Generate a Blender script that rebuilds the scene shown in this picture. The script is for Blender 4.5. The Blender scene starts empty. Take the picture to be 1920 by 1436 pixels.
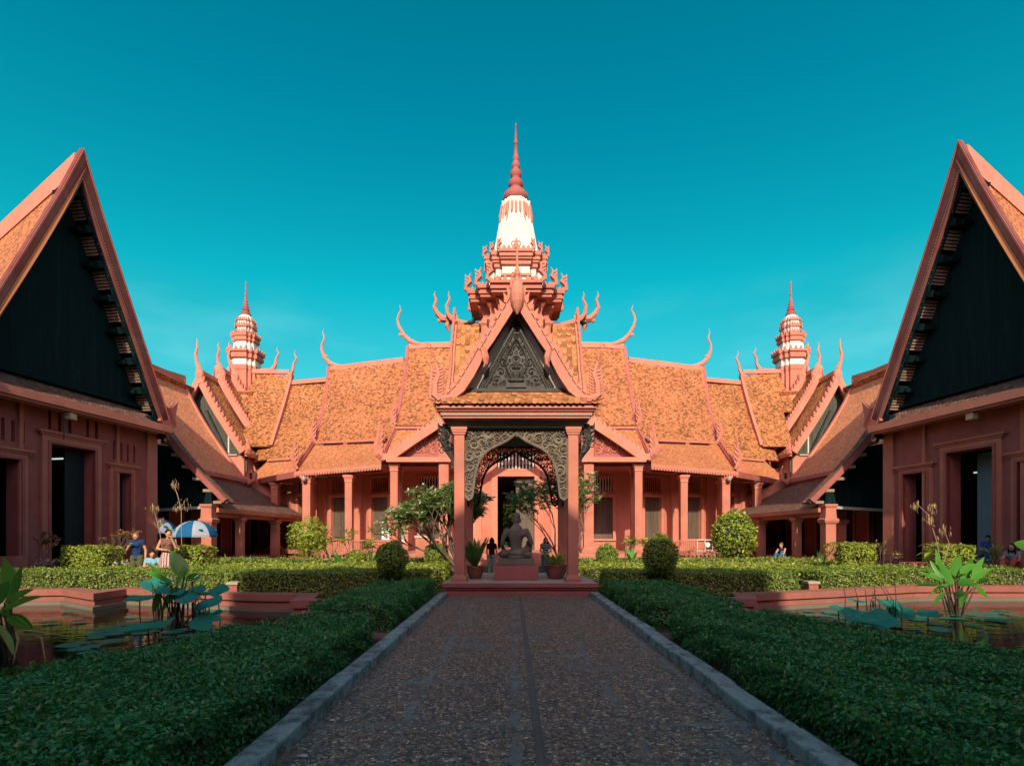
SKYB = (1.95, 1.12, .98); SKYG = [(0,(.85,.80,.60)),(1,(.0,.60,.48)),(.20,(.20,.78,.55)),(.40,(.015,.93,.62)),(.62,(.0,.77,.59))]
SKYS = .15; SUNE = 3.3; EXPO = 0.68
import bpy, math, random
import numpy as np
from mathutils import Vector, Matrix
random.seed(7)
R = math.radians
SC = bpy.context.scene
COL = SC.collection
CAMZ = 1.55
HY = 1003.0
def P(px, py, Y):
    return Vector(((px-960)/1000*Y, Y, CAMZ+(HY-py)/1000*Y))
def PX(px, Y, z=0.0):
    return Vector(((px-960)/1000*Y, Y, z))
def PZ(px, py, z):
    Y = 1000*(z-CAMZ)/(HY-py)
    return Vector(((px-960)/1000*Y, Y, z))
# ---- side transform (the right-hand range mirrors the left-hand one)
KM = None
def tf(v):
    if KM is None: return v
    return Vector((0.008*v[1]*(1+KM)-KM*v[0], v[1], v[2]))
# ---------------------------------------------------------------- materials
MATS = {}
class NT:
    def __init__(s, name):
        s.m = bpy.data.materials.new(name); s.m.use_nodes = True
        s.t = s.m.node_tree; s.n = s.t.nodes; s.l = s.t.links
        s.b = s.n['Principled BSDF']; s.out = s.n['Material Output']
        s.tc = s.n.new('ShaderNodeTexCoord')
    def add(s, typ, **kw):
        n = s.n.new(typ)
        for k, v in kw.items():
            if k in n.inputs.keys(): s.set(n.inputs[k], v)
            else: setattr(n, k, v)
        return n
    def set(s, inp, v):
        if isinstance(v, bpy.types.NodeSocket): s.l.new(v, inp)
        elif isinstance(v, (tuple, list)) and len(v) == 3 and inp.type == 'RGBA': inp.default_value = (*v, 1)
        else: inp.default_value = v
    def noise(s, scale, detail=4, rough=.6, vec=None):
        return s.add('ShaderNodeTexNoise', Scale=scale, Detail=detail, Roughness=rough, Vector=vec or s.tc.outputs['Object']).outputs['Fac']
    def ramp(s, fac, stops, interp='LINEAR'):
        n = s.add('ShaderNodeValToRGB'); n.color_ramp.interpolation = interp
        e = n.color_ramp.elements
        while len(e) < len(stops): e.new(.5)
        for i, (p, c) in enumerate(stops):
            e[i].position = p; e[i].color = (*c, 1) if len(c) == 3 else c
        s.l.new(fac, n.inputs[0]); return n.outputs[0]
    def mix(s, fac, a, b, mode='MIX'):
        n = s.n.new('ShaderNodeMix'); n.data_type = 'RGBA'; n.blend_type = mode
        s.set(n.inputs[0], fac); s.set(n.inputs[6], a); s.set(n.inputs[7], b)
        return n.outputs[2]
    def math(s, op, a, b=0.0, c=0.0):
        n = s.n.new('ShaderNodeMath'); n.operation = op
        s.set(n.inputs[0], a); s.set(n.inputs[1], b)
        if op in ('SMOOTHSTEP','COMPARE','MULTIPLY_ADD'): s.set(n.inputs[2], c)
        return n.outputs[0]
    def bump(s, h, strength=.5, dist=.02, normal=None):
        n = s.add('ShaderNodeBump', Strength=strength, Distance=dist)
        s.l.new(h, n.inputs['Height'])
        if normal: s.l.new(normal, n.inputs['Normal'])
        s.l.new(n.outputs[0], s.b.inputs['Normal']); return n.outputs[0]
    def fin(s, color=None, rough=.7, spec=.3):
        if color is not None: s.set(s.b.inputs['Base Color'], color)
        s.set(s.b.inputs['Roughness'], rough); s.b.inputs['Specular IOR Level'].default_value = spec
        MATS[s.m.name] = s.m; return s.m
def g3(c, k): return tuple(min(1, x*k) for x in c)
def plaster(name, c, var=.22, rough=.8, stain=.35, stainc=(.12,.07,.06), bumpy=.25):
    s = NT(name)
    n1 = s.noise(1.3, 5); n2 = s.noise(18, 4)
    col = s.ramp(n1, [(.3, g3(c, 1-var)), (.7, g3(c, 1+var*.6))])
    # weather streaks running down
    mp = s.add('ShaderNodeMapping', Vector=s.tc.outputs['Object']); mp.inputs['Scale'].default_value = (5, 5, .5)
    st = s.add('ShaderNodeTexNoise', Scale=1.0, Detail=6, Roughness=.7, Vector=mp.outputs[0]).outputs['Fac']
    sf = s.ramp(st, [(.56, (0,0,0)), (.75, (stain,)*3)])
    col = s.mix(sf, col, stainc)
    # faded and repainted patches, grime near the ground
    pt_ = s.ramp(s.noise(.55, 6, .7), [(.44,(0,0,0)),(.56,(.28 if stain else 0,)*3)])
    col = s.mix(pt_, col, tuple(min(1, x*.75+.10) for x in c))
    if stain:
        gz = s.add('ShaderNodeSeparateXYZ', Vector=s.add('ShaderNodeNewGeometry').outputs['Position']).outputs[2]
        gr = s.math('MULTIPLY', s.math('SUBTRACT', 1.0, s.math('DIVIDE', gz, 1.1)), s.noise(4, 5, .7))
        gr = s.math('MINIMUM', s.math('MAXIMUM', gr, 0.0), .5); col = s.mix(gr, col, stainc)
    col = s.mix(.12, col, s.ramp(n2, [(.3, g3(c,.6)), (.7, g3(c,1.3))]))
    s.bump(n2, bumpy, .01)
    return s.fin(col, rough, .25)
def metalish(name, c, rough=.5, metal=0.0):
    s = NT(name); n = s.noise(9, 4)
    s.b.inputs['Metallic'].default_value = metal
    s.bump(n, .15, .004)
    return s.fin(s.ramp(n, [(.3, g3(c,.8)), (.7, g3(c,1.15))]), rough, .4)
def wood(name, c, rough=.65, stain=(.03,.09,.09), plank=.22):
    s = NT(name)
    sp = s.add('ShaderNodeSeparateXYZ', Vector=s.tc.outputs['Object'])
    w = s.math('ADD', sp.outputs[0], sp.outputs[1])
    pl = s.math('FLOOR', s.math('DIVIDE', w, plank))
    wn = s.add('ShaderNodeTexWhiteNoise'); wn.noise_dimensions = '1D'; s.l.new(pl, wn.inputs['W'])
    fr = s.math('FRACT', s.math('DIVIDE', w, plank))
    gap = s.math('MULTIPLY', s.math('GREATER_THAN', fr, .05), s.math('LESS_THAN', fr, .95))
    mp = s.add('ShaderNodeMapping', Vector=s.tc.outputs['Object']); mp.inputs['Scale'].default_value = (9, 9, .7)
    gr = s.add('ShaderNodeTexNoise', Scale=1.0, Detail=6, Roughness=.65, Vector=mp.outputs[0]).outputs['Fac']
    col = s.ramp(gr, [(.25, g3(c,.55)), (.55, c), (.8, g3(c,1.6))])
    col = s.mix(s.math('MULTIPLY', wn.outputs[0], .5), col, g3(c, .55))
    sm = s.ramp(gr, [(.6, (0,0,0)), (.78, (.7,)*3)])
    sn = s.ramp(s.noise(.35, 3), [(.5, (0,0,0)), (.65, (1,1,1))])
    col = s.mix(s.mix(1.0, sm, sn, 'MULTIPLY'), col, stain)
    s.bump(s.math('ADD', s.math('MULTIPLY', gap, .8), s.math('MULTIPLY', gr, .3)), .6, .02)
    return s.fin(col, rough, .3)
def tiles(name, stops, tu=.2, tv=.15, moss_gap=(.05,.03,.018), mossamt=.5, bumpd=.03):
    s = NT(name)
    sp = s.add('ShaderNodeSeparateXYZ', Vector=s.tc.outputs['UV'])
    v = s.math('DIVIDE', sp.outputs[1], tv); row = s.math('FLOOR', v)
    u = s.math('ADD', s.math('DIVIDE', sp.outputs[0], tu), s.math('MULTIPLY', s.math('MODULO', row, 2.0), .5))
    cu = s.math('FLOOR', u)
    cb = s.add('ShaderNodeCombineXYZ', X=cu, Y=row)
    wn = s.add('ShaderNodeTexWhiteNoise', Vector=cb.outputs[0])
    fu = s.math('SUBTRACT', s.math('FRACT', u), .5); fv = s.math('FRACT', v)
    col = s.ramp(wn.outputs[0], stops)
    big = s.noise(.45, 5, .65, s.tc.outputs['UV'])
    col = s.mix(s.ramp(big, [(.35,(0,0,0)),(.75,(.45,)*3)]), col, g3(stops[1][1], .62))
    # individual tiles darkened by lichen, in drifts
    wn2 = s.add('ShaderNodeTexWhiteNoise', Vector=s.add('ShaderNodeVectorMath', operation='ADD').outputs[0])
    vm = wn2.inputs['Vector'].links[0].from_node; s.l.new(cb.outputs[0], vm.inputs[0]); vm.inputs[1].default_value = (17.3, 4.1, 9)
    fine = s.noise(3.2, 5, .7, s.tc.outputs['UV'])
    thr = s.math('ADD', s.math('MULTIPLY', big, .55), s.math('ADD', s.math('MULTIPLY', wn2.outputs[0], .62), s.math('MULTIPLY', fine, .45)))
    mf = s.ramp(thr, [(1.06-.09*mossamt, (0,0,0)), (1.16-.09*mossamt, (.8,)*3)])
    col = s.mix(mf, col, moss_gap)
    edge = s.math('MULTIPLY', s.math('MULTIPLY', fu, fu), 2.2)
    h = s.math('SUBTRACT', s.math('SUBTRACT', 1.0, fv), edge)
    h = s.math('ADD', h, s.math('MULTIPLY', wn.outputs[0], .5))
    col = s.mix(s.math('MULTIPLY', s.math('GREATER_THAN', fv, .86), .45), col, moss_gap)  # gap shadow below each tile course, painted into the colour
    s.bump(h, .9, bumpd)
    return s.fin(col, .8, .2)
def leafmat(name, stops, rough=.45, trans=.35, spec=.35):
    s = NT(name)
    g = s.add('ShaderNodeNewGeometry')
    col = s.ramp(g.outputs['Random Per Island'], stops)
    col = s.mix(s.math('MULTIPLY', s.noise(1.1, 3), .35), col, stops[0][1])
    s.fin(col, rough, spec)
    tr = s.add('ShaderNodeBsdfTranslucent', Color=s.mix(.5, col, (.25,.4,.04), 'MIX'))
    mx = s.add('ShaderNodeMixShader'); mx.inputs[0].default_value = trans
    s.l.new(s.b.outputs[0], mx.inputs[1]); s.l.new(tr.outputs[0], mx.inputs[2])
    s.l.new(mx.outputs[0], s.out.inputs[0]); return s.m
REDC = (.50,.185,.125)
RED = plaster('red_plaster', REDC)
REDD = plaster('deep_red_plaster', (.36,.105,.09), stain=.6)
REDP = plaster('pink_red_trim', (.56,.22,.15), .15, stain=.3)
WHITE = plaster('white_plaster', (.66,.63,.58), .1, stain=.45, stainc=(.35,.3,.25))
CREAM = plaster('pale_stone', (.5,.44,.36), .2)
TILE = tiles('orange_roof_tiles', [(0,(.33,.13,.055)),(.3,(.45,.17,.068)),(.75,(.51,.20,.084)),(1,(.58,.26,.125))], .15, .11, moss_gap=(.12,.055,.026), mossamt=.95)
TILEL = tiles('clean_roof_tiles', [(0,(.36,.14,.062)),(.3,(.48,.185,.078)),(.75,(.55,.22,.10)),(1,(.62,.28,.14))], .14, .10, mossamt=.1)
TILEM = tiles('mossy_roof_tiles', [(0,(.29,.115,.042)),(.3,(.43,.17,.065)),(.75,(.49,.205,.08)),(1,(.57,.27,.12))], .15, .11, moss_gap=(.10,.05,.02), mossamt=1.35)
TILEG = tiles('sun_lightened_gallery_tiles', [(0,(.52,.21,.11)),(.3,(.68,.28,.14)),(.75,(.76,.33,.165)),(1,(.84,.42,.24))], .14, .10, mossamt=.25)  # colour lightened to stand in for sun that only grazes these slopes
TILED = tiles('brown_roof_tiles', [(0,(.09,.055,.045)),(.4,(.16,.085,.06)),(1,(.26,.15,.11))], .16, .12, mossamt=.6)
GOLD = leafmat('golden_scale_tiles', [(0,(.28,.11,.04)),(.5,(.48,.22,.085)),(.90,(.58,.29,.12)),(1,(.10,.06,.035))], .6, 0.0, .3)
DWOOD = wood('black_green_boards', (.0035,.020,.021), .85, stain=(.010,.075,.075)); DWOOD.node_tree.nodes['Principled BSDF'].inputs['Specular IOR Level'].default_value = .12
GWOOD = wood('grey_brown_boards', (.13,.105,.08), stain=(.2,.18,.14), plank=.3)
DOORW = wood('dark_door_wood', (.02,.03,.032), plank=.6)
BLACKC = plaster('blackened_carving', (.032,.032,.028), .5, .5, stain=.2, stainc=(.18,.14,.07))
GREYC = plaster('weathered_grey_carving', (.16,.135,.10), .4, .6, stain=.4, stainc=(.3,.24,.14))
SOFF = plaster('grey_soffit_paint', (.36,.38,.31), .1)
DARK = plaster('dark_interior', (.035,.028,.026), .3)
INTW = plaster('pale_interior_wall', (.25,.33,.36), .1)
STONE = plaster('grey_sandstone', (.15,.14,.105), .22, .75, stain=.5, stainc=(.1,.09,.075), bumpy=.5)
TERRA = plaster('terracotta_pot', (.22,.075,.055), .3, .5)
SKIN = plaster('skin', (.55,.30,.19), .06, .5, stain=0)
def plain(n, c, r=.6): return metalish(n, c, r)
STEEL = metalish('grey_metal', (.45,.45,.43), .45, .4)
BARK = plaster('grey_bark', (.13,.10,.075), .35, .9, bumpy=1.0)
STEMG = plaster('green_stem', (.10,.16,.05), .3, .6)
CORE = plaster('hedge_inner_twigs', (.012,.034,.012), .4, .9)
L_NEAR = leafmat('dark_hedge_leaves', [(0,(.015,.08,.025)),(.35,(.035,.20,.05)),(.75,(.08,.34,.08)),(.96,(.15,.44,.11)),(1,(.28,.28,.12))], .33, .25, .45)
L_MID = leafmat('green_hedge_leaves', [(0,(.09,.17,.025)),(.4,(.20,.32,.045)),(.8,(.34,.44,.065)),(1,(.48,.52,.12))], .42, .3, .4)
L_LIME = leafmat('lime_shrub_leaves', [(0,(.10,.18,.02)),(.4,(.30,.40,.04)),(.8,(.50,.55,.07)),(1,(.62,.62,.13))], .45, .35, .35)
L_LIMEG = leafmat('fresh_green_leaves', [(0,(.16,.25,.03)),(.4,(.32,.42,.05)),(.8,(.48,.54,.08)),(1,(.60,.60,.14))], .42, .35, .4)
L_FRANG = leafmat('frangipani_leaves', [(0,(.08,.15,.04)),(.4,(.20,.30,.09)),(.8,(.36,.44,.17)),(1,(.55,.58,.3))], .35, .4, .5)
L_PINK = leafmat('pink_bract_flowers', [(0,(.35,.10,.06)),(.5,(.5,.2,.13)),(.8,(.6,.35,.25)),(1,(.15,.2,.05))], .5, .3)
L_WHITE = leafmat('pale_petals', [(0,(.6,.55,.5)),(1,(.8,.78,.7))], .5, .3)
L_PURP = leafmat('lilac_petals', [(0,(.45,.25,.5)),(.6,(.7,.55,.7)),(1,(.8,.75,.8))], .5, .3)
L_DRY = leafmat('dry_seed_pods', [(0,(.25,.16,.08)),(1,(.5,.38,.2))], .7, .2)
L_BLADE = leafmat('broad_green_blades', [(0,(.05,.22,.04)),(.5,(.10,.36,.05)),(1,(.2,.5,.08))], .35, .4, .5)
L_AGAVE = leafmat('cycad_fronds', [(0,(.03,.12,.03)),(.5,(.07,.22,.04)),(1,(.2,.34,.08))], .4, .2)
L_BLUEG = leafmat('grey_green_blades', [(0,(.09,.14,.12)),(1,(.2,.26,.2))], .5, .2)
L_LOTUS = leafmat('lotus_pads', [(0,(.02,.16,.12)),(.5,(.03,.25,.18)),(1,(.05,.33,.24))], .4, .25, .4)
# ---------------------------------------------------------------- objects
def props(o, label=None, cat=None, group=None, kind=None):
    if label: o['label'] = label
    if cat: o['category'] = cat
    if group: o['group'] = group
    if kind: o['kind'] = kind
    return o
def thing(name, label, cat, loc, group=None):
    o = bpy.data.objects.new(name, None); COL.objects.link(o)
    o.empty_display_size = .3
    o.location = tf(Vector(loc)); props(o, label, cat, group); return o
def rootloc(o):
    while o.parent: o = o.parent
    return o.location.copy()
class MB:
    def __init__(s): s.v = []; s.f = []; s.uv = {}
    def face(s, pts, uvs=None):
        n = len(s.v); s.v += [Vector(p) for p in pts]; s.f.append(tuple(range(n, n+len(pts))))
        if uvs: s.uv[len(s.f)-1] = uvs
    def hexa(s, a, b):
        """a, b: bottom and top quads (lists of 4), ccw seen from above"""
        n = len(s.v); s.v += [Vector(p) for p in a]+[Vector(p) for p in b]
        s.f += [(n+3,n+2,n+1,n),(n+4,n+5,n+6,n+7)]
        for i in range(4):
            j = (i+1) % 4; s.f.append((n+i, n+j, n+4+j, n+4+i))
    def box(s, x0, x1, y0, y1, z0, z1):
        s.hexa([(x0,y0,z0),(x1,y0,z0),(x1,y1,z0),(x0,y1,z0)], [(x0,y0,z1),(x1,y0,z1),(x1,y1,z1),(x0,y1,z1)])
        return s
    def cbox(s, c, sx, sy, z0, z1): return s.box(c[0]-sx/2, c[0]+sx/2, c[1]-sy/2, c[1]+sy/2, z0, z1)
    def bar(s, a, b, w, h, up=(0,0,1)):
        a = Vector(a); b = Vector(b); d = (b-a).normalized(); up = Vector(up)
        sd = d.cross(up)
        if sd.length < 1e-4: sd = d.cross(Vector((0,1,0)))
        sd.normalize(); u = sd.cross(d).normalized()
        q = lambda p: [p-sd*w/2-u*h/2, p+sd*w/2-u*h/2, p+sd*w/2+u*h/2, p-sd*w/2+u*h/2]
        s.hexa(q(a), q(b)); return s
    def prism(s, poly, ext):
        """poly: 3D points in a plane, ext: vector"""
        e = Vector(ext); n = len(s.v); k = len(poly); poly = [Vector(p) for p in poly]
        s.v += poly + [p+e for p in poly]
        s.f.append(tuple(range(n+k-1, n-1, -1))); s.f.append(tuple(range(n+k, n+2*k)))
        for i in range(k):
            j = (i+1) % k; s.f.append((n+i, n+j, n+k+j, n+k+i))
        return s
    def tube(s, pts, rad, n=6, cap=True, flat=1.0):
        pts = [Vector(p) for p in pts]
        if not isinstance(rad, (list, tuple)): rad = [rad]*len(pts)
        base = len(s.v); k = len(pts); ref = None
        for i, p in enumerate(pts):
            d = (pts[min(i+1,k-1)]-pts[max(i-1,0)])
            if d.length < 1e-7: d = Vector((0,0,1))
            d.normalize()
            if ref is None: ref = d.orthogonal().normalized()
            ref = (ref - d*ref.dot(d))
            if ref.length < 1e-5: ref = d.orthogonal()
            ref.normalize(); bi = d.cross(ref)
            for j in range(n):
                a = 2*math.pi*j/n
                s.v.append(p + (ref*math.cos(a)+bi*math.sin(a)*flat)*rad[i])
        for i in range(k-1):
            for j in range(n):
                j2 = (j+1) % n; a = base+i*n
                s.f.append((a+j, a+j2, a+n+j2, a+n+j))
        if cap:
            s.f.append(tuple(base+n-1-j for j in range(n))); s.f.append(tuple(base+(k-1)*n+j for j in range(n)))
        return s
    def lathe(s, c, prof, n=16, sq=False):
        """prof: (z, r)"""
        c = Vector(c); base = len(s.v); k = len(prof)
        for z, r in prof:
            for j in range(n):
                a = 2*math.pi*(j+.5)/n if not sq else math.pi/4+math.pi/2*j
                rr = r*math.sqrt(2) if sq else r
                s.v.append(Vector((c.x+rr*math.cos(a), c.y+rr*math.sin(a), c.z+z)))
        for i in range(k-1):
            for j in range(n):
                j2 = (j+1) % n; a = base+i*n
                s.f.append((a+j, a+j2, a+n+j2, a+n+j))
        s.f.append(tuple(base+n-1-j for j in range(n))); s.f.append(tuple(base+(k-1)*n+j for j in range(n)))
        return s
    def sqlathe(s, c, prof): return s.lathe(c, prof, 4, True)
    def loft(s, rings):
        base = len(s.v); n = len(rings[0]); k = len(rings)
        for r in rings: s.v += [Vector(p) for p in r]
        for i in range(k-1):
            for j in range(n):
                j2 = (j+1) % n; a = base+i*n
                s.f.append((a+j, a+j2, a+n+j2, a+n+j))
        s.f.append(tuple(base+n-1-j for j in range(n))); s.f.append(tuple(base+(k-1)*n+j for j in range(n)))
        return s
    def ell(s, c, r, nu=12, nv=8, rot=None):
        c = Vector(c); base = len(s.v)
        if not isinstance(r, (list, tuple)): r = (r, r, r)
        for i in range(nv+1):
            t = math.pi*i/nv
            for j in range(nu):
                a = 2*math.pi*j/nu
                q = Vector((r[0]*math.sin(t)*math.cos(a), r[1]*math.sin(t)*math.sin(a), -r[2]*math.cos(t)))
                if rot: q = rot @ q
                s.v.append(c+q)
        for i in range(nv):
            for j in range(nu):
                j2 = (j+1) % nu; a = base+i*nu
                s.f.append((a+j, a+j2, a+nu+j2, a+nu+j))
        return s
    def slope(s, ra, rb, eb, ea, nu=8, nv=8, sag=.0, th=.12, sagx=0):
        """roof plane between ridge ra-rb and eave ea-eb, curved down by sag; with UV in metres and thickness"""
        ra, rb, eb, ea = map(Vector, (ra, rb, eb, ea))
        nrm = (rb-ra).cross(ea-ra).normalized()
        if nrm.z < 0: nrm = -nrm
        wu = ((rb-ra).length+(eb-ea).length)/2; wv = (ea-ra).length
        def pt(u, v):
            p = (ra*(1-u)+rb*u)*(1-v) + (ea*(1-u)+eb*u)*v
            p = p - nrm*(sag*4*v*(1-v)*.5*(1.3-.6*v)); p.z -= sagx*4*u*(1-u)
            return p
        flip = ((rb-ra).cross(ea-ra)).z > 0
        g = [[pt(i/nu, j/nv) for i in range(nu+1)] for j in range(nv+1)]
        for j in range(nv):
            for i in range(nu):
                q = [g[j][i], g[j][i+1], g[j+1][i+1], g[j+1][i]]
                u = [(i/nu*wu, -j/nv*wv), ((i+1)/nu*wu, -j/nv*wv), ((i+1)/nu*wu, -(j+1)/nv*wv), (i/nu*wu, -(j+1)/nv*wv)]
                # random tile phase never needed; offset keeps UV positive
                u = [(a+200, b+200) for a, b in u]
                if not flip: q.reverse(); u.reverse()
                s.face(q, u)
                q2 = [p-nrm*th for p in reversed(q)]; s.face(q2, list(reversed(u)))
        def rim(line):
            for a, b in zip(line, line[1:]): s.face([a, b, b-nrm*th, a-nrm*th], [(0,0)]*4)
        rim(g[0]); rim(g[-1]); rim([r[0] for r in g]); rim([r[-1] for r in g])
        s.edgeL = [r[0] for r in g]; s.edgeR = [r[-1] for r in g]; s.ridge = g[0]; s.eave = g[-1]
        return s
    def build(s, name, mat, parent=None, smooth=False, bevel=0, label=None):
        o = parent; off = rootloc(parent) if parent else Vector((0,0,0))
        me = bpy.data.meshes.new(name)
        vs = [tf(v)-off for v in s.v]
        fs = s.f if KM is None else [tuple(reversed(f)) for f in s.f]
        me.from_pydata([tuple(v) for v in vs], [], fs)
        if s.uv:
            lay = me.uv_layers.new(name='UVMap'); li = 0
            for fi, f in enumerate(fs):
                u = s.uv.get(fi)
                for k in range(len(f)):
                    if u: lay.data[li].uv = u[k] if KM is None else (u[len(f)-1-k][0]+57.31, u[len(f)-1-k][1]+31.17)
                    li += 1
        me.materials.append(mat)
        if smooth:
            me.polygons.foreach_set('use_smooth', [True]*len(me.polygons))
        me.update()
        ob = bpy.data.objects.new(name, me); COL.objects.link(ob)
        if parent: ob.parent = parent
        if bevel:
            b = ob.modifiers.new('bevel', 'BEVEL'); b.width = bevel; b.segments = 2; b.limit_method = 'ANGLE'
        if label: ob['label'] = label
        return ob
def board(m, pts, w, th, apex=False):
    """plank following pts, w wide measured downward/inward, th = thickness vector"""
    th = Vector(th); pts = [Vector(p) for p in pts]; k = len(pts)
    n = th.normalized(); outs = []
    for i in range(k):
        d = (pts[min(i+1,k-1)]-pts[max(i-1,0)]).normalized()
        q = n.cross(d).normalized()
        if q.z > 0: q = -q
        ww = w if not isinstance(w, list) else w[i]
        outs.append(pts[i]+q*ww if not (apex and i == 0) else pts[i]-Vector((0,0,1))*(ww/max(.25, abs(q.z))))
    for i in range(k-1):
        a, b, c, d = pts[i], pts[i+1], outs[i+1], outs[i]
        m.hexa([a, b, c, d], [a+th, b+th, c+th, d+th])
def teeth(m, pts, size, step, th, lean=0.4):
    """row of flame-shaped leaves standing on the upper edge of a bargeboard"""
    th = Vector(th); n = th.normalized(); pts = [Vector(p) for p in pts]
    for a, b in zip(pts, pts[1:]):
        L = (b-a).length; d = (b-a)/L; q = n.cross(d).normalized()
        if q.z < 0: q = -q
        dl = d if d.z > 0 else -d
        k = max(1, round(L/step))
        for i in range(k):
            c = a + d*(i+.5)*L/k; h = size
            poly = [c-dl*step*.42-q*.02, c+dl*step*.42-q*.02, c+dl*step*.50+q*h*.45, c+dl*(step*.35+lean*h)+q*h, c+dl*step*.02+q*h*.55, c-dl*step*.38+q*h*.35]
            m.prism(poly, th)
def chofa(m, base, dx, h, ymul=0.0, r=1.0, n=6):
    """S-shaped horn finial. dx: horizontal unit vector it leans toward"""
    base = Vector(base); dx = Vector(dx)
    prof = [(-.30,-.16,.085),(-.12,-.10,.095),(.04,.0,.085),(.13,.12,.062),(.18,.26,.052),(.19,.42,.046),(.16,.56,.040),(.10,.68,.036),(.07,.78,.030),(.085,.88,.022),(.12,.95,.012),(.13,1.0,.003)]
    pts = [base + dx*(a*h) + Vector((0,0,b*h)) for a, b, _ in prof]
    m.tube(pts, [c*h*r for _, _, c in prof], n)
    m.ell(base+dx*(.13*h)+Vector((0,0,.02*h)), .06*h*r, 6, 5)
def flame(m, c, h, w, th, dirv):
    """small upright flame antefix; dirv = its width direction"""
    c = Vector(c); d = Vector(dirv).normalized(); t = d.cross(Vector((0,0,1)))*th
    z = Vector((0,0,1))
    pr = [(-.5,0),(.5,0),(.62,.25),(.35,.42),(.5,.6),(.18,.75),(.1,1.0),(-.08,.78),(-.2,.62),(-.5,.5),(-.42,.3)]
    m.prism([c-t/2+d*(a*w)+z*(b*h) for a, b in pr], t)
def spiral(m, c, u, v, r, turns=1.4, w=.2, a0=0.0, hand=1, n=12, sides=4, flat=.8):
    c = Vector(c); pts = []; rad = []
    for i in range(n+1):
        t = i/n; a = a0+hand*turns*2*math.pi*t; rr = r*(1-.85*t)
        pts.append(c+u*(rr*math.cos(a))+v*(rr*math.sin(a))); rad.append(r*w*(1-.4*t))
    m.tube(pts, rad, sides, True, flat)
def inside(p, poly):
    x, y = p; c = False; n = len(poly); j = n-1
    for i in range(n):
        xi, yi = poly[i]; xj, yj = poly[j]
        if (yi > y) != (yj > y) and x < (xj-xi)*(y-yi)/(yj-yi)+xi: c = not c
        j = i
    return c
def scrollfill(m, org, u, v, poly, rmin, rmax, count, seed=1, margin=.6, w=.2, mirror=None, off=None):
    """packs spirals into a 2D polygon of a carved panel"""
    rn = random.Random(seed); xs = [p[0] for p in poly]; ys = [p[1] for p in poly]; placed = []
    org = Vector(org); nrm = u.cross(v)
    tries = 0
    while len(placed) < count and tries < count*60:
        tries += 1
        r = rmax - (rmax-rmin)*min(1, tries/(count*25)); r *= rn.uniform(.85, 1.1)
        p = (rn.uniform(min(xs), max(xs)), rn.uniform(min(ys), max(ys)))
        if mirror is not None and p[0] < mirror: continue
        if not all(inside((p[0]+math.cos(a)*r*margin*1.2, p[1]+math.sin(a)*r*margin*1.2), poly) for a in (0, 1.57, 3.14, 4.71)): continue
        if any((p[0]-q[0])**2+(p[1]-q[1])**2 < ((r+q[2])*.8)**2 for q in placed): continue
        placed.append((p[0], p[1], r))
        a0 = rn.uniform(0, 6.28); hd = rn.choice((-1, 1)); tn = rn.uniform(1.1, 1.7)
        spiral(m, org+u*p[0]+v*p[1], u, v, r, tn, w, a0, hd)
        m.ell(org+u*p[0]+v*p[1], r*.22, 5, 4)
        if mirror is not None:
            x2 = 2*mirror-p[0]
            spiral(m, org+u*x2+v*p[1], u, v, r, tn, w, math.pi-a0, -hd)
            m.ell(org+u*x2+v*p[1], r*.22, 5, 4)
    return placed
def redent(cx, cy, s, z, a=1.3, b=1.0, c=.68):
    q = [(c,-a),(c,-b),(b,-b),(b,-c),(a,-c)]
    pts = []
    for k in range(4):
        an = math.pi/2*k; ca, sa = math.cos(an), math.sin(an)
        for x, y in q: pts.append((cx+s*(x*ca-y*sa), cy+s*(x*sa+y*ca), z))
    return pts
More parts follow.
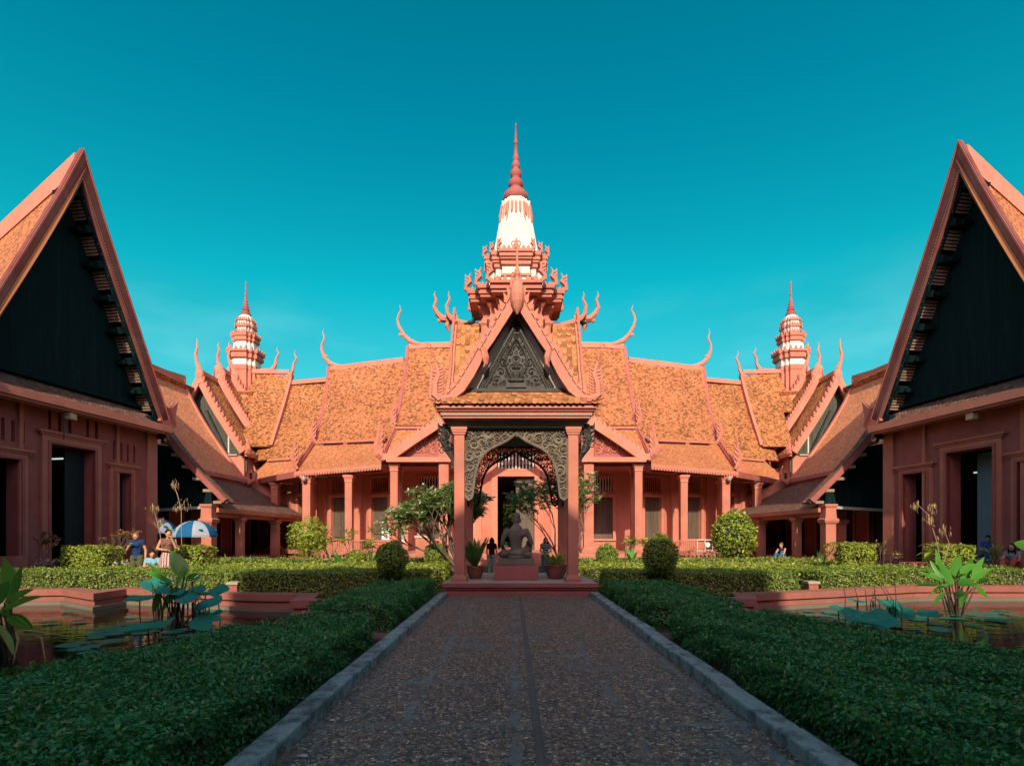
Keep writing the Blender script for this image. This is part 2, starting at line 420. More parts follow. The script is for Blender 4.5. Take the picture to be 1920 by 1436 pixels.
# ---- wall with rectangular openings along a plan line
class Wall:
    def __init__(s, A, B, z0, z1, th, inward):
        s.A = Vector((A[0], A[1], 0)); s.B = Vector((B[0], B[1], 0)); s.z0 = z0; s.z1 = z1
        s.d = (s.B-s.A); s.L = s.d.length; s.d /= s.L; s.th = th
        n = Vector((-s.d.y, s.d.x, 0)); s.n = n if n.dot(Vector((*inward, 0))) > 0 else -n
    def u(s, px):
        k = (px-960)/1000   # x = k*y
        # A.x + u d.x = k (A.y + u d.y)
        return (k*s.A.y - s.A.x)/(s.d.x - k*s.d.y)
    def pt(s, u, z, off=0.0): 
        p = s.A+s.d*u+s.n*off; return Vector((p.x, p.y, z))
    def zat(s, px, py):
        p = s.pt(s.u(px), 0); return CAMZ+(HY-py)/1000*p.y
    def build(s, name, mat, parent, ops, u0=0, u1=None):
        u1 = s.L if u1 is None else u1
        us = sorted({u0, u1, *[o[0] for o in ops], *[o[1] for o in ops]}); zs = sorted({s.z0, s.z1, *[o[2] for o in ops], *[o[3] for o in ops]})
        us = [x for x in us if u0 <= x <= u1]; zs = [z for z in zs if s.z0 <= z <= s.z1]
        solid = [[not any(o[0]-1e-6 <= (us[i]+us[i+1])/2 <= o[1] and o[2] <= (zs[j]+zs[j+1])/2 <= o[3] for o in ops) for j in range(len(zs)-1)] for i in range(len(us)-1)]
        m = MB(); nu = len(us)-1; nz = len(zs)-1
        for i in range(nu):
            for j in range(nz):
                if not solid[i][j]: continue
                a, b, c, d = us[i], us[i+1], zs[j], zs[j+1]
                F = [s.pt(a,c), s.pt(b,c), s.pt(b,d), s.pt(a,d)]; K = [s.pt(a,c,s.th), s.pt(b,c,s.th), s.pt(b,d,s.th), s.pt(a,d,s.th)]
                m.face(F); m.face(list(reversed(K)))
                if i == 0 or not solid[i-1][j]: m.face([F[0], F[3], K[3], K[0]])
                if i == nu-1 or not solid[i+1][j]: m.face([F[1], K[1], K[2], F[2]])
                if j == 0 or not solid[i][j-1]: m.face([F[0], K[0], K[1], F[1]])
                if j == nz-1 or not solid[i][j+1]: m.face([F[3], F[2], K[2], K[3]])
        return m.build(name, mat, parent)
    def slab(s, m, ua, ub, za, zb, o0, o1):
        """box in wall coordinates; offsets o0<o1 measured inward (negative = proud of the wall)"""
        m.hexa([s.pt(ua,za,o0), s.pt(ub,za,o0), s.pt(ub,za,o1), s.pt(ua,za,o1)], [s.pt(ua,zb,o0), s.pt(ub,zb,o0), s.pt(ub,zb,o1), s.pt(ua,zb,o1)])
        return m
    def frame(s, name, mat, parent, o, w=.18, proud=.07, sill=False, lintel=.0):
        m = MB(); a, b, c, d = o
        s.slab(m, a-w, a, c, d+w, -proud, .05); s.slab(m, b, b+w, c, d+w, -proud, .05); s.slab(m, a, b, d, d+w, -proud, .05)
        if lintel: s.slab(m, a-w-.1, b+w+.1, d+w, d+w+lintel*.5, -proud-.05, .05); s.slab(m, a-w-.18, b+w+.18, d+w+lintel*.5, d+w+lintel, -proud-.12, .05)
        if sill: s.slab(m, a-w-.05, b+w+.05, c-.12, c, -proud-.04, .05)
        return m.build(name, mat, parent)
# ================================================================ WORLD, SUN, CAMERA
SUN_EL = 32.0; SUN_AZ = 0.6      # sun behind the camera, a touch to the left
w = bpy.data.worlds.new('World'); SC.world = w; w.use_nodes = True
wt = w.node_tree; bg = wt.nodes['Background']
sky = wt.nodes.new('ShaderNodeTexSky'); sky.sky_type = 'NISHITA'; sky.sun_disc = False
sky.sun_elevation = R(SUN_EL); sky.sun_rotation = R(180+SUN_AZ)
sky.air_density = 1.0; sky.dust_density = 1.2; sky.ozone_density = 4.0
tint = wt.nodes.new('ShaderNodeMix'); tint.data_type = 'RGBA'; tint.blend_type = 'MULTIPLY'; tint.inputs[0].default_value = 1
tcs = wt.nodes.new('ShaderNodeTexCoord'); sps = wt.nodes.new('ShaderNodeSeparateXYZ'); wt.links.new(tcs.outputs['Generated'], sps.inputs[0])
def wmap(sock, a, b, c, d):
    n = wt.nodes.new('ShaderNodeMapRange'); n.interpolation_type = 'SMOOTHSTEP'
    for i, v in enumerate((a, b, c, d)): n.inputs[i+1].default_value = v
    wt.links.new(sock, n.inputs[0]); return n.outputs[0]
# the sky opposite the sun is deep teal, the half around the sun warmer
tm = wt.nodes.new('ShaderNodeMix'); tm.data_type = 'RGBA'; wt.links.new(wmap(sps.outputs[1], -.75, -.05, 0, 1), tm.inputs[0])
tm.inputs[6].default_value = (*SKYB, 1)
te = wt.nodes.new('ShaderNodeValToRGB'); wt.links.new(sps.outputs[2], te.inputs[0])
for i, (p_, c_) in enumerate(SKYG):
    e_ = te.color_ramp.elements[i] if i < 2 else te.color_ramp.elements.new(p_)
    e_.position = p_; e_.color = (*c_, 1)
wt.links.new(te.outputs[0], tm.inputs[7]); wt.links.new(tm.outputs[2], tint.inputs[7])
wt.links.new(sky.outputs[0], tint.inputs[6])
# faint wisps of cloud low in the sky
tcw = wt.nodes.new('ShaderNodeTexCoord'); mpw = wt.nodes.new('ShaderNodeMapping'); mpw.inputs['Scale'].default_value = (2.2, 2.2, 7)
wt.links.new(tcw.outputs['Generated'], mpw.inputs[0])
nzw = wt.nodes.new('ShaderNodeTexNoise'); nzw.inputs['Scale'].default_value = 1.6; nzw.inputs['Detail'].default_value = 6
wt.links.new(mpw.outputs[0], nzw.inputs['Vector'])
rpw = wt.nodes.new('ShaderNodeValToRGB'); rpw.color_ramp.elements[0].position = .5; rpw.color_ramp.elements[1].position = .8
rpw.color_ramp.elements[1].color = (.30,.30,.30,1); wt.links.new(nzw.outputs[0], rpw.inputs[0])
spw = wt.nodes.new('ShaderNodeSeparateXYZ'); wt.links.new(tcw.outputs['Generated'], spw.inputs[0])
lo = wt.nodes.new('ShaderNodeMapRange'); lo.inputs[1].default_value = .15; lo.inputs[2].default_value = .42; lo.inputs[3].default_value = 1; lo.inputs[4].default_value = 0
wt.links.new(spw.outputs[2], lo.inputs[0])
mlw = wt.nodes.new('ShaderNodeMath'); mlw.operation = 'MULTIPLY'; wt.links.new(rpw.outputs[0], mlw.inputs[0]); wt.links.new(lo.outputs[0], mlw.inputs[1])
cmx = wt.nodes.new('ShaderNodeMix'); cmx.data_type = 'RGBA'; cmx.inputs[7].default_value = (3.2, 5.6, 5.4, 1)
wt.links.new(mlw.outputs[0], cmx.inputs[0]); wt.links.new(tint.outputs[2], cmx.inputs[6])
wt.links.new(cmx.outputs[2], bg.inputs[0]); bg.inputs[1].default_value = SKYS
sun = bpy.data.lights.new('sun', 'SUN'); sun.energy = SUNE; sun.angle = R(.5); sun.color = (1, .84, .62)
so = bpy.data.objects.new('sun', sun); COL.objects.link(so)
az = R(SUN_AZ); el = R(SUN_EL)
sdir = Vector((-math.sin(az)*math.cos(el), -math.cos(az)*math.cos(el), math.sin(el)))   # toward the sun
so.rotation_euler = sdir.to_track_quat('Z', 'Y').to_euler(); so.location = sdir*60
cam = bpy.data.cameras.new('camera'); co = bpy.data.objects.new('camera', cam); COL.objects.link(co)
co.location = (0, 0, CAMZ); co.rotation_euler = (R(90), 0, 0)
cam.sensor_width = 36; cam.lens = 36*1000/1920; cam.shift_y = (HY-718)/1920; cam.clip_end = 3000; cam.clip_start = .1
SC.camera = co
SC.view_settings.view_transform = 'Standard'; SC.view_settings.look = 'None'; SC.view_settings.gamma = 1
SC.view_settings.exposure = EXPO
SC.render.engine = 'CYCLES'

# ================================================================ SETTING
def structure(o): o['kind'] = 'structure'; return o
s = NT('lawn_earth'); n1 = s.noise(.8, 5); n2 = s.noise(30, 3)
s.bump(n2, .6, .03)
GRASS = s.fin(s.mix(.4, s.ramp(n1, [(.35,(.05,.075,.02)),(.6,(.09,.10,.03)),(.75,(.13,.09,.05))]), s.ramp(n2, [(.3,(.02,.04,.01)),(.7,(.12,.16,.04))])), .95, .1)
PND = {'L': [(-13.2,13.15),(-12.4,13.25),(-11.25,13.45),(-9.77,12.5),(-9.8,13.55),(-5.95,12.3),(-4.75,12.2),(-4.5,11.1),(-3.62,11.1),(-3.62,8.45),(-3.85,7.2),(-4.1,6.1),(-4.65,4.9),(-5.1,3.7),(-5.2,2.6),(-13.2,2.6)],
       'R': [(13.9,14.2),(10.7,14.2),(7.8,13.05),(5.45,12.3),(5.1,11.35),(4.15,11.35),(4.3,8.6),(4.6,7.0),(5.0,6.3),(5.4,5.4),(5.8,4.2),(5.9,2.6),(13.9,2.6)]}
def poly_ground():
    import bmesh
    from mathutils.geometry import delaunay_2d_cdt
    outer = [(-900,-900),(900,-900),(900,1500),(-900,1500)]
    vs = [Vector(p) for p in outer]; es = [(0,1),(1,2),(2,3),(3,0)]
    for k in 'LR':
        b = len(vs); pl = PND[k]; vs += [Vector(p) for p in pl]; es += [(b+i, b+(i+1) % len(pl)) for i in range(len(pl))]
    V, E, F, *_ = delaunay_2d_cdt(vs, es, [], 0, 1e-5)
    m = MB(); m.v = [Vector((v.x, v.y, -.02)) for v in V]
    for f in F:
        c = sum((V[i] for i in f), Vector((0,0)))/len(f)
        if any(inside((c.x, c.y), PND[k]) for k in 'LR'): continue
        m.f.append(tuple(f))
    return m.build('ground', GRASS)
structure(poly_ground())
# path of exposed pebbles in worn concrete
s = NT('pebble_path')
vo = s.add('ShaderNodeTexVoronoi', Scale=36.0, Vector=s.tc.outputs['Object']); vo.feature = 'F1'
vd = s.add('ShaderNodeTexVoronoi', Scale=36.0, Vector=s.tc.outputs['Object']); vd.feature = 'DISTANCE_TO_EDGE'
sepc = s.add('ShaderNodeSeparateColor', Color=vo.outputs['Color'])
peb = s.ramp(sepc.outputs[0], [(0,(.07,.05,.04)),(.3,(.22,.12,.075)),(.55,(.40,.22,.13)),(.75,(.26,.20,.15)),(.9,(.58,.38,.24)),(1,(.72,.56,.40))])
big = s.noise(.9, 6, .65); med = s.noise(3.5, 5, .7)
sep = s.add('ShaderNodeSeparateXYZ', Vector=s.tc.outputs['Object'])
mortar = s.ramp(med, [(.3,(.022,.04,.045)),(.7,(.065,.095,.10))])
keep = s.math('MULTIPLY', s.math('GREATER_THAN', vd.outputs['Distance'], .07), s.math('GREATER_THAN', sepc.outputs[1], .12))
# worn patches and joint strips where the pebbles are skimmed over with cement
wob = s.math('MULTIPLY', s.math('SUBTRACT', med, .5), .22)
def joint(coord, period, phase, half):
    f = s.math('FRACT', s.math('DIVIDE', s.math('ADD', s.math('ADD', coord, phase), wob), period))
    return s.math('LESS_THAN', s.math('MULTIPLY', s.math('ABSOLUTE', s.math('SUBTRACT', f, .5)), period), half)
j1 = joint(sep.outputs[1], 1.25, 0, .045); j2 = joint(sep.outputs[0], .92, .43, .04)
worn = s.ramp(big, [(.56,(0,0,0)),(.66,(1,1,1))])
jb = s.ramp(s.noise(1.7, 4, .6), [(.42,(.15,)*3),(.6,(.9,)*3)])
wf = s.math('MAXIMUM', s.math('MULTIPLY', s.math('MAXIMUM', j1, j2), jb), s.math('MULTIPLY', worn, .8))
pm = s.math('MULTIPLY', keep, s.math('SUBTRACT', 1.0, wf))
cem = s.ramp(s.noise(12, 4), [(.3,(.11,.14,.145)),(.7,(.20,.235,.235))])
col = s.mix(wf, mortar, cem); col = s.mix(pm, col, peb)
h = s.math('MULTIPLY', s.math('MINIMUM', s.math('MULTIPLY', vd.outputs['Distance'], 3.0), .6), pm)
s.bump(s.math('ADD', h, s.math('MULTIPLY', s.noise(60, 3), .25)), .8, .012)
PATH = s.fin(col, .62, .35)
m = MB(); m.box(-1.62, 1.98, -16, 13.62, -.4, 0.0); structure(m.build('path', PATH))
s = NT('weathered_kerb_stone')
n1 = s.noise(5, 6, .7); n2 = s.noise(45, 4)
c = s.mix(s.ramp(n1, [(.45,(0,0,0)),(.62,(1,1,1))]), (.36,.48,.47), (.08,.11,.11)); c = s.mix(.35, c, s.ramp(n2, [(.3,(.04,.04,.04)),(.7,(.38,.38,.36))]))
s.bump(s.math('ADD', n1, n2), .9, .02); KERB = s.fin(c, .8, .25)
for sx in (-1, 1):
    m = MB(); x0, x1 = (-1.82, -1.62) if sx < 0 else (1.98, 2.18); rn = random.Random(3+sx); y = -1.0
    while y < 13.4:
        L = rn.uniform(1.1, 1.5); e = rn.uniform(-.008, .008); y2 = min(y+L, 13.5)
        m.box(x0+e, x1+e, y, y2-.012, -.2, .115+rn.uniform(-.008, .01)); y = y2
    k = m.build('kerb', KERB, bevel=.018); props(k, None, None, None, 'structure')
# thin drainage channel in the middle of the path
m = MB()
for yy in range(0, 26):
    m.box(.165, .18, yy*.53, yy*.53+.52, -.005, .006); m.box(.225, .24, yy*.53, yy*.53+.52, -.005, .005)
m.box(.182, .223, 0, 13.5, -.003, .0015)
structure(m.build('path_channel', plaster('dark_channel_cement', (.14,.14,.13), .4)))
for x0, x1, nm in ((-2.6,-1.82,'soil'),(2.18,2.9,'soil')):
    m = MB(); m.box(x0, x1, -1, 13.5, -.3, .004); structure(m.build('soil_bed', plaster('dark_garden_soil', (.035,.028,.022), .4, .95, bumpy=1.0)))
# ponds
s = NT('pond_water'); mp = s.add('ShaderNodeMapping', Vector=s.tc.outputs['Object']); mp.inputs['Scale'].default_value = (1.0, 2.6, 1)
wn_ = s.add('ShaderNodeTexNoise', Scale=2.3, Detail=3, Roughness=.5, Vector=mp.outputs[0]).outputs['Fac']
s.bump(wn_, .13, .05); WATER = s.fin((.006,.014,.010), .04, .4); s.b.inputs['IOR'].default_value = 1.33
EDGE = plaster('pond_wall_red', (.46,.15,.11), .18, stain=.55); EDGES = plaster('wet_pond_stone', (.10,.075,.06), .4, .6, stainc=(.3,.25,.2))
def offs(poly, d):
    n = len(poly); out = []
    ar = sum(poly[i][0]*poly[(i+1)%n][1]-poly[(i+1)%n][0]*poly[i][1] for i in range(n)); sg = 1 if ar > 0 else -1
    for i in range(n):
        p0, p1, p2 = Vector(poly[i-1]), Vector(poly[i]), Vector(poly[(i+1)%n])
        d1 = (p1-p0).normalized(); d2 = (p2-p1).normalized()
        n1 = Vector((d1.y,-d1.x))*sg; n2 = Vector((d2.y,-d2.x))*sg
        b = (n1+n2); b = b/max(.35, b.length_squared/2) if b.length > .01 else n1
        q = p1+b*d; out.append((q.x, q.y))
    return out
for k in 'LR':
    pl = PND[k]; m = MB()
    m.face([(x, y, -.19) for x, y in pl]); wa = m.build('water', WATER); structure(wa)
    m = MB(); m.face([(x, y, -.7) for x, y in pl])
    inn = offs(pl, -.05); out = offs(pl, .32); mid = offs(pl, -.0)
    r = thing('pond_wall', 'red rendered pond wall with zigzag corners, lit along the far side, '+('left' if k == 'L' else 'right')+' of the path', 'pond wall', (pl[0][0], pl[0][1], 0))
    def ring(m, a, b, z0, z1):
        n = len(a)
        for i in range(n):
            j = (i+1) % n
            m.hexa([(*a[i],z0),(*a[j],z0),(*b[j],z0),(*b[i],z0)], [(*a[i],z1),(*a[j],z1),(*b[j],z1),(*b[i],z1)])
    mc = MB(); ring(mc, offs(pl, -.10), out, .045, .20); mc.build('coping', EDGE, r)
    mc = MB(); ring(mc, offs(pl, -.04), offs(pl, .2), -.10, .043); mc.build('wall_face', EDGE, r)
    mc = MB(); ring(mc, offs(pl, -.14), offs(pl, .2), -.8, -.102); mc.build('stone_footing', EDGES, r)

# ================================================================ CENTRAL PAVILION
CX, CY = .11, 15.3
pav = thing('garden_pavilion', 'small open red pavilion with tall white and red spire at the path end', 'pavilion', (CX, CY, 0))
def sq(m, hx, hy, z0, z1, cx=CX, cy=CY): m.box(cx-hx, cx+hx, cy-hy, cy+hy, z0, z1)
m = MB(); hy = 1.78; cxp = .2
for hx, z0, z1 in ((1.93,-.05,.13),(1.86,.13,.165),(1.93,.165,.20),(1.84,.20,.225),(1.97,.225,.335)):
    m.box(cxp-hx, cxp+hx, CY-hy-(hx-1.9), CY+hy, z0, z1)
m.build('platform', REDD, pav, bevel=.012)
m = MB(); m.box(cxp-1.95, cxp+1.95, CY-hy-.05, CY+hy, .335, .345); m.build('platform_floor', CREAM, pav)
for ix in (-1, 1):
    for iy in (-1, 1):
        c = Vector((CX+ix*1.47+.0, CY+iy*1.42, 0)); m = MB()
        m.cbox(c, .27, .27, .52, 4.13); pc_ = m.build('column', RED, pav, bevel=.02)
        m = MB(); m.cbox(c, .40, .40, .346, .44); m.sqlathe(c, [(.44,.19),(.50,.16),(.53,.137)]); m.build('column_base', RED, pc_)
        m = MB(); m.sqlathe(c, [(4.13,.14),(4.15,.16),(4.19,.165),(4.2,.185),(4.25,.19),(4.26,.205),(4.33,.205)]); m.build('column_capital', REDP, pc_)
# beams
m = MB()
for iy in (-1, 1): m.box(CX-1.75, CX+1.75, CY+iy*1.42-.13, CY+iy*1.42+.13, 4.33, 4.56)
for ix in (-1, 1): m.box(CX+ix*1.47-.13, CX+ix*1.47+.13, CY-1.29, CY+1.29, 4.332, 4.558)
m.build('beam', SOFF, pav)
m = MB(); sq(m, 1.9, 1.9, 4.562, 4.60); m.build('soffit', SOFF, pav)
m = MB()
def rimbox(m, h, t, z0, z1):
    m.box(CX-h, CX+h, CY-h, CY-h+t, z0, z1); m.box(CX-h, CX+h, CY+h-t, CY+h, z0, z1)
    m.box(CX-h, CX-h+t, CY-h+t, CY+h-t, z0, z1); m.box(CX+h-t, CX+h, CY-h+t, CY+h-t, z0, z1)
for h, z0, z1 in ((1.86,4.50,4.56),(1.91,4.603,4.66),(1.96,4.66,4.675),(1.93,4.675,4.72),(2.0,4.72,4.78)): rimbox(m, h, .3, z0, z1)
m.build('entablature', REDP, pav)
m = MB(); rimbox(m, 1.9, .2, 4.78, 4.83); m.build('eave_shadow_strip', BLACKC, pav)
# hipped tile skirt of real scale tiles over a solid base
def scales(m, ra, rb, eb, ea, w=.17, ex=.15, seed=0, sag=0.0, holes=None):
    """overlapping round-ended tiles over a bilinear slope"""
    rn = random.Random(seed); ra, rb, eb, ea = map(Vector, (ra, rb, eb, ea))
    H = ((ea-ra).length+(eb-rb).length)/2; rows = max(1, int(H/ex))
    nrm = (rb-ra).cross(ea-ra).normalized()
    if nrm.y > 0 and abs(nrm.y) > .1: nrm = -nrm
    elif nrm.z < 0: nrm = -nrm
    for j in range(rows):
        v = (j+1)/rows; a = ra.lerp(ea, v); b = rb.lerp(eb, v); a2 = ra.lerp(ea, (j)/rows); W = (b-a).length
        if W < .05: continue
        d = (b-a).normalized(); dn = (a-a2); dn = (dn - d*dn.dot(d)).normalized()
        n = max(1, int(W/w)); off = .5 if j % 2 else 0
        lift = nrm*.022; base = nrm*.004-nrm*(sag*4*v*(1-v)*.5)
        for i in range(n+1):
            t = (i+off)*w
            if t > W+.01: continue
            c = a+d*t; h = w*.52; dn2 = dn
            if rn.random() < .02: continue
            pr = [(-h,-ex*1.3,0),(h,-ex*1.3,0),(h,-.03,1),(h*.8,.035,1),(h*.4,.07,1),(0,.082,1),(-h*.4,.07,1),(-h*.8,.035,1),(-h,-.03,1)]
            m.face([c+d*max(-t, min(x, W-t))+dn2*y+base+lift*(1.0 if k else .15)+nrm*rn.uniform(0,.004) for x, y, k in pr])
m = MB(); E = 2.02; T = 1.45; ze, zt = 4.83, 5.24
q = lambda h, z: [(CX-h,CY-h,z),(CX+h,CY-h,z),(CX+h,CY+h,z),(CX-h,CY+h,z)]
m.hexa(q(E, ze), q(T, zt)); m.build('skirt_roof', REDD, pav)
m = MB(); a, b = q(E, ze), q(T, zt)
for i in range(4):
    j = (i+1) % 4; scales(m, b[i], b[j], a[j], a[i], .15, .13, i)
m.build('skirt_tiles', GOLD, pav)
# cross gable roof: four arms
PROF = [(0,7.62),(.25,7.2),(.5,6.78),(.75,6.36),(1.0,5.95),(1.25,5.58),(1.5,5.26),(1.71,5.06)]   # half width, height
ARM = 1.72
m = MB(); mt = MB()
for k in range(4):
    an = math.pi/2*k; ca, sa = math.cos(an), math.sin(an)
    W_ = lambda x, y, z: Vector((CX+x*ca-y*sa, CY+x*sa+y*ca, z))   # arm runs toward -y
    for sg in (-1, 1):
        for (h0, z0), (h1, z1) in zip(PROF, PROF[1:]):
            # each facet reaches inward to the valley
            A = W_(sg*h0, -ARM, z0); B = W_(sg*h1, -ARM, z1); C_ = W_(sg*h1, -h1, z1); D = W_(sg*h0, -h0, z0)
            if h1 < ARM:
                m.face([A, B, C_, D] if sg < 0 else [D, C_, B, A])
                scales(mt, D, A, B, C_, .13, .115, 11+k)
m.build('roof', REDD, pav); mt.build('roof_tiles', GOLD, pav)
# tympanum, soffit, bargeboards for each gable
for k in range(4):
    an = math.pi/2*k; ca, sa = math.cos(an), math.sin(an)
    W_ = lambda x, y, z: Vector((CX+x*ca-y*sa, CY+x*sa+y*ca, z)); U = Vector((ca, sa, 0)); Nn = Vector((sa, -ca, 0))
    # dark carved triangle
    m = MB(); yb = -(ARM-.38)
    tri = [(-1.46,5.16),(1.46,5.16),(1.22,5.5),(.98,5.86),(.0,7.5),(-.98,5.86),(-1.22,5.5)]
    m.prism([W_(x, yb, z) for x, z in tri], -Nn*.08); pp_ = m.build('pediment_panel', SOFF, pav)
    m = MB(); t2 = [(-1.0,5.36),(1.0,5.36),(.0,7.22)]
    m.prism([W_(x, yb, z)+Nn*.03 for x, z in t2], -Nn*.025)
    for i, (hw, z0, z1, pr) in enumerate(((1.42,5.16,5.21,.16),(1.36,5.21,5.27,.11),(1.30,5.27,5.31,.14),(1.22,5.31,5.37,.09))):
        c0 = W_(-hw, yb, z0)+Nn*pr; c1 = W_(hw, yb, z0)+Nn*pr
        m.hexa([c0, c1, c1-Nn*pr, c0-Nn*pr], [p+Vector((0,0,z1-z0)) for p in (c0, c1, c1-Nn*pr, c0-Nn*pr)])
    O = W_(0, yb, 0)+Nn*.045; Z = Vector((0,0,1))
    for sg in (-1, 1):
        for inset, rr in ((0,.022),(.085,.014),(.13,.018)):
            m.tube([O+U*sg*(.98-inset*1.5)+Z*(5.4+inset*.0), O+Z*(7.2-inset*2.0)], rr, 5)
        for i in range(26):
            t = i/25; m.ell(O+U*sg*(.90*(1-t))+Z*(5.42+1.6*t), .022, 5, 4)
    if k == 0:
        scrollfill(m, O, U, Z, [(-.84,5.40),(.84,5.40),(0,6.95)], .045, .15, 60, 5, .8, .2, mirror=0)
        # seated deity in the middle, on a stepped throne, under a pointed leaf
        m.hexa([O+U*a+Z*5.38+Nn*b for a, b in ((-.26,.08),(.26,.08),(.26,0),(-.26,0))], [O+U*a+Z*5.50+Nn*b for a, b in ((-.26,.08),(.26,.08),(.26,0),(-.26,0))])
        for p, r3 in (((0,5.58),(.22,.09,.07)),((0,5.72),(.10,.08,.15)),((0,5.93),(.065,.07,.075)),((0,6.02),(.035,.04,.08)),((-.13,5.72),(.045,.06,.13)),((.13,5.72),(.045,.06,.13))):
            m.ell(O+U*p[0]+Z*p[1], r3, 8, 6)
        for sg in (-1, 1):
            pts = [O+U*sg*(.30*math.sin(t*math.pi)*(1-.25*t)+.005)+Z*(5.52+1.15*t)+Nn*.03 for t in [i/10 for i in range(11)]]
            m.tube(pts, .024, 5)
            for i in range(1, 10): m.tube([pts[i], pts[i]+U*sg*.08+Z*.07], [.02,.005], 4)
    else: scrollfill(m, O, U, Z, [(-.84,5.40),(.84,5.40),(0,6.95)], .07, .15, 22, 5, .8, .2, mirror=0)
    m.build('pediment_carving', BLACKC, pp_)
    for sg in (-1, 1):
        m = MB(); yv = -(ARM+.06)
        up = [W_(sg*h, yv, z) for h, z in ((0,7.86),(.25,7.42),(.5,6.99),(.75,6.56),(.93,6.24))]
        board(m, up, [.26,.24,.22,.2,.16], -Nn*.11, True)
        # hook at the foot of the upper board
        m.tube([W_(sg*.84, yv+.05, 6.30), W_(sg*.79, yv+.05, 6.05), W_(sg*.78, yv+.05, 5.90), W_(sg*.84, yv+.05, 5.82)], [.09,.10,.055,.01], 6)
        lo_ = [W_(sg*h, yv+.02, z) for h, z in ((.96,6.32),(1.12,6.02),(1.30,5.72),(1.53,5.36),(1.78,5.10),(2.02,4.98))]
        board(m, lo_, [.18,.24,.26,.25,.2,.12], -Nn*.11)
        bb_ = m.build('bargeboard', REDP, pav)
        m = MB(); teeth(m, up, .22, .20, -Nn*.06, .25); teeth(m, lo_[:-1], .19, .18, -Nn*.06, .25); m.build('flame_crest', REDP, bb_)
# corner naga finials
for ix in (-1, 1):
    for iy in (-1, 1):
        m = MB(); c = Vector((CX+ix*1.93, CY+iy*1.86, 4.95)); D = Vector((ix,0,0)); Z = Vector((0,0,1))
        m.tube([c-D*.3+Z*.02, c-D*.05, c+D*.12+Z*.12, c+D*.12+Z*.4, c+D*.03+Z*.62, c+D*.08+Z*.85, c+D*.14+Z*1.0], [.10,.12,.12,.10,.075,.045,.005], 6)
        for kk in range(9):
            b = c+D*(.10-.05*(kk/8))+Z*(.02+.085*kk)
            m.tube([b, b+D*.13+Z*.03, b+D*.17+Z*.13, b+D*.15+Z*.2], [.055,.045,.028,.003], 5)
            b2 = c+D*(.02)+Z*(.12+.08*kk); m.tube([b2, b2-D*.09+Z*.04, b2-D*.10+Z*.13], [.05,.035,.003], 5)
            spiral(m, c+D*(.02+.03*kk)+Z*(.1+.16*kk)-Vector((0,iy*.03,0)), D, Z, .09, 1.2, .2, kk, ix)
        m.build('naga_finial', REDP, pav)
# ridge horns on the side arms and the bulbous finial on the front gable
m = MB()
for sg in (-1, 1):
    F = (lambda a: a) if sg < 0 else (lambda a: 1936-a)
    m = MB()
    m.tube([P(F(a), b, 15.3) for a, b in ((905,610),(885,611),(862,606),(846,599),(830,598),(820,588),(814,576),(818,563),(814,553),(816,546))], [.09,.09,.10,.12,.10,.075,.055,.04,.025,.004], 7)
    m.ell(P(F(824), 601, 15.3), (.06,.05,.07), 7, 6); m.tube([P(F(842), 602, 15.3), P(F(839), 612, 15.3), P(F(842), 622, 15.3)], [.10,.08,.02], 6)
    m.build('ridge_horn', REDP, pav)
    m = MB(); m.tube([P(F(a), b, 15.1) for a, b in ((856,604),(846,598),(839,588),(837,574),(843,561),(841,553),(842,546))], [.05,.06,.055,.045,.032,.02,.004], 6); m.build('ridge_horn', REDP, pav)
m = MB(); fc = (CX+.02, CY-ARM-.12, 0)
m.lathe(fc, [(7.12,.02),(7.25,.10),(7.42,.165),(7.6,.19),(7.75,.175),(7.88,.12),(7.95,.08)], 12)
m.lathe(fc, [(7.95,.08),(8.05,.06),(8.12,.085),(8.2,.07),(8.3,.04),(8.75,.022),(9.05,.004)], 8)
m.build('gable_finial', REDP, pav)
# side horns of that finial
# naga shaped brackets beside the capitals
for ix in (-1, 1):
    for iy in (-1, 1):
        m = MB(); y = CY+iy*1.42; X0 = CX+ix*1.62; D = Vector((ix,0,0)); Z = Vector((0,0,1)); o = Vector((X0, y, 0))
        m.tube([o+Z*3.35, o+D*.03+Z*3.5, o+D*.09+Z*3.65, o+D*.20+Z*3.82, o+D*.26+Z*4.02, o+D*.22+Z*4.2, o+D*.18+Z*4.42], [.035,.05,.085,.11,.12,.12,.13], 8, True, .8)
        for i in range(9):
            rn = random.Random(i*3+ix+5*iy); c = o+D*rn.uniform(.05,.36)+Z*(3.72+.075*i)+Vector((0,-.1,0)); spiral(m, c, D, Z, rn.uniform(.06,.1), 1.3, .24, rn.uniform(0,6), ix)
        for i in range(4): m.tube([o+D*.28+Z*(3.95+.12*i), o+D*.40+Z*(4.03+.12*i), o+D*.42+Z*(4.12+.12*i)], [.05,.035,.005], 5)
        m.box(X0-.05+ix*.02, X0+.05+ix*.02, y-.06, y+.06, 3.28, 3.34); m.lathe((X0, y, 0), [(3.2,.02),(3.28,.05),(3.35,.06)], 8)
        m.build('bracket', BLACKC, pav)
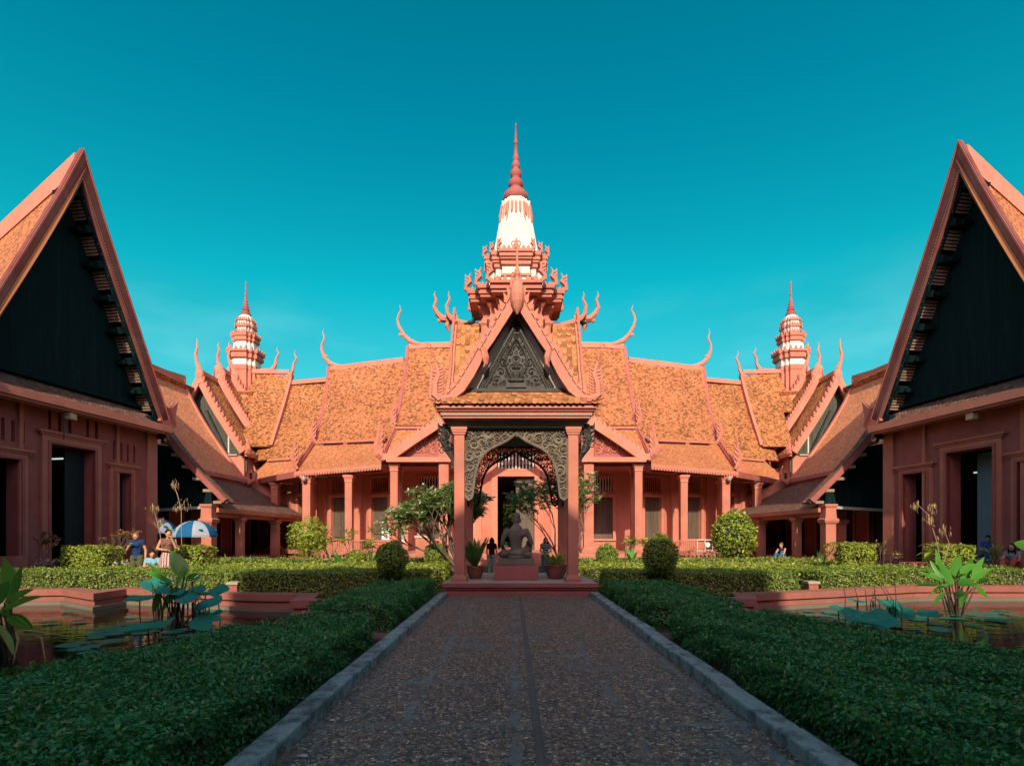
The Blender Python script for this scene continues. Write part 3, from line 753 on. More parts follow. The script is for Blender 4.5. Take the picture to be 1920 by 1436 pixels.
# carved pointed arches between the columns
def arch(name, mat, y, solid, seed):
    m = MB(); U = Vector((1,0,0)); Z = Vector((0,0,1)); hw = 1.335; top = 4.33
    # lower edge of the fretwork: pointed ogee
    half = [(0,4.20),(.10,4.11),(.25,4.0),(.45,3.9),(.65,3.81),(.82,3.68),(.95,3.5),(1.03,3.28),(1.08,3.02),(1.115,2.78),(1.13,2.62),(1.16,2.52),(1.24,2.46),(1.30,2.52)]
    for sg in (-1, 1):
        pts = [Vector((CX+sg*x, y, z)) for x, z in half]
        m.tube(pts, .035, 6)
        poly = [(x, z) for x, z in half]+[(hw, 2.5),(hw, top),(0, top)]
        if solid:
            outl = [Vector((CX+sg*x, y+.03, z)) for x, z in half]+[Vector((CX+sg*hw, y+.03, 2.55)), Vector((CX+sg*hw, y+.03, top)), Vector((CX, y+.03, top))]
            # backing in strips so the concave outline stays valid
            for (x0, z0), (x1, z1) in zip(half, half[1:]):
                if x1 > x0: m.prism([(CX+sg*x0, y+.03, z0),(CX+sg*x1, y+.03, z1),(CX+sg*x1, y+.03, top),(CX+sg*x0, y+.03, top)], (0,.03,0))
            m.prism([(CX+sg*1.3, y+.03, 2.52),(CX+sg*hw, y+.03, 2.52),(CX+sg*hw, y+.03, top),(CX+sg*1.3, y+.03, top)], (0,.03,0))
        pl2 = poly if sg > 0 else [(-x, z) for x, z in poly]
        pc = scrollfill(m, (CX, y, 0), U, Z, pl2, .022, .14 if solid else .11, 330, seed+(sg if not solid else 0), .55, .25 if solid else .34)
    m.box(CX-hw, CX+hw, y-.03, y+.03, top-.05, top)
    for sg in (-1, 1): m.box(CX+sg*hw-.03, CX+sg*hw+.0, y-.03, y+.03, 2.5, top)
    m.build(name, mat, pav)
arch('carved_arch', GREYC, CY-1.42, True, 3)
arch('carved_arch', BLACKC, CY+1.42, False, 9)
# side arches, seen edge-on
for ix in (-1, 1):
    m = MB(); x = CX+ix*1.47; U = Vector((0,1,0)); Z = Vector((0,0,1))
    half = [(0,4.20),(.25,4.0),(.45,3.9),(.65,3.81),(.82,3.68),(.95,3.5),(1.03,3.28),(1.08,3.02),(1.13,2.62),(1.24,2.46)]
    for sg in (-1, 1):
        m.tube([(x, CY+sg*a, b) for a, b in half], .035, 6)
        pl2 = [(sg*a, b) for a, b in half]+[(sg*1.28,2.5),(sg*1.28,4.33),(0,4.33)]
        scrollfill(m, (x, CY, 0), U, Z, pl2, .05, .13, 60, 21+sg+ix, .62, .26)
    m.build('carved_arch', BLACKC, pav)
# ---- spire
spire = MB()
def rd(m, spec):
    m.loft([redent(CX, CY, s_, z) for z, s_ in spec])
m = MB(); rd(m, [(6.9,.74),(7.35,.74),(7.42,.80),(7.5,.74),(7.6,.70),(7.75,.72),(7.85,.80),(7.93,.82),(7.95,.96),(8.02,.96),(8.03,1.0),(8.10,1.0),(8.11,.97),(8.16,.97),(8.17,1.02),(8.24,1.02),(8.25,.7)])
m.build('spire_base', RED, pav)
m = MB(); rd(m, [(8.252,.60),(8.55,.58),(8.97,.545)]); m.build('spire_drum', WHITE, pav)
m = MB(); rd(m, [(8.252,.63),(8.33,.61),(8.34,.58)]); rd(m, [(8.60,.57),(8.61,.61),(8.67,.61),(8.68,.57)]); rd(m, [(8.90,.55),(8.93,.60),(9.02,.60),(9.05,.64),(9.1,.64),(9.11,.67),(9.17,.67),(9.18,.65),(9.22,.65),(9.23,.68),(9.30,.68),(9.302,.5)])
m.build('spire_cornice', REDP, pav)
m = MB(); rd(m, [(9.304,.50),(9.5,.475),(9.9,.42),(10.4,.355),(10.88,.30),(10.95,.31),(11.0,.31),(11.01,.26),(11.08,.24)]); m.build('spire_cone', WHITE, pav)
m = MB()
for k in range(4):
    an = math.pi/2*k; ca, sa = math.cos(an), math.sin(an)
    for x, yv, L in ((0,-1.3,.32),(.34,-1.3,.30),(-.34,-1.3,.30),(.84,-1.0,.34),(-.84,-1.0,.34),(1.0,-.8,.3),(-1.0,-.8,.3),(.68,-1.26,.5),(-.68,-1.26,.5)):
        q = lambda s_, z, o=1.03: Vector((CX+s_*o*(x*ca-yv*sa), CY+s_*o*(x*sa+yv*ca), z))
        m.tube([q(.305,10.86), q(.325,10.7), q(.345,10.9-L), q(.352,10.82-L)], [.035,.035,.03,.004], 5)
m.build('spire_drops', REDP, pav)
m = MB(); m.lathe((CX, CY, 0), [(11.05,.25),(11.10,.34),(11.2,.365),(11.3,.33),(11.4,.24),(11.48,.16),(11.5,.18),(11.58,.215),(11.66,.2),(11.76,.12),(11.79,.14),(11.88,.165),(11.96,.15),(12.04,.09),(12.07,.11),(12.14,.12),(12.2,.1),(12.28,.07),(12.32,.09),(12.38,.08),(12.48,.055),(12.75,.038),(12.77,.06),(12.82,.05),(12.86,.034),(13.28,.016),(13.30,.026),(13.34,.012),(13.37,.0)], 20)
m.build('spire_finial', REDD, pav, smooth=True)
def crown(s_, z, h, hp):
    m = MB(); cs = [(.68,-1.3),(.68+.32,-1.0),(1.3,-.68)]
    for k in range(4):
        an = math.pi/2*k; ca, sa = math.cos(an), math.sin(an)
        W2 = lambda x, y: Vector((CX+s_*(x*ca-y*sa), CY+s_*(x*sa+y*ca), z))
        for x, y in ((.64,-1.26),(.96,-.96),(1.26,-.64)):
            for mx in ((x, y),):
                p = W2(*mx); out = (p-Vector((CX,CY,z))); out.z = 0; out.normalize(); wd = Vector((1,0,0)) if abs(out.y) > .1 else Vector((0,1,0))
                sgx = 1 if p.x > CX else -1
                # serpent-like S leaf leaning outward
                Z = Vector((0,0,1)); D = Vector((sgx,0,0))
                m.tube([p, p+D*.10*h/.5+Z*h*.12, p+D*.10*h/.5+Z*h*.3, p-D*.01+Z*h*.5, p+D*.03*h/.5+Z*h*.72, p-D*.02+Z*h*1.0], [.07*h/.5,.09*h/.5,.085*h/.5,.07*h/.5,.055*h/.5,.004], 6, True, .7)
                for i in range(3): m.tube([p+D*.03+Z*h*(.35+.17*i), p+D*(.12*h/.5)+Z*h*(.45+.17*i), p+D*(.13*h/.5)+Z*h*(.58+.17*i)], [.04*h/.5,.03*h/.5,.003], 4)
        for x in np.linspace(-.5, .5, 6): flame(m, W2(x, -1.27), hp, hp*.7, .06, (W2(1,0)-W2(0,0)))
        for x in (.78,.9): flame(m, W2(x,-.98), hp*.8, hp*.6, .05, (W2(1,0)-W2(0,0))); flame(m, W2(-x,-.98), hp*.8, hp*.6, .05, (W2(1,0)-W2(0,0)))
        for x in (1.08,1.2): flame(m, W2(x,-.67), hp*.8, hp*.6, .05, (W2(1,0)-W2(0,0))); flame(m, W2(-x,-.67), hp*.8, hp*.6, .05, (W2(1,0)-W2(0,0)))
    c = Vector((CX, CY-1.3*s_, z)); spiral(m, c+Vector((-.07,0,.13)), Vector((1,0,0)), Vector((0,0,1)), .09, 1.2, .25, 0, 1); spiral(m, c+Vector((.07,0,.13)), Vector((1,0,0)), Vector((0,0,1)), .09, 1.2, .25, 3.14, -1); m.tube([c, c+Vector((0,0,.3))], [.06,.01], 6)
    m.build('flame_crown', REDP, pav)
crown(1.0, 8.24, .52, .15); crown(.66, 9.30, .34, .12)

# ---------------- statue, pedestal
STX = (968-960)/1000*14.75; STY = 14.75
STB = .91
ped = thing('statue_pedestal', 'square red rendered block carrying the seated stone statue in the pavilion', 'pedestal', (STX, STY, .345))
m = MB(); m.cbox((STX, STY, 0), 1.17, 1.1, .347, .74); m.build('block', REDD, ped, bevel=.015)
m = MB(); m.cbox((STX, STY, 0), .97, .95, .742, STB); m.build('plinth_slab', STONE, ped, bevel=.02)
SHADEB = plaster('shade_darkened_board', (.17,.05,.042), .25, .85, stain=.7)  # red darkened so the board faces look shaded despite the grazing sun
BATT = plaster('dull_battens', (.30,.21,.15), .3)
# ================================================================ MUSEUM BACK RANGE
mus = thing('museum_hall', 'long red museum range with orange tiled roofs and a colonnade behind the pavilion', 'museum building', (0.2, 33, 0))
def q2(a): return 1936-a
Z3 = Vector((0,0,1))
def both(fn):
    """run fn for the left half, then mirrored about the axis"""
    global KM
    fn(-1); KM = 1.0; fn(1); KM = None
def col_at(px, Y, ztop, wd, parent, z0=.6, mat=None, cap=True):
    mat = mat or RED; c = PX(px, Y); m = MB(); h = wd/2
    m.cbox(c, wd, wd, z0+.30, ztop-.42)
    m.cbox(c, wd*.62, wd+.03, z0+.5, ztop-.75)
    parent = m.build('column', mat, parent)
    m = MB(); m.sqlathe(c, [(z0,h*1.5),(z0+.14,h*1.5),(z0+.16,h*1.3),(z0+.24,h*1.2),(z0+.30,h*1.0)]); m.build('column_base', mat, parent)
    m = MB(); m.sqlathe(c, [(ztop-.44,h*1.0),(ztop-.43,h*1.15),(ztop-.38,h*1.15),(ztop-.37,h*1.05),(ztop-.28,h*1.1),(ztop-.2,h*1.25),(ztop-.1,h*1.5),(ztop,h*1.5)]); m.build('column_capital', REDP, parent)
def verge(pts, th=(.12,0,0), w=.22, mat=None, parent=None, crest=0, name='verge_board', lift=.0, step=.35):
    m = MB(); pts = [Vector(p)+Z3*lift for p in pts]; board(m, pts, w, th, name == 'bargeboard')
    if crest: teeth(m, pts, crest, step, Vector(th)*.6, .25)
    return m.build(name, mat or RED, parent)
def spike(p, h, parent, r=.09, d=(1,0,0), name='eave_finial'):
    m = MB(); p = Vector(p); d = Vector(d)
    m.tube([p-d*.15, p+Z3*h*.08, p+d*.06*h+Z3*h*.3, p+Z3*h*.6, p-d*.02*h+Z3*h], [r*.9, r*1.3, r*1.1, r*.6, .01], 6)
    for i in range(4): m.tube([p+Z3*h*(.1+.13*i), p-d*(.13)*h*.6+Z3*h*(.2+.13*i), p-d*.08*h+Z3*h*(.3+.13*i)], [r*.7, r*.5, .005], 4)
    return m.build(name, RED, parent)
def ridgecap(pts, r, parent, mat=None, name='ridge_cap'):
    m = MB(); pts = [Vector(p) for p in pts]
    for a, b in zip(pts, pts[1:]): m.bar(a, b+(b-a)*.01, r*1.5, r*2.2)
    return m.build(name, mat or REDP, parent)
def fasc(a, b, h, parent, d=.12, mat=None, name='eave_fascia', scal=True):
    a = Vector(a); b = Vector(b); m = MB(); m.bar(a-Z3*h*.3, b-Z3*h*.3, d, h*.6)
    if scal:
        L = (b-a).length; dd = (b-a)/L; n = max(1, int(L/.22)); sd = Vector((-dd.y, dd.x, 0))
        for i in range(n):
            c = a+dd*(i+.5)*L/n - Z3*(h*.6)
            m.prism([c-dd*.1-sd*.05, c+dd*.1-sd*.05, c+dd*.06-Z3*h*.35-sd*.05, c-dd*.06-Z3*h*.35-sd*.05], sd*.04)
    return m.build(name, mat or REDP, parent)

A1, A2 = PX(968, 33.8), PX(740, 34.4); A3 = PX(590, 37.4); A4 = PX(440, 42.0)
def half(side):
    sgn = side
    F_ = (lambda v: v)
    # ---- roofs: raised centre, section A, section B
    def roof(name, ra, rb, eb, ea, mat, sag=.35, nu=10, nv=10, sagx=0.0, parent=mus):
        m = MB(); m.slope(ra, rb, eb, ea, nu, nv, sag, .16, sagx); m.build(name, mat, parent); return m
    # section A
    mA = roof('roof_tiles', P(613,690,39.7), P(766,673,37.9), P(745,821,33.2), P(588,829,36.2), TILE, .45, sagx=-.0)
    verge([p+Z3*.12 for p in mA.edgeL], (.2,0,0), .28, REDD, mus)
    roof('skirt_tiles', P(586,836,36.1), P(745,829,33.2), P(735,868,30.7), P(553,884,34.2), TILEL, .08, nv=4)
    fasc(P(588,830,36.2)+Vector((0,-.12,.05)), P(722,824,33.5)+Vector((0,-.12,.05)), .26, mus, name='roof_band', scal=False, mat=RED)
    fasc(P(553,884,34.2), P(716,870,31.0), .34, mus)
    ridgecap([P(620,690,39.7), P(640,689.5,39.4), P(690,683,38.8), P(757,675,38)], .16, mus)
    m = MB(); pts = [P(a,b,39.6) for a, b in ((645,688),(630,686),(618,681),(609,671),(604,658),(603,647),(607,638),(608,632),(605,624),(607,617))]
    m.tube(pts, [.12,.16,.18,.15,.11,.085,.07,.055,.035,.01], 7); m.ell(P(610,668,39.6), (.2,.12,.14), 7, 5); m.build('ridge_horn', REDP, mus)
    # hip crest of the skirt and its spikes
    verge([P(587,829,36.1)+Z3*.05, P(570,853,35.1), P(554,878,34.15)+Z3*.1], (.14,0,0), .2, REDD, mus, crest=.22, name='hip_crest', step=.28)
    spike(P(587,829,36.0), 2.2, mus, .13, (-1,0,0)); spike(P(553,880,34.1), 2.5, mus, .13, (-1,0,0))
    # raised centre
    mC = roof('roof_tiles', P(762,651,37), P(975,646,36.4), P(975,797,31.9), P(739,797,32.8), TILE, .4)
    verge([p+Z3*.12 for p in mC.edgeL], (.2,0,0), .28, REDD, mus)
    ridgecap([P(768,650,37), P(800,648,36.9), P(968,645,36.4)], .17, mus)
    m = MB(); pts = [P(a,b,36.9) for a, b in ((795,647),(780,644),(768,639),(757,628),(748,612),(745,600),(748,588),(752,582),(749,572))]
    m.tube(pts, [.10,.15,.17,.14,.10,.08,.065,.04,.01], 7); m.ell(P(752,628,36.9), (.18,.12,.13), 7, 5); m.build('ridge_horn', REDP, mus)
    spike(P(738,797,32.7), 1.9, mus, .11, (-1,0,0))
    fasc(P(738,800,32.7)+Vector((0,-.1,0)), P(975,800,31.8)+Vector((0,-.1,0)), .25, mus, name='roof_band', scal=False, mat=RED)
    # porch: skirt behind the bargeboard, carved tympanum
    roof('porch_tiles', P(741,806,32.4), P(846,806,31.9), P(846,858,30), P(716,858,30.3), TILEL, .06, nv=4)
    verge([P(740,805,32.4)+Z3*.05, P(728,830,31.3)+Z3*.05, P(719,852,30.3)+Z3*.1], (.12,0,0), .2, REDD, mus, crest=.2, name='hip_crest', step=.28)
    yb = 28.7
    bp = [P(708,866,yb), P(716,868,yb), P(728,864,yb), P(770,835,yb), P(826,797,yb), P(968,712,yb)]
    m = MB(); board(m, [P(714,851,yb), P(728,851,yb), P(770,822,yb), P(826,786,yb), P(968,700,yb)], [.30,.44,.42,.40,.40], (0,-.22,0)); m.build('porch_bargeboard', REDP, mus)
    m = MB(); teeth(m, [P(728,850,yb), P(770,821,yb), P(826,785,yb), P(880,752,yb)], .22, .3, (0,-.12,0), .2); m.build('flame_crest', REDP, mus)
    spike(P(711,858,yb-.1), 2.1, mus, .2, (-1,0,0), 'naga_finial')
    # porch roof body behind its gable
    m = MB(); m.slope(P(846,780,yb+.02), P(846,786,31), P(729,852,31), P(718,853,yb+.02), 3, 5, 0, .1); m.build('porch_roof', TILEL, mus)
    yt = yb+.35
    m = MB(); tp = [P(728,862,yt), P(846,862,yt), P(846,788,yt), P(826,802,yt), P(770,838,yt)]
    m.prism(tp, (0,.12,0)); m.build('porch_tympanum', REDD, mus)
    m = MB(); O = Vector((0, yt-.03, 0)); pl = [(p.x, p.z) for p in [P(752,850,yt), P(835,850,yt), P(835,803,yt), P(778,838,yt)]]
    scrollfill(m, O, Vector((1,0,0)), Z3, pl, .07, .24, 70, 31, .55, .22); m.build('tympanum_carving', RED, mus)
    fasc(P(726,858,yb), P(846,858,yb), .42, mus, .5, name='porch_beam', scal=False)
    # colonnade
    col_at(833, 28.9, 7.5, .52, mus); col_at(740, 29.0, 5.45, .40, mus)
    col_at(748, 31.0, 5.45, .34, mus); col_at(655, 32.6, 5.2, .42, mus); col_at(577, 34.2, 5.3, .50, mus)
    col_at(584, 35.8, 5.2, .42, mus); col_at(517, 37.3, 5.2, .45, mus)
    # section B and its skirt
    roof('roof_tiles', P(530,722,43.6), P(625,712,42), P(600,853,39), P(474,864,40.2), TILEM, .3)
    ridgecap([P(545,718,43.3), P(612,712,42)], .15, mus)
    roof('skirt_tiles', P(502,864,39.8), P(600,857,38.8), P(600,893,37.0), P(457,904,39.8), TILEL, .05, nv=4)
    fasc(P(502,861,39.7)+Z3*.0, P(590,854,38.7), .28, mus, name='roof_band', scal=False, mat=RED)
    fasc(P(457,904,39.8), P(562,896,37.1), .34, mus)
    # raised roof tiers turning the corner
    a = PX(540,43.0); 
    m = MB(); m.slope((-20.6,43.2,14.6),(-18.0,43.2,14.5),(-18.35,40.3,8.25),(-20.6,40.3,8.25), 6, 8, .25, .15); m.build('corner_roof_tiles', TILEM, mus)
    verge([p+Z3*.12 for p in m.edgeR], (.22,0,0), .35, RED, mus)
    m = MB(); m.slope((-21.4,44.2,14.95),(-19.85,43.8,14.9),(-20.15,42.3,11.3),(-22.0,42.3,11.3), 6, 6, .15, .15); m.build('corner_roof_tiles', TILEM, mus)
    verge([p+Z3*.12 for p in m.edgeR], (.22,0,0), .35, RED, mus)
    for base, tips, Y in (((540,712),[(534,711),(543,705),(549,694),(551,682),(556,672),(552,664),(553,657)],43.2), ((507,700),[(500,704),(511,694),(517,683),(518,672),(523,663),(519,656),(520,650)],43.8)):
        m = MB(); m.tube([P(a_, b_, Y) for a_, b_ in tips], [.18,.20,.12,.09,.07,.045,.01], 6); m.build('ridge_horn', REDP, mus)
    ridgecap([Vector((-18.0,43.2,14.75)), Vector((-21,43.2,14.8))], .14, mus); ridgecap([Vector((-19.85,43.8,15.05)), Vector((-21.4,44.2,15.1))], .14, mus)
both(half)
# walls of the back range
def walls(side):
    segs = [(A2, A3, [(697,728,932,1012),(697,728,895,922),(622,650,932,1010),(623,645,895,922)]),
            (A3, A4, [(560,580,930,1008),(560,580,896,920),(500,525,935,1006),(500,525,905,926)])]
    for A, B, ops in segs:
        W = Wall(A, B, .0, 6.6, .4, (0,1)); o = []
        for i, (x0, x1, y0, y1) in enumerate(ops):
            ua, ub = sorted((W.u(x0), W.u(x1))); za, zb = W.zat((x0+x1)/2, y1), W.zat((x0+x1)/2, y0)
            o.append((ua, ub, za, zb))
        W.build('colonnade_wall', RED, mus, o)
        for i, op in enumerate(o):
            if i % 2 == 0:
                sf = W.frame('shutter_frame', REDP, mus, op, .2, .08, True)
                m = MB(); W.slab(m, op[0], op[1], op[2], op[3], .18, .24); 
                mid = (op[0]+op[1])/2; W.slab(m, mid-.03, mid+.03, op[2], op[3], .15, .18); m.build('shutter', GWOOD, sf)
            else:
                f = W.frame('vent_frame', REDP, mus, op, .12, .05)
                m = MB(); W.slab(m, op[0], op[1], op[2], op[3], .36, .39); m.build('vent_recess', DARK, f)
                m = MB(); n = 8
                for k in range(n):
                    u = op[0]+(op[1]-op[0])*(k+.5)/n; p = W.pt(u, op[2], .12); m.lathe((p.x, p.y, op[2]), [(0,.045),((op[3]-op[2])*.5,.028),(op[3]-op[2],.045)], 6)
                m.build('vent_balusters', REDP, f)
        # shallow pilasters between the shutters
        us = sorted(x for op in o[::2] for x in (op[0], op[1]))
        for ua, ub in zip([0]+us[1::2], us[0::2]+[W.L]):
            if ub-ua > .9: m = MB(); mid = (ua+ub)/2; W.slab(m, mid-.28, mid+.28, 1.1, 5.6, -.12, .0); m.build('pilaster', REDP, mus)
        m = MB(); W.slab(m, 0, W.L, 5.7, 6.1, -.2, .0); W.slab(m, 0, W.L, .6, 1.1, -.06, .0); m.build('wall_moulding', RED, mus)
both(walls)
# centre wall with the tall doorway
Wc = Wall(PX(740,34.4), PX(1196,34.4), 0, 7.2, .5, (0,1))
def opn(W, x0, x1, y0, y1): 
    ua, ub = sorted((W.u(x0), W.u(x1))); xm = (x0+x1)/2; return (ua, ub, W.zat(xm, y1), W.zat(xm, y0))
dO = opn(Wc, 933, 1002, 893, 1050); dO = (dO[0], dO[1], .6, dO[3]); vO = opn(Wc, 932, 1003, 846, 879)
sO = [opn(Wc, 787, 823, 895, 920), opn(Wc, 787, 823, 932, 1010), opn(Wc, 1113, 1149, 895, 920), opn(Wc, 1113, 1149, 932, 1010)]
Wc.build('entrance_wall', RED, mus, [dO, vO]+sO)
Wc.frame('door_frame', REDP, mus, dO, .38, .12, False); Wc.frame('lattice_frame', REDP, mus, vO, .14, .10, True)
m = MB()
for k in range(11):
    u = vO[0]+(vO[1]-vO[0])*(k+.5)/11; p = Wc.pt(u, vO[2], .1); H = vO[3]-vO[2]; m.lathe((p.x, p.y, vO[2]), [(0,.07),(H*.1,.07),(H*.15,.045),(H*.5,.06),(H*.85,.045),(H,.07)], 8)
m.build('lattice_balusters', WHITE, mus)
m = MB(); Wc.slab(m, vO[0], vO[1], vO[2], vO[3], .42, .45); m.build('lattice_recess', DARK, mus)
for i, op in enumerate(sO):
    if i % 2: 
        m = MB(); Wc.slab(m, op[0], op[1], op[2], op[3], .2, .26); m.build('shutter', GWOOD, mus); Wc.frame('shutter_frame', REDP, mus, op, .2, .08, True)
    else:
        Wc.frame('vent_frame', REDP, mus, op, .12, .05)
        m = MB(); Wc.slab(m, op[0], op[1], op[2], op[3], .40, .43); m.build('vent_recess', DARK, mus); m = MB()
        for k in range(7):
            u = op[0]+(op[1]-op[0])*(k+.5)/7; p = Wc.pt(u, 0, .1); m.lathe((p.x, p.y, op[2]), [(0,.05),(.5,.03),(op[3]-op[2],.05)], 6)
        m.build('vent_balusters', WHITE, mus)
for px in (893, 1042):
    m = MB(); u = Wc.u(px); Wc.slab(m, u-.35, u+.35, .6, 6.6, -.25, 0); Wc.slab(m, u-.22, u+.22, .9, 6.4, -.3, -.25); m.build('pilaster', REDP, mus)
# open carved door leaf (right) and the dim passage behind, open to a garden at the far side
m = MB(); d0 = Wc.pt((dO[0]+dO[1])/2+.0, .6, .3); d1 = Wc.pt(dO[1]-.02, .6, .25)
m.hexa([d0, d1, d1+Vector((0,.1,0)), d0+Vector((0,.1,0))], [p+Z3*(dO[3]-.62) for p in (d0, d1, d1+Vector((0,.1,0)), d0+Vector((0,.1,0)))])
dl = m.build('door_leaf', GWOOD, mus)
m = MB()
for k in range(5):
    z = .8+k*.9; m.box(d0.x+.2, d1.x-.2, d0.y-.05, d0.y-.001, z, z+.7)
m.build('door_panel', GWOOD, dl)
m = MB(); xl, xr = PX(928,34.9).x, PX(1006,34.9).x
m.box(xl-.6, xl-.2, 35, 43, .5, 6); m.box(xr+.2, xr+.6, 35, 43, .5, 6); m.box(xl-.2, xr+.2, 35, 43, 5.4, 5.8)
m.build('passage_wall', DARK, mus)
m = MB(); fx0, fx1, fz0, fz1 = PX(943,43.2).x, PX(965,43.2).x, .6, P(950,938,43.2).z
m.box(-8, fx0, 43.01, 43.3, .5, 7.4); m.box(fx1, 8, 43.01, 43.3, .5, 7.4); m.box(fx0, fx1, 43.01, 43.3, fz1, 7.4)
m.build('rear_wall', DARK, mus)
# floor, plinth, ceiling
m = MB()
pl = [PX(1423+60,39), PX(1364,33.6), PX(1225,30.4), PX(1225,28.0), PX(711,28.0), PX(711,30.4), PX(572,33.6), PX(456,39)]
for i in range(len(pl)):
    pass
flo = [(p.x, p.y) for p in pl]+[(-19,45),(19,45)]
flo = [(p.x, p.y, 0) for p in pl[::-1]]; flo = flo+[(19.3,44,0),(-19.3,44,0)]
m.prism([Vector(p)+Z3*.35 for p in flo], (0,0,.25)); m.build('veranda_floor', REDP, mus)
m = MB()
def inset(ps, k): c = Vector((0,38,0)); return [c+(Vector(p)-c)*k for p in ps]
m.prism([p+Z3*-.1 for p in inset(flo, .985)], (0,0,.45)); m.build('plinth', REDD, mus)
# pierced blocks of the plinth
m = MB()
for a, b in ((pl[1], pl[2]), (pl[3], pl[4]), (pl[5], pl[6])):
    L = (b-a).length; n = int(L/.34)
    for i in range(n):
        c = a.lerp(b, (i+.5)/n); m.cbox(c, .14, .14, .02, .35)
m.build('plinth_blocks', RED, mus)
m = MB(); cl = [PX(1470,40.5), PX(1382,34.8), PX(1215,31.6), PX(1215,29.2), PX(721,29.2), PX(721,31.6), PX(554,34.8), PX(466,40.5)]
cc_ = [Vector((p.x, p.y, 5.62)) for p in cl[::-1]]
xa, xb = PX(842,30).x, PX(1094,30).x
m.prism([cc_[0], cc_[1], cc_[2], cc_[3], Vector((xa, 29.2, 5.62)), Vector((xa, 44, 5.62)), Vector((-19.3,44,5.62))], (0,0,.1))
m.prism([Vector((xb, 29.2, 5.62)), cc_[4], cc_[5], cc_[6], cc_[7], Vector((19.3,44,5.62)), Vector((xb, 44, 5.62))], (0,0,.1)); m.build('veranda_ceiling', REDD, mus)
m = MB(); m.box(xa-.3, xa, 29.3, 34.3, 5.74, 8.0); m.box(xb, xb+.3, 29.3, 34.3, 5.74, 8.0); m.build('portal_cheek', RED, mus)
m = MB()
for a, b in ((cl[0], cl[1]), (cl[1], cl[2]), (cl[2], cl[3]), (cl[3], cl[4]), (cl[4], cl[5]), (cl[5], cl[6]), (cl[6], cl[7])):
    
    if abs(a.y-29.2) < .01 and abs(b.y-29.2) < .01:
        m.bar(Vector((a.x,a.y,5.45)), Vector((xb,b.y,5.45)), .35, .34); m.bar(Vector((xa,a.y,5.45)), Vector((b.x,b.y,5.45)), .35, .34)
    else: m.bar(Vector((a.x,a.y,5.45)), Vector((b.x,b.y,5.45)), .35, .34)
m.build('veranda_beam', REDD, mus)
# closing walls behind the roofs so that no light leaks in
m = MB(); m.box(-19, 19, 44.0, 44.3, 0, 11); m.box(-19,-8.01,43.0,43.9,0,.1)
# back wall with an opening for the passage
m = MB(); m.box(-19, fx0-.3, 44.0, 44.3, 0, 12); m.box(fx1+.3, 19, 44.0, 44.3, 0, 12); m.box(fx0-.3, fx1+.3, 44.0, 44.3, 4.2, 12); m.build('outer_wall', RED, mus)
m = MB(); m.slope((-23,43,13.2),(23,43,13.2),(23,50,5),(-23,50,5), 4, 3, 0, .15); m.build('rear_roof', TILE, mus)

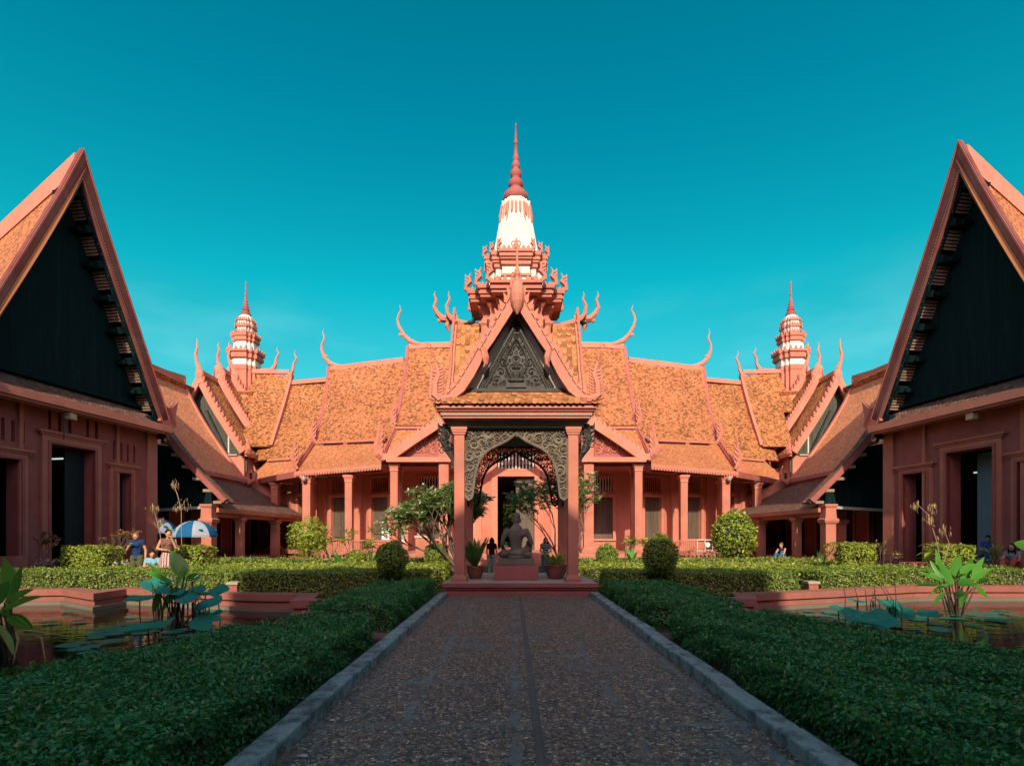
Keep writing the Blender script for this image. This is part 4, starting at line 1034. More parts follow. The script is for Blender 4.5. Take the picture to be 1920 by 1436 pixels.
# ================================================================ SIDE GALLERIES AND GABLED HALLS
def wing(side):
    L = side < 0; sd = 'left' if L else 'right'
    gal = thing('side_gallery', 'low red gallery along the %s side with steep orange roof over a brown lean-to' % sd, 'gallery building', (-19, 33, 0))
    # --- steep orange roof of the gallery
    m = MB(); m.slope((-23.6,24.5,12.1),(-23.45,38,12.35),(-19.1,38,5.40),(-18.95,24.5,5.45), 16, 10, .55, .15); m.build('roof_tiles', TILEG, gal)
    er = m.edgeR
    mm = MB(); board(mm, [p+Z3*.22 for p in er], .55, (0,.25,0)); mm.tube([er[0]+Z3*.1, er[0]+Z3*.55], [.2,.02], 6); mm.build('verge_board', REDP, gal)
    ridgecap([(-23.62,24.5,12.3),(-23.55,31,12.33),(-23.48,36,12.48),(-23.45,38.1,12.7)], .2, gal, RED)
    m = MB(); m.bar((-18.8,25,5.38),(-18.8,38.2,5.38), .14, .26); m.build('eave_fascia', RED, gal)
    # upturned naga tail where the verge meets the eave
    m = MB(); b = Vector((-18.7,38,5.3)); m.tube([b+Vector((-.4,0,.2)), b, b+Vector((.35,0,.15)), b+Vector((.45,0,.6)), b+Vector((.3,0,1.2))], [.2,.25,.2,.13,.02], 6)
    for i in range(4): flame(m, b+Vector((.1,0,.1+.15*i)), .35, .3, .1, (1,0,0))
    m.build('naga_tail', RED, gal)
    # --- brown lean-to roof
    m = MB(); m.slope((-18.7,28.0,5.1),(-18.75,38.6,4.95),(-14.6,38.9,2.85),(-14.9,28.0,2.9), 14, 5, .12, .12); m.build('lean_to_tiles', TILED, gal)
    mm = MB(); ed = m.edgeR; board(mm, [p+Z3*.75+Vector((0,.05,0)) for p in ed], .95, (0,.3,0)); mm.build('verge_parapet', REDP, gal)
    mm = MB(); mm.tube([Vector((-17.2,38.5,4.75)), Vector((-16.7,38.5,4.65)), Vector((-16.5,38.5,4.8)), Vector((-16.35,38.5,5.1))], [.1,.12,.08,.01], 5); mm.build('verge_hook', RED, gal)
    m = MB(); m.bar((-14.85,26.9,2.82),(-14.55,38.9,2.77), .12, .22); m.bar((-15.2,27,2.6),(-15.0,38.6,2.6), .25, .25); m.build('lean_to_fascia', RED, gal)
    m = MB(); m.slope((-18.7,38.9,7.2),(-18.75,43,7.2),(-18.0,43,5),(-18.0,38.9,5), 2, 2, 0, .1)
    # columns under it
    for px, Y, wd in ((450,29.6,.36),(516,33.9,.42)):
        c = PX(px, Y); m = MB(); m.cbox(c, wd, wd, -.1, 2.55); m.sqlathe(c, [(2.25,wd*.5),(2.3,wd*.6),(2.38,wd*.75),(2.5,wd*.75)]); m.build('column', RED, gal)
    c = PX(556, 38); m = MB(); m.cbox(c, .35, .35, 0, 2.6); m.build('column', REDD, gal)
    # gallery wall with dark openings, floor and ceiling
    W = Wall((-18.9,24.5), (-18.9,42), 0, 5.2, .4, (-1,0)); ops = [(k*2.6+1.0, k*2.6+2.2, .35, 3.1) for k in range(6)]
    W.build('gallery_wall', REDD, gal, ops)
    for op in ops:
        df = W.frame('door_frame', RED, gal, op, .15, .06); m = MB(); W.slab(m, op[0], op[1], op[2], op[3], .22, .28); m.build('door', DOORW, df)
    m = MB(); m.box(-18.88, -14.9, 27.2, 39, -.05, .3); m.build('veranda_floor', REDD, gal)
    # big fluted corner column and an inner one
    for px, Y, wd in ((392,26.8,.50),(371,28.6,.46)):
        c = PX(px, Y); m = MB(); m.cbox(c, wd, wd, -.1, 3.0 if px > 380 else 2.9); m.sqlathe(c, [(2.1,wd*.5),(2.15,wd*.62),(2.25,wd*.7),(2.35,wd*.7),(2.4,wd*.55),(2.9,wd*.5),(3.0,wd*.62),(3.1,wd*.62)]); m.build('column', RED, gal)
    # --- steep lean-to with dark end gable next to the hall
    p0 = P(303,800,26.3); p1 = P(427,941,26.9); pm = P(362,880,26.6)
    m = MB(); m.slope(p0, p0+Vector((0,.8,0)), p1+Vector((0,.8,0)), p1, 4, 8, .25, .12); m.build('steep_roof_tiles', TILED, gal); e0 = m.edgeL
    mm = MB(); board(mm, [p+Z3*.14 for p in e0], .26, (0,-.12,0)); mm.build('bargeboard', REDD, gal)
    # round tile noses along the bargeboard
    mm = MB()
    for i in range(46):
        t = i/45*(len(e0)-1); k = min(int(t), len(e0)-2); p = e0[k].lerp(e0[k+1], t-k)+Z3*.17; mm.ell(p+Vector((0,-.05,0)), (.07,.09,.06), 6, 4)
    mm.build('tile_noses', TILED, gal)
    yp = 27.5; mm = MB(); mm.prism([P(284,830,yp), P(325,838,yp), P(362,884,yp), P(404,928,yp), P(404,948,yp), P(284,957,yp)], (0,.12,0)); mm.build('end_panel', DWOOD, gal)
    for i in range(6):
        mm = MB(); t = (i+.6)/6.3; p = e0[0].lerp(e0[-1], t)-Z3*.42-Vector((.1,0,0)); mm.box(p.x-.26, p.x+.16, p.y-.02, yp, p.z-.07, p.z+.07)
        mm.build('purlin', BATT, gal)
    mm = MB(); mm.bar(P(284,957,yp-.2)-Z3*.0, P(404,950,yp-.2), .3, .14); mm.build('end_beam', SOFF, gal)
    mm = MB(); mm.box(-18.8,-14.6,31.0,31.3,0,4.3)
    # room block behind the walls (keeps the interior dark)
    mm = MB(); mm.box(-27.5,-27.2,24,46,0,5.6); mm.build('outer_wall', RED, gal)
    mm = MB(); mm.slope((-27.6,24,5.5),(-27.6,46,5.5),(-23.2,46,12.3),(-23.2,24,12.3), 3, 3, 0, .15); mm.build('rear_roof', TILE, gal)
    # ------------------------------------------------ corner gables
    cor = thing('corner_gable_block', 'stepped orange gable roofs with horned ridges below the %s slender spire' % ('left' if L else 'right'), 'corner roof', (-21, 41, 5))
    def tier(y0, y1, zr, bx, bz, sag, mat=TILEM, crest=.24, nv=8):
        m = MB(); m.slope((-22.8,y0,zr),(-22.8,y1,zr),(bx,y1,bz),(bx,y0,bz), 5, nv, sag, .15); m.build('roof_tiles', mat, cor); e = m.edgeL
        vb = verge([p+Z3*.16 for p in e], (0,-.22,0), .42, REDP, cor, name='bargeboard')
        mm = MB(); teeth(mm, [p+Z3*.16 for p in e], crest, .34, (0,-.14,0), .2); mm.build('flame_crest', RED, vb)
        m = MB(); m.slope((-22.8,y0,zr),(-22.8,y1,zr),(2*-22.8-bx,y1,bz),(2*-22.8-bx,y0,bz), 3, 4, sag, .15); m.build('roof_tiles', mat, cor); e2 = m.edgeL if (m.edgeL[0]-e[0]).length < .01 else m.edgeR
        verge([p+Z3*.16 for p in e2], (0,-.22,0), .42, REDP, cor, name='bargeboard')
        mm = MB(); mm.ell((-22.8, y0-.1, zr-.05), (.30,.18,.42), 10, 8); mm.build('apex_boss', REDP, cor)
        ridgecap([(-22.8,y0,zr+.2),(-22.8,y1,zr+.15)], .14, cor)
        return e
    e1 = tier(39.0, 41.5, 13.3, -19.45, 7.55, .3)
    e2 = tier(41.4, 43.4, 14.35, -19.05, 8.15, .3)
    e3 = tier(43.3, 44.3, 14.9, -20.7, 11.7, .15, nv=5)
    # horns
    for tips, Y in ((((375,700),(373,690),(369,678),(367,664),(370,652),(370,642),(369,634)),39.0), (((416,700),(413,690),(409,679),(408,668),(411,657),(409,649),(410,641)),41.4), (((441,704),(436,692),(431,680),(428,668),(431,656),(429,646),(430,640)),43.3)):
        m = MB(); m.tube([P(a_, b_, Y) for a_, b_ in tips], [.24,.20,.12,.10,.08,.05,.01], 7); m.ell(P(tips[0][0], tips[0][1]+2, Y), (.3,.2,.42), 8, 6); m.build('ridge_horn', REDP, cor)
    m = MB(); Y = 39.5; gp = [P(372,716,Y), P(452,846,Y), P(452,930,Y), P(330,930,Y), P(330,790,Y)]
    m.prism([P(375,708,Y), P(463,846,Y), P(463,885,Y), P(300,885,Y), P(300,842,Y)], (0,.15,0)); m.build('gable_boards', DWOODG, cor)
    m = MB(); a, b = P(388,770,Y-.1), P(432,862,Y-.1); m.bar(a, b, .12, .30, (0,1,0)); m.build('gable_brace', BLACKC, cor)
    m = MB(); m.box(P(428,0,Y).x, P(430.5,0,Y).x, Y-.06, Y-.003, P(430,850,Y).z, P(430,815,Y).z); m.build('light_tube', WHITE, cor)
    m = MB(); m.box(P(424,0,Y).x, P(448,0,Y).x, Y-.3, Y, P(0,853,Y).z-.08, P(0,853,Y).z+.02); m.build('gable_sill', CREAM, cor)
    # red wall under the eaves
    m = MB()
    for yy0, yy1, zt in ((39.75,41.6,12.3),(41.6,43.5,13.3)): m.prism([(-22.8,yy0,zt),(-19.95,yy0,7.35),(-25.6,yy0,7.35)], (0,yy1-yy0,0))
    m.box(-20.9,-17.9,41.7,44.0,4.0,9.4); m.build('inner_masonry', REDD, cor)
    m = MB(); m.box(-26, -19.75, 39.3, 39.49, 2.0, P(0,853,39.5).z-.09); m.box(-22.1, -19.75, 39.70, 43, 2.0, 7.45); m.build('wall', REDP, cor)
    m = MB(); m.bar((-19.4,38.9,7.45),(-19.35,43.2,7.45), .2, .28); m.build('eave_fascia', RED, cor)
    m = MB(); b = Vector((-19.3,38.9,7.5)); m.tube([b, b+Vector((.1,-.05,.3)), b+Vector((.0,0,.7)), b+Vector((.1,0,1.3))], [.2,.2,.12,.01], 6); m.build('naga_tail', RED, cor)
    # ------------------------------------------------ slender spire
    tw = thing('corner_spire', 'slender banded white and red spire above the %s corner roofs' % ('left' if L else 'right'), 'spire', (-22.15, 44.4, 10))
    TY = 44.4; TK = TY/46; tx, ty = -22.95*TK, TY; zz = lambda y: CAMZ+(HY-y)/1000*TY
    def rt(spec): 
        m = MB(); m.loft([redent(tx, ty, s_*TK, zz(y)) for y, s_ in spec]); return m
    rt([(790,.80),(700,.80),(698,.84),(694,.86),(690,.86),(689.5,.7)]).build('tower_body', RED, tw)
    rt([(690,.82),(679,.80)]).build('lower_band', WHITE, tw)
    rt([(679,.80),(677,.95),(672,.98),(671,.93),(668,.93),(667,1.03),(663,1.03),(662,.7)]).build('lower_cornice', RED, tw)
    rt([(662.5,.72),(646,.64)]).build('middle_band', WHITE, tw)
    rt([(646,.64),(644,.74),(640,.76),(639,.72),(637,.72),(636,.80),(632.5,.80),(632,.5)]).build('upper_cornice', RED, tw)
    m = rt([(632,.50),(625,.52),(610,.53),(602,.48),(596,.38),(592,.25)]); m.build('ribbed_dome', WHITE, tw)
    m = MB()
    for k in range(4):
        an = math.pi/2*k; ca, sa = math.cos(an), math.sin(an)
        for x, yv in ((0,-1.3),(.68,-1.3),(-.68,-1.3),(1.0,-1.0),(-1.0,-1.0),(.34,-1.32),(-.34,-1.32)):
            for (ya, s0), (yb_, s1) in (((631,.515),(622,.53)), ((618,.54),(609,.54)), ((606,.51),(599,.45))):
                m.tube([Vector((tx+s_*(x*ca-yv*sa), ty+s_*(x*sa+yv*ca), zz(y))) for y, s_ in ((ya,s0),(yb_,s1))], [.09,.05], 5)
    m.build('dome_ribs', RED, tw)
    m = MB(); pr = [(593,.3),(590,.42),(587,.30),(586,.34),(583,.22),(581,.30),(578,.19),(576,.25),(573,.16),(571,.20),(568,.13),(566,.16),(562,.10),(555,.08),(553,.11),(551,.07),(535,.05),(533,.08),(531,.05),(526,.0)]
    m.lathe((tx, ty, 0), [(zz(y), r) for y, r in pr], 12); m.build('finial', REDD, tw)
    for zc, s_, h in ((zz(663),1.0,.3),(zz(632.5),.78,.22)):
        m = MB()
        for k in range(4):
            an = math.pi/2*k; ca, sa = math.cos(an), math.sin(an)
            for x, y in ((.6,-1.26),(-.6,-1.26),(.92,-.96),(-.92,-.96),(1.22,-.62),(-1.22,-.62),(.2,-1.26),(-.2,-1.26)):
                flame(m, (tx+s_*(x*ca-y*sa), ty+s_*(x*sa+y*ca), zc), h, h*.6, .08, (ca,sa,0))
        m.build('antefix_row', RED, tw)
DWOODG = wood('grey_weathered_boards', (.075,.085,.07), stain=(.16,.17,.13), plank=.3)

def hall(side):
    L = side < 0; sd = 'left' if L else 'right'
    h = thing('gabled_hall', 'tall red hall with a huge dark boarded triangular gable at the %s' % sd, 'gallery building', (-19, 21, 0))
    E = lambda Y: -19.425+.15*Y        # plane of the bargeboards
    Wx = lambda Y: -20.325+.15*Y       # plane of the wall
    rv = Vector((-.845,.535,0)); wd = Vector((.15,1,0)).normalized(); inn = Vector((-1,.15,0)).normalized()
    YA = 20.35; ZA = 15.68 if L else 16.0; YR = 24.5; YL = 16.2; HB = 6.45
    def e(Y, z, off=0): return Vector((E(Y), Y, z))+inn*off
    sl = (ZA-HB)/(YR-YA)
    SAGP = [(0,0),(.2,.02),(.45,.05),(.7,.05),(.9,.02),(1,0)]
    edge = lambda s_: [e(YA+s_*t*(YR-YA), ZA-t*(ZA-HB)-0.9*b) for t, b in SAGP]
    eR, eL = edge(1), edge(-1)
    # roof slopes behind the gable
    m = MB(); m.slope(e(YA, ZA, .05), e(YA, ZA, .05)+rv*13, eL[-1]+inn*.05+rv*13, eL[-1]+inn*.05, 14, 12, .25, .15); m.build('roof_tiles', TILE, h)
    m = MB(); m.slope(e(YA, ZA, .05), e(YA, ZA, .05)+rv*13, eR[-1]+inn*.05+rv*13, eR[-1]+inn*.05, 8, 8, .25, .15); m.build('roof_tiles', TILE, h)
    rc = e(YA, ZA+.1); m = MB()
    m.bar(rc+rv*.3, rc+rv*13, .34, .75); m.build('ridge_cap', REDP, h)
    for ee in (eR, eL):
        m = MB(); up = [p+Z3*(.62 if i == 0 else .42) for i, p in enumerate(ee)]
        board(m, up, [.46,.46,.45,.44,.44,.42], inn*.16, True); m.build('bargeboard', SHADEB, h)
        m = MB(); board(m, [p+Z3*(.62 if i == 0 else .42)-inn*.03 for i, p in enumerate(ee)], .05, -inn*.03, True); 
        m.build('bargeboard_fillet', REDD, h)
        # dentils of tile ends under the board
        m = MB(); n = 120
        for i in range(n):
            t = (i+.5)/n*(len(ee)-1); k = min(int(t), len(ee)-2); p = ee[k].lerp(ee[k+1], t-k)-Z3*.52
            m.bar(p+inn*-.01, p+inn*.14, .03, .05)
        m.build('tile_end_row', BATT, h)
        # purlins and rafters in the overhang
        d = (ee[-1]-ee[0]).normalized(); nn = inn.cross(d).normalized(); nn = nn if nn.z < 0 else -nn
        m = MB(); m2 = MB(); np_ = 8
        if ee is eL: continue
        for i in range(np_):
            p = ee[0].lerp(ee[-1], (i+.75)/(np_+.2)); q = p+nn*.48
            m = MB(); m.bar(q+inn*.22, q+inn*1.0, .22, .26, d)
            m.bar(q+nn*.20+inn*.45, q+nn*.20+inn*1.0, .14, .14, d); m.build('purlin', DWOOD, h)
        for i in range(np_):
            m2 = MB()
            for k in range(6):
                p = ee[0].lerp(ee[-1], (i+.98+.095*k)/(np_+.2))
                if (i+.98+.095*k)/(np_+.2) < .985: m2.bar(p+nn*.30+inn*.2, p+nn*.30+inn*1.0, .07, .07, d)
            if m2.v: m2.build('roof_battens', BATT, h)
        m = MB(); a = [p-Z3*.62+inn*.20 for p in ee]; board(m, a, .10, inn*.10); m.build('inner_board', DWOOD, h)
    for ee in (eR, eL):
        m = MB(); o_ = Z3*-.42+inn*.08; m.slope(ee[0]+o_, ee[0]+o_+rv*1.05, ee[-1]+o_+rv*1.05, ee[-1]+o_, 2, 6, .25, .04); m.build('eave_boarding', DWOOD, h)
    # the boarded gable
    def g(Y, z, off=0): return Vector((Wx(Y), Y, z))+inn*off
    m = MB(); tri = [g(YA+.40-(ZA-7.0)/sl+.1, 7.0), g(YA+.40+(ZA-7.0)/sl+.0, 7.0), g(YA+.40, ZA-.25)]
    m.prism(tri, inn*.12); m.build('gable_boards', DWOOD, h)
    # skirt roof over the wall
    m = MB(); m.slope(g(24.95,7.15,-.02), g(14.3,7.15,-.02), e(14.3,6.50), e(24.55,6.50), 12, 4, .05, .10); m.build('skirt_tiles', TILED, h)
    m = MB(); m.bar(e(24.6,6.40,-.03), e(14.3,6.40,-.03), .10, .30); m.bar(e(24.5,6.2,.25), e(14.3,6.2,.25), .5, .08); m.build('eave_fascia', RED, h)
    m = MB(); m.bar(g(24.9,7.28,-.10), g(14.3,7.28,-.10), .16, .12); m.build('flashing', DWOOD, h)
    p = eR[-1]; m = MB(); m.prism([p+wd*a+Z3*b for a, b in ((-.5,.25),(.05,-.1),(.45,.15),(.38,.6),(.55,1.35),(.15,.95),(-.2,.9))], inn*.16); m.build('corner_flame', REDD, h)
    # wall
    W = Wall((Wx(24.85), 24.85), (Wx(14.3), 14.3), -.1, 6.6, .55, (-1,0))
    if L:
        ops = [opn(W, 213,242,887,1050), opn(W, 91,174,838,1050), opn(W, -60,36,856,1050)]
        ops = [(a, b, .35, d) for a, b, c, d in ops]
        sl_ = [opn(W, x0, x1, y0, y1) for x0, x1, y0, y1 in ((212,216,827,861),(226,229.5,830,863),(238,241.5,833,866),(250,253.5,836,868),(90.5,96,768,805),(109,115,773,809),(128,134,778,813),(162,167,785,820),(178,183.5,789,824),(2,9,783,825),(21,28,788,828),(40,46,791,831))]
    else:
        inv = lambda a: 968-(a-968)/KM
        ops = [opn(W, inv(1741),inv(1697),887,1050), opn(W, inv(1866),inv(1779),843,1050), opn(W, -60,inv(1912),860,1050)]
        ops = [(a, b, .35, d) for a, b, c, d in ops]; sl_ = []
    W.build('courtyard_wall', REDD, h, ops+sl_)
    for i, op in enumerate(ops):
        df = W.frame('door_frame', RED, h, op, .22 if i != 1 else .3, .10, lintel=.16)
        W.frame('inner_frame', REDD, df, op, .10, .14)
    # wider centre bay standing slightly forward, corner pilaster, base and string course
    cu = (ops[1][0]+ops[1][1])/2
    for a, b in ((0,.55),(cu-2.05,cu-1.92),(cu+1.85,cu+1.98)):
        m = MB(); W.slab(m, a, b, .3, 6.3, -.09, 0); m.build('pilaster', RED, h)
    m = MB()
    prev = 0
    for op in sorted(ops):
        W.slab(m, prev, op[0]-.32, -.1, .38, -.16, 0); W.slab(m, prev, op[0]-.32, .38, .50, -.08, 0); prev = op[1]+.32
    m.build('wall_base', REDD, h)
    # doors and interior
    for i, op in enumerate(ops):
        if L:
            m = MB(); mid = op[0]+(op[1]-op[0])*(.45 if i == 1 else 0.0)
            if i == 0: W.slab(m, op[0], op[1], op[2], op[3], .35, .42)
            elif i == 1: W.slab(m, op[0], mid, op[2], op[3], .40, .47)
            if m.v: m.build('door', DOORW, h)
        else:
            m = MB()
            if i == 1: W.slab(m, op[0]+.1, op[0]+1.3, op[2], op[3], 1.2, 1.3)
            if i == 0: W.slab(m, op[0]+.1, op[1]-.25, op[2], op[3], 1.2, 1.3)
            if m.v: m.build('interior_partition', INTW, h)
    m = MB(); W.slab(m, -1.0, W.L, -.1, .34, .0, 8); m.build('floor', REDD, h)
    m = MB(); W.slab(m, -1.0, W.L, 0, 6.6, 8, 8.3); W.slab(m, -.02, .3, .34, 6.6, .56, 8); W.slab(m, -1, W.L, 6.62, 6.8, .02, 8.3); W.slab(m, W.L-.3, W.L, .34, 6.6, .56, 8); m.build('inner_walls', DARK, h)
    # steps in front of the large door
    m = MB(); c = ops[1]; W.slab(m, c[0]-.2, c[1]+.2, -.05, .17, -.9, -.17); W.slab(m, c[0]-.2, c[1]+.2, .17, .34, -.5, -.17); m.build('door_steps', REDD, h)
    # flood lamp under the eave
    fx, fy = (143, 770) if L else (968-(1812-968)/KM, 768)
    Yl = 19.425/(.15+(960-fx)/1000); p = Vector((E(Yl)-.22, Yl, min(6.02, CAMZ+(HY-fy-7)/1000*Yl)))
    lt = thing('flood_lamp', 'small boxy flood lamp fixed high on the %s hall wall' % sd, 'lamp', p)
    m = MB(); m.box(p.x-.10, p.x+.12, p.y-.16, p.y+.16, p.z-.12, p.z+.12); m.build('lamp_housing', plain(f'cream_lamp_paint_{sd}', (.55,.45,.28)), lt)
    m = MB(); m.box(p.x+.12, p.x+.13, p.y-.12, p.y+.12, p.z-.08, p.z+.08); m.build('lens', STEEL, lt)
    m = MB(); m.bar(p+Vector((-.2,0,.0)), p+Vector((-.1,0,0)), .05, .05); m.tube([p+Vector((0,.0,.12)), p+Vector((0,.06,.2)), p+Vector((0,-.06,.22))], .035, 5); m.build('bracket', STEEL, lt)
    m = MB(); m.tube([p+Vector((-.12,-.1,-.1)), p+Vector((-.15,-.12,-.9))] if L else [p+Vector((-.12,-.1,-.1)), p+Vector((-.15,-.2,-.3)), p+Vector((-.15,-.1,-.6))], .018 if not L else .03, 5); m.build('cable', plain(f'cable_grey_{sd}', (.08,.07,.06)), lt)
wing(-1); hall(-1)
KM = 1.015; wing(1); KM = 1.022; hall(1); KM = None
# ---- ranges behind the camera that shade the near half of the courtyard
west = thing('west_range', 'long red range closing the courtyard behind the viewpoint with a tall central roof', 'museum building', (0, -20, 0))
T_ = math.tan(R(SUN_EL))
def zc(reach, y): return T_*(reach-y)
m = MB(); m.box(-26, 26, -26, -19, -.1, 6); m.build('wall', REDD, west)
za = zc(10.6, -22); m = MB(); m.slope((-26,-22,za),(26,-22,za),(26,-18,5.5),(-26,-18,5.5), 10, 5, 0, .2); m.slope((-26,-22,za),(26,-22,za),(26,-27,5.5),(-26,-27,5.5), 10, 5, 0, .2); m.build('roof_tiles', TILE, west)
m = MB(); zb = zc(15.0, -19); zp = zc(18.6, -19); m.prism([(-6.9,-19,0),(6.0,-19,0),(6.0,-19,zb),(3.2,-19,zb+.15),(-.2,-19,zp),(-3.9,-19,zb+.15),(-6.9,-19,zb)], (0,-6,0)); m.build('central_block', REDD, west)
for sx in (-1, 1):
    m = MB(); x0 = 13.9 if sx < 0 else 14.6; m.prism([(sx*x0,-18,0),(sx*(x0+12),-18,0),(sx*(x0+12),-18,8),(sx*(x0+5.5),-18,13),(sx*x0,-18,8.2)], (0,28.8 if sx < 0 else 28,0)); props(m.build('side_range', REDD), 'red %s range beside the viewpoint, nearer than the gabled hall' % ('left' if sx < 0 else 'right'), 'museum building')
# ================================================================ VEGETATION
RNG = np.random.default_rng(5)
def inpoly(px, py, poly):
    c = np.zeros(len(px), bool); n = len(poly); j = n-1
    for i in range(n):
        xi, yi = poly[i]; xj, yj = poly[j]
        if yi != yj:
            t = ((yi > py) != (yj > py)) & (px < (xj-xi)*(py-yi)/(yj-yi)+xi); c ^= t
        j = i
    return c
def leafmesh(name, pos, nrm, size, mat, parent, aspect=.5, jitter=.9, droop=0.0, fold=.18, fixdir=None):
    """many small pointed leaves: pos Nx3, nrm Nx3 preferred facing; size scalar or N"""
    N = len(pos); r = RNG
    n = nrm + r.normal(0, jitter, (N, 3)); n /= np.linalg.norm(n, axis=1)[:, None]+1e-9
    d = r.normal(0, 1, (N, 3)) if fixdir is None else fixdir+r.normal(0, .15, (N, 3))
    d -= n*(d*n).sum(1)[:, None]; d /= np.linalg.norm(d, axis=1)[:, None]+1e-9
    s = np.cross(n, d); L = (np.ones(N)*size)*r.uniform(.5, 1.45, N); W = L*aspect
    d3 = d*L[:, None]; s3 = s*(W/2)[:, None]; up = n*(L*fold)[:, None]; dr = np.array([0,0,-1.0])*droop*L[:, None]
    v = np.stack([pos, pos+d3*.45+s3+up*.5, pos+d3+dr, pos+d3*.45-s3+up*.5], 1).reshape(-1, 3)
    off = np.array(rootloc(parent)) if parent else np.zeros(3)
    if KM is not None: v = np.stack([0.008*v[:,1]*(1+KM)-KM*v[:,0], v[:,1], v[:,2]], 1)
    v = (v-off).astype(np.float32)
    me = bpy.data.meshes.new(name); me.vertices.add(N*4); me.vertices.foreach_set('co', v.ravel())
    me.loops.add(N*4); me.loops.foreach_set('vertex_index', np.arange(N*4, dtype=np.int32))
    me.polygons.add(N); me.polygons.foreach_set('loop_start', np.arange(0, N*4, 4, dtype=np.int32)); me.polygons.foreach_set('loop_total', np.full(N, 4, np.int32))
    me.materials.append(mat); me.update(); me.validate()
    ob = bpy.data.objects.new(name, me); COL.objects.link(ob)
    if parent: ob.parent = parent
    return ob
def hedge(label, poly, z1, mat, dens, leaf, z0=0.0, group=None, rough=.03, cat='hedge'):
    r = RNG; poly = [tuple(p[:2]) for p in poly]
    cx = sum(p[0] for p in poly)/len(poly); cy = sum(p[1] for p in poly)/len(poly)
    t = thing('hedge', label, cat, (cx, cy, 0), group)
    m = MB(); ins = offs(poly, -.05); m.prism([(x, y, z0) for x, y in ins], (0,0,z1-z0-(.12 if rough > .04 else .05))); m.build('inner_branches', CORE, t)
    xs = [p[0] for p in poly]; ys = [p[1] for p in poly]
    def bumpy(x, y): return rough*(np.sin(x*5.1+1.3*np.sin(y*3))+np.sin(y*4.3+x*2)+.7*np.sin(x*13+y*9))*.5
    A = abs(sum(poly[i][0]*poly[(i+1)%len(poly)][1]-poly[(i+1)%len(poly)][0]*poly[i][1] for i in range(len(poly))))/2
    bb = (max(xs)-min(xs))*(max(ys)-min(ys)); n = int(dens*bb)
    x = r.uniform(min(xs), max(xs), n); y = r.uniform(min(ys), max(ys), n); k = inpoly(x, y, poly); x, y = x[k], y[k]
    dm = np.full(len(x), 9.0)
    for i in range(len(poly)):
        a = np.array(poly[i]); b = np.array(poly[(i+1)%len(poly)]); d = b-a; t_ = np.clip(((x-a[0])*d[0]+(y-a[1])*d[1])/(d@d), 0, 1)
        dm = np.minimum(dm, np.hypot(x-a[0]-d[0]*t_, y-a[1]-d[1]*t_))
    z = z1+bumpy(x, y)-r.exponential(.028, len(x))-.09*np.exp(-dm/.05)+.035*(np.sin(x*2.1+y)*np.sin(y*1.7))*(rough > .025)+np.where(r.random(len(x)) < .03, r.uniform(.01, .07, len(x)), 0.0); P_ = [np.stack([x, y, z], 1)]; N_ = [np.tile([0,0,1.0], (len(x), 1))]
    nn = len(poly); sg = 1 if sum(poly[i][0]*poly[(i+1)%nn][1]-poly[(i+1)%nn][0]*poly[i][1] for i in range(nn)) > 0 else -1
    for i in range(nn):
        a = np.array(poly[i]); b = np.array(poly[(i+1)%nn]); L = np.linalg.norm(b-a); d = (b-a)/L; o = np.array([d[1], -d[0]])*sg
        if o[1] > .6 and cy < 12: continue
        c = int(dens*L*(z1-z0)); u = r.uniform(0, L, c); zz = z0+(z1-z0)*r.uniform(0, 1, c)
        q = a+d*u[:, None]; bz = bumpy(q[:,0]+zz*2, q[:,1])
        q = q+o*(bz-r.exponential(.015, c)-.02*(zz < z0+.1))[:, None]
        P_.append(np.column_stack([q, zz])); N_.append(np.tile([o[0]*.85, o[1]*.85, .5], (c, 1)))
    leafmesh('foliage', np.concatenate(P_), np.concatenate(N_), leaf, mat, t, .52, .55)
    return t
# --- hedges beside the path and round the ponds
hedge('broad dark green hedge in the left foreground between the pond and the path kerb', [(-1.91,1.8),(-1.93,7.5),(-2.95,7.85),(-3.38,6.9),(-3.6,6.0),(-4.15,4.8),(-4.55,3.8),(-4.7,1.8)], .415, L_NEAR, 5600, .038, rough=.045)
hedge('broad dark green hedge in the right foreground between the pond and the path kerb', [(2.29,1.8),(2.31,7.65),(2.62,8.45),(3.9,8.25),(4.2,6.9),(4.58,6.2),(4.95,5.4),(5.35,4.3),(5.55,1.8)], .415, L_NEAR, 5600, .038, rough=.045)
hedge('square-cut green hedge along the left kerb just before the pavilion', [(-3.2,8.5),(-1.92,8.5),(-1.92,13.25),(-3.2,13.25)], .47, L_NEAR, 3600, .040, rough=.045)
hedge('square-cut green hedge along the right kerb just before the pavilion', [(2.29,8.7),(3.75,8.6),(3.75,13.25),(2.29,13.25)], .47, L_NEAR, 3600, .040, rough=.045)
H2 = 'clipped hedges behind the ponds'
hedge('clipped hedge behind the left pond with its right end near the pavilion', [(-6.5,12.75),(-2.25,13.3),(-2.2,14.5),(-6.5,14.2)], .66, L_MID, 1300, .055, group=H2)
hedge('long clipped hedge above the zigzag wall of the left pond', [(-13.8,13.95),(-11.0,13.9),(-9.6,14.0),(-7.0,13.2),(-6.75,14.6),(-9.4,15.0),(-13.8,15.2)], .62, L_MID, 1300, .055, group=H2)
hedge('clipped hedge behind the right pond with its left end near the pavilion', [(2.4,13.35),(5.0,12.75),(7.25,13.45),(7.1,14.6),(2.4,14.6)], .66, L_MID, 1300, .055, group=H2)
hedge('long clipped hedge above the far wall of the right pond', [(7.9,13.6),(10.7,14.6),(14.6,14.7),(14.6,15.9),(10.2,15.8),(7.7,14.9)], .62, L_MID, 1300, .055, group=H2)
H3 = 'low hedges in rows across the courtyard lawn'
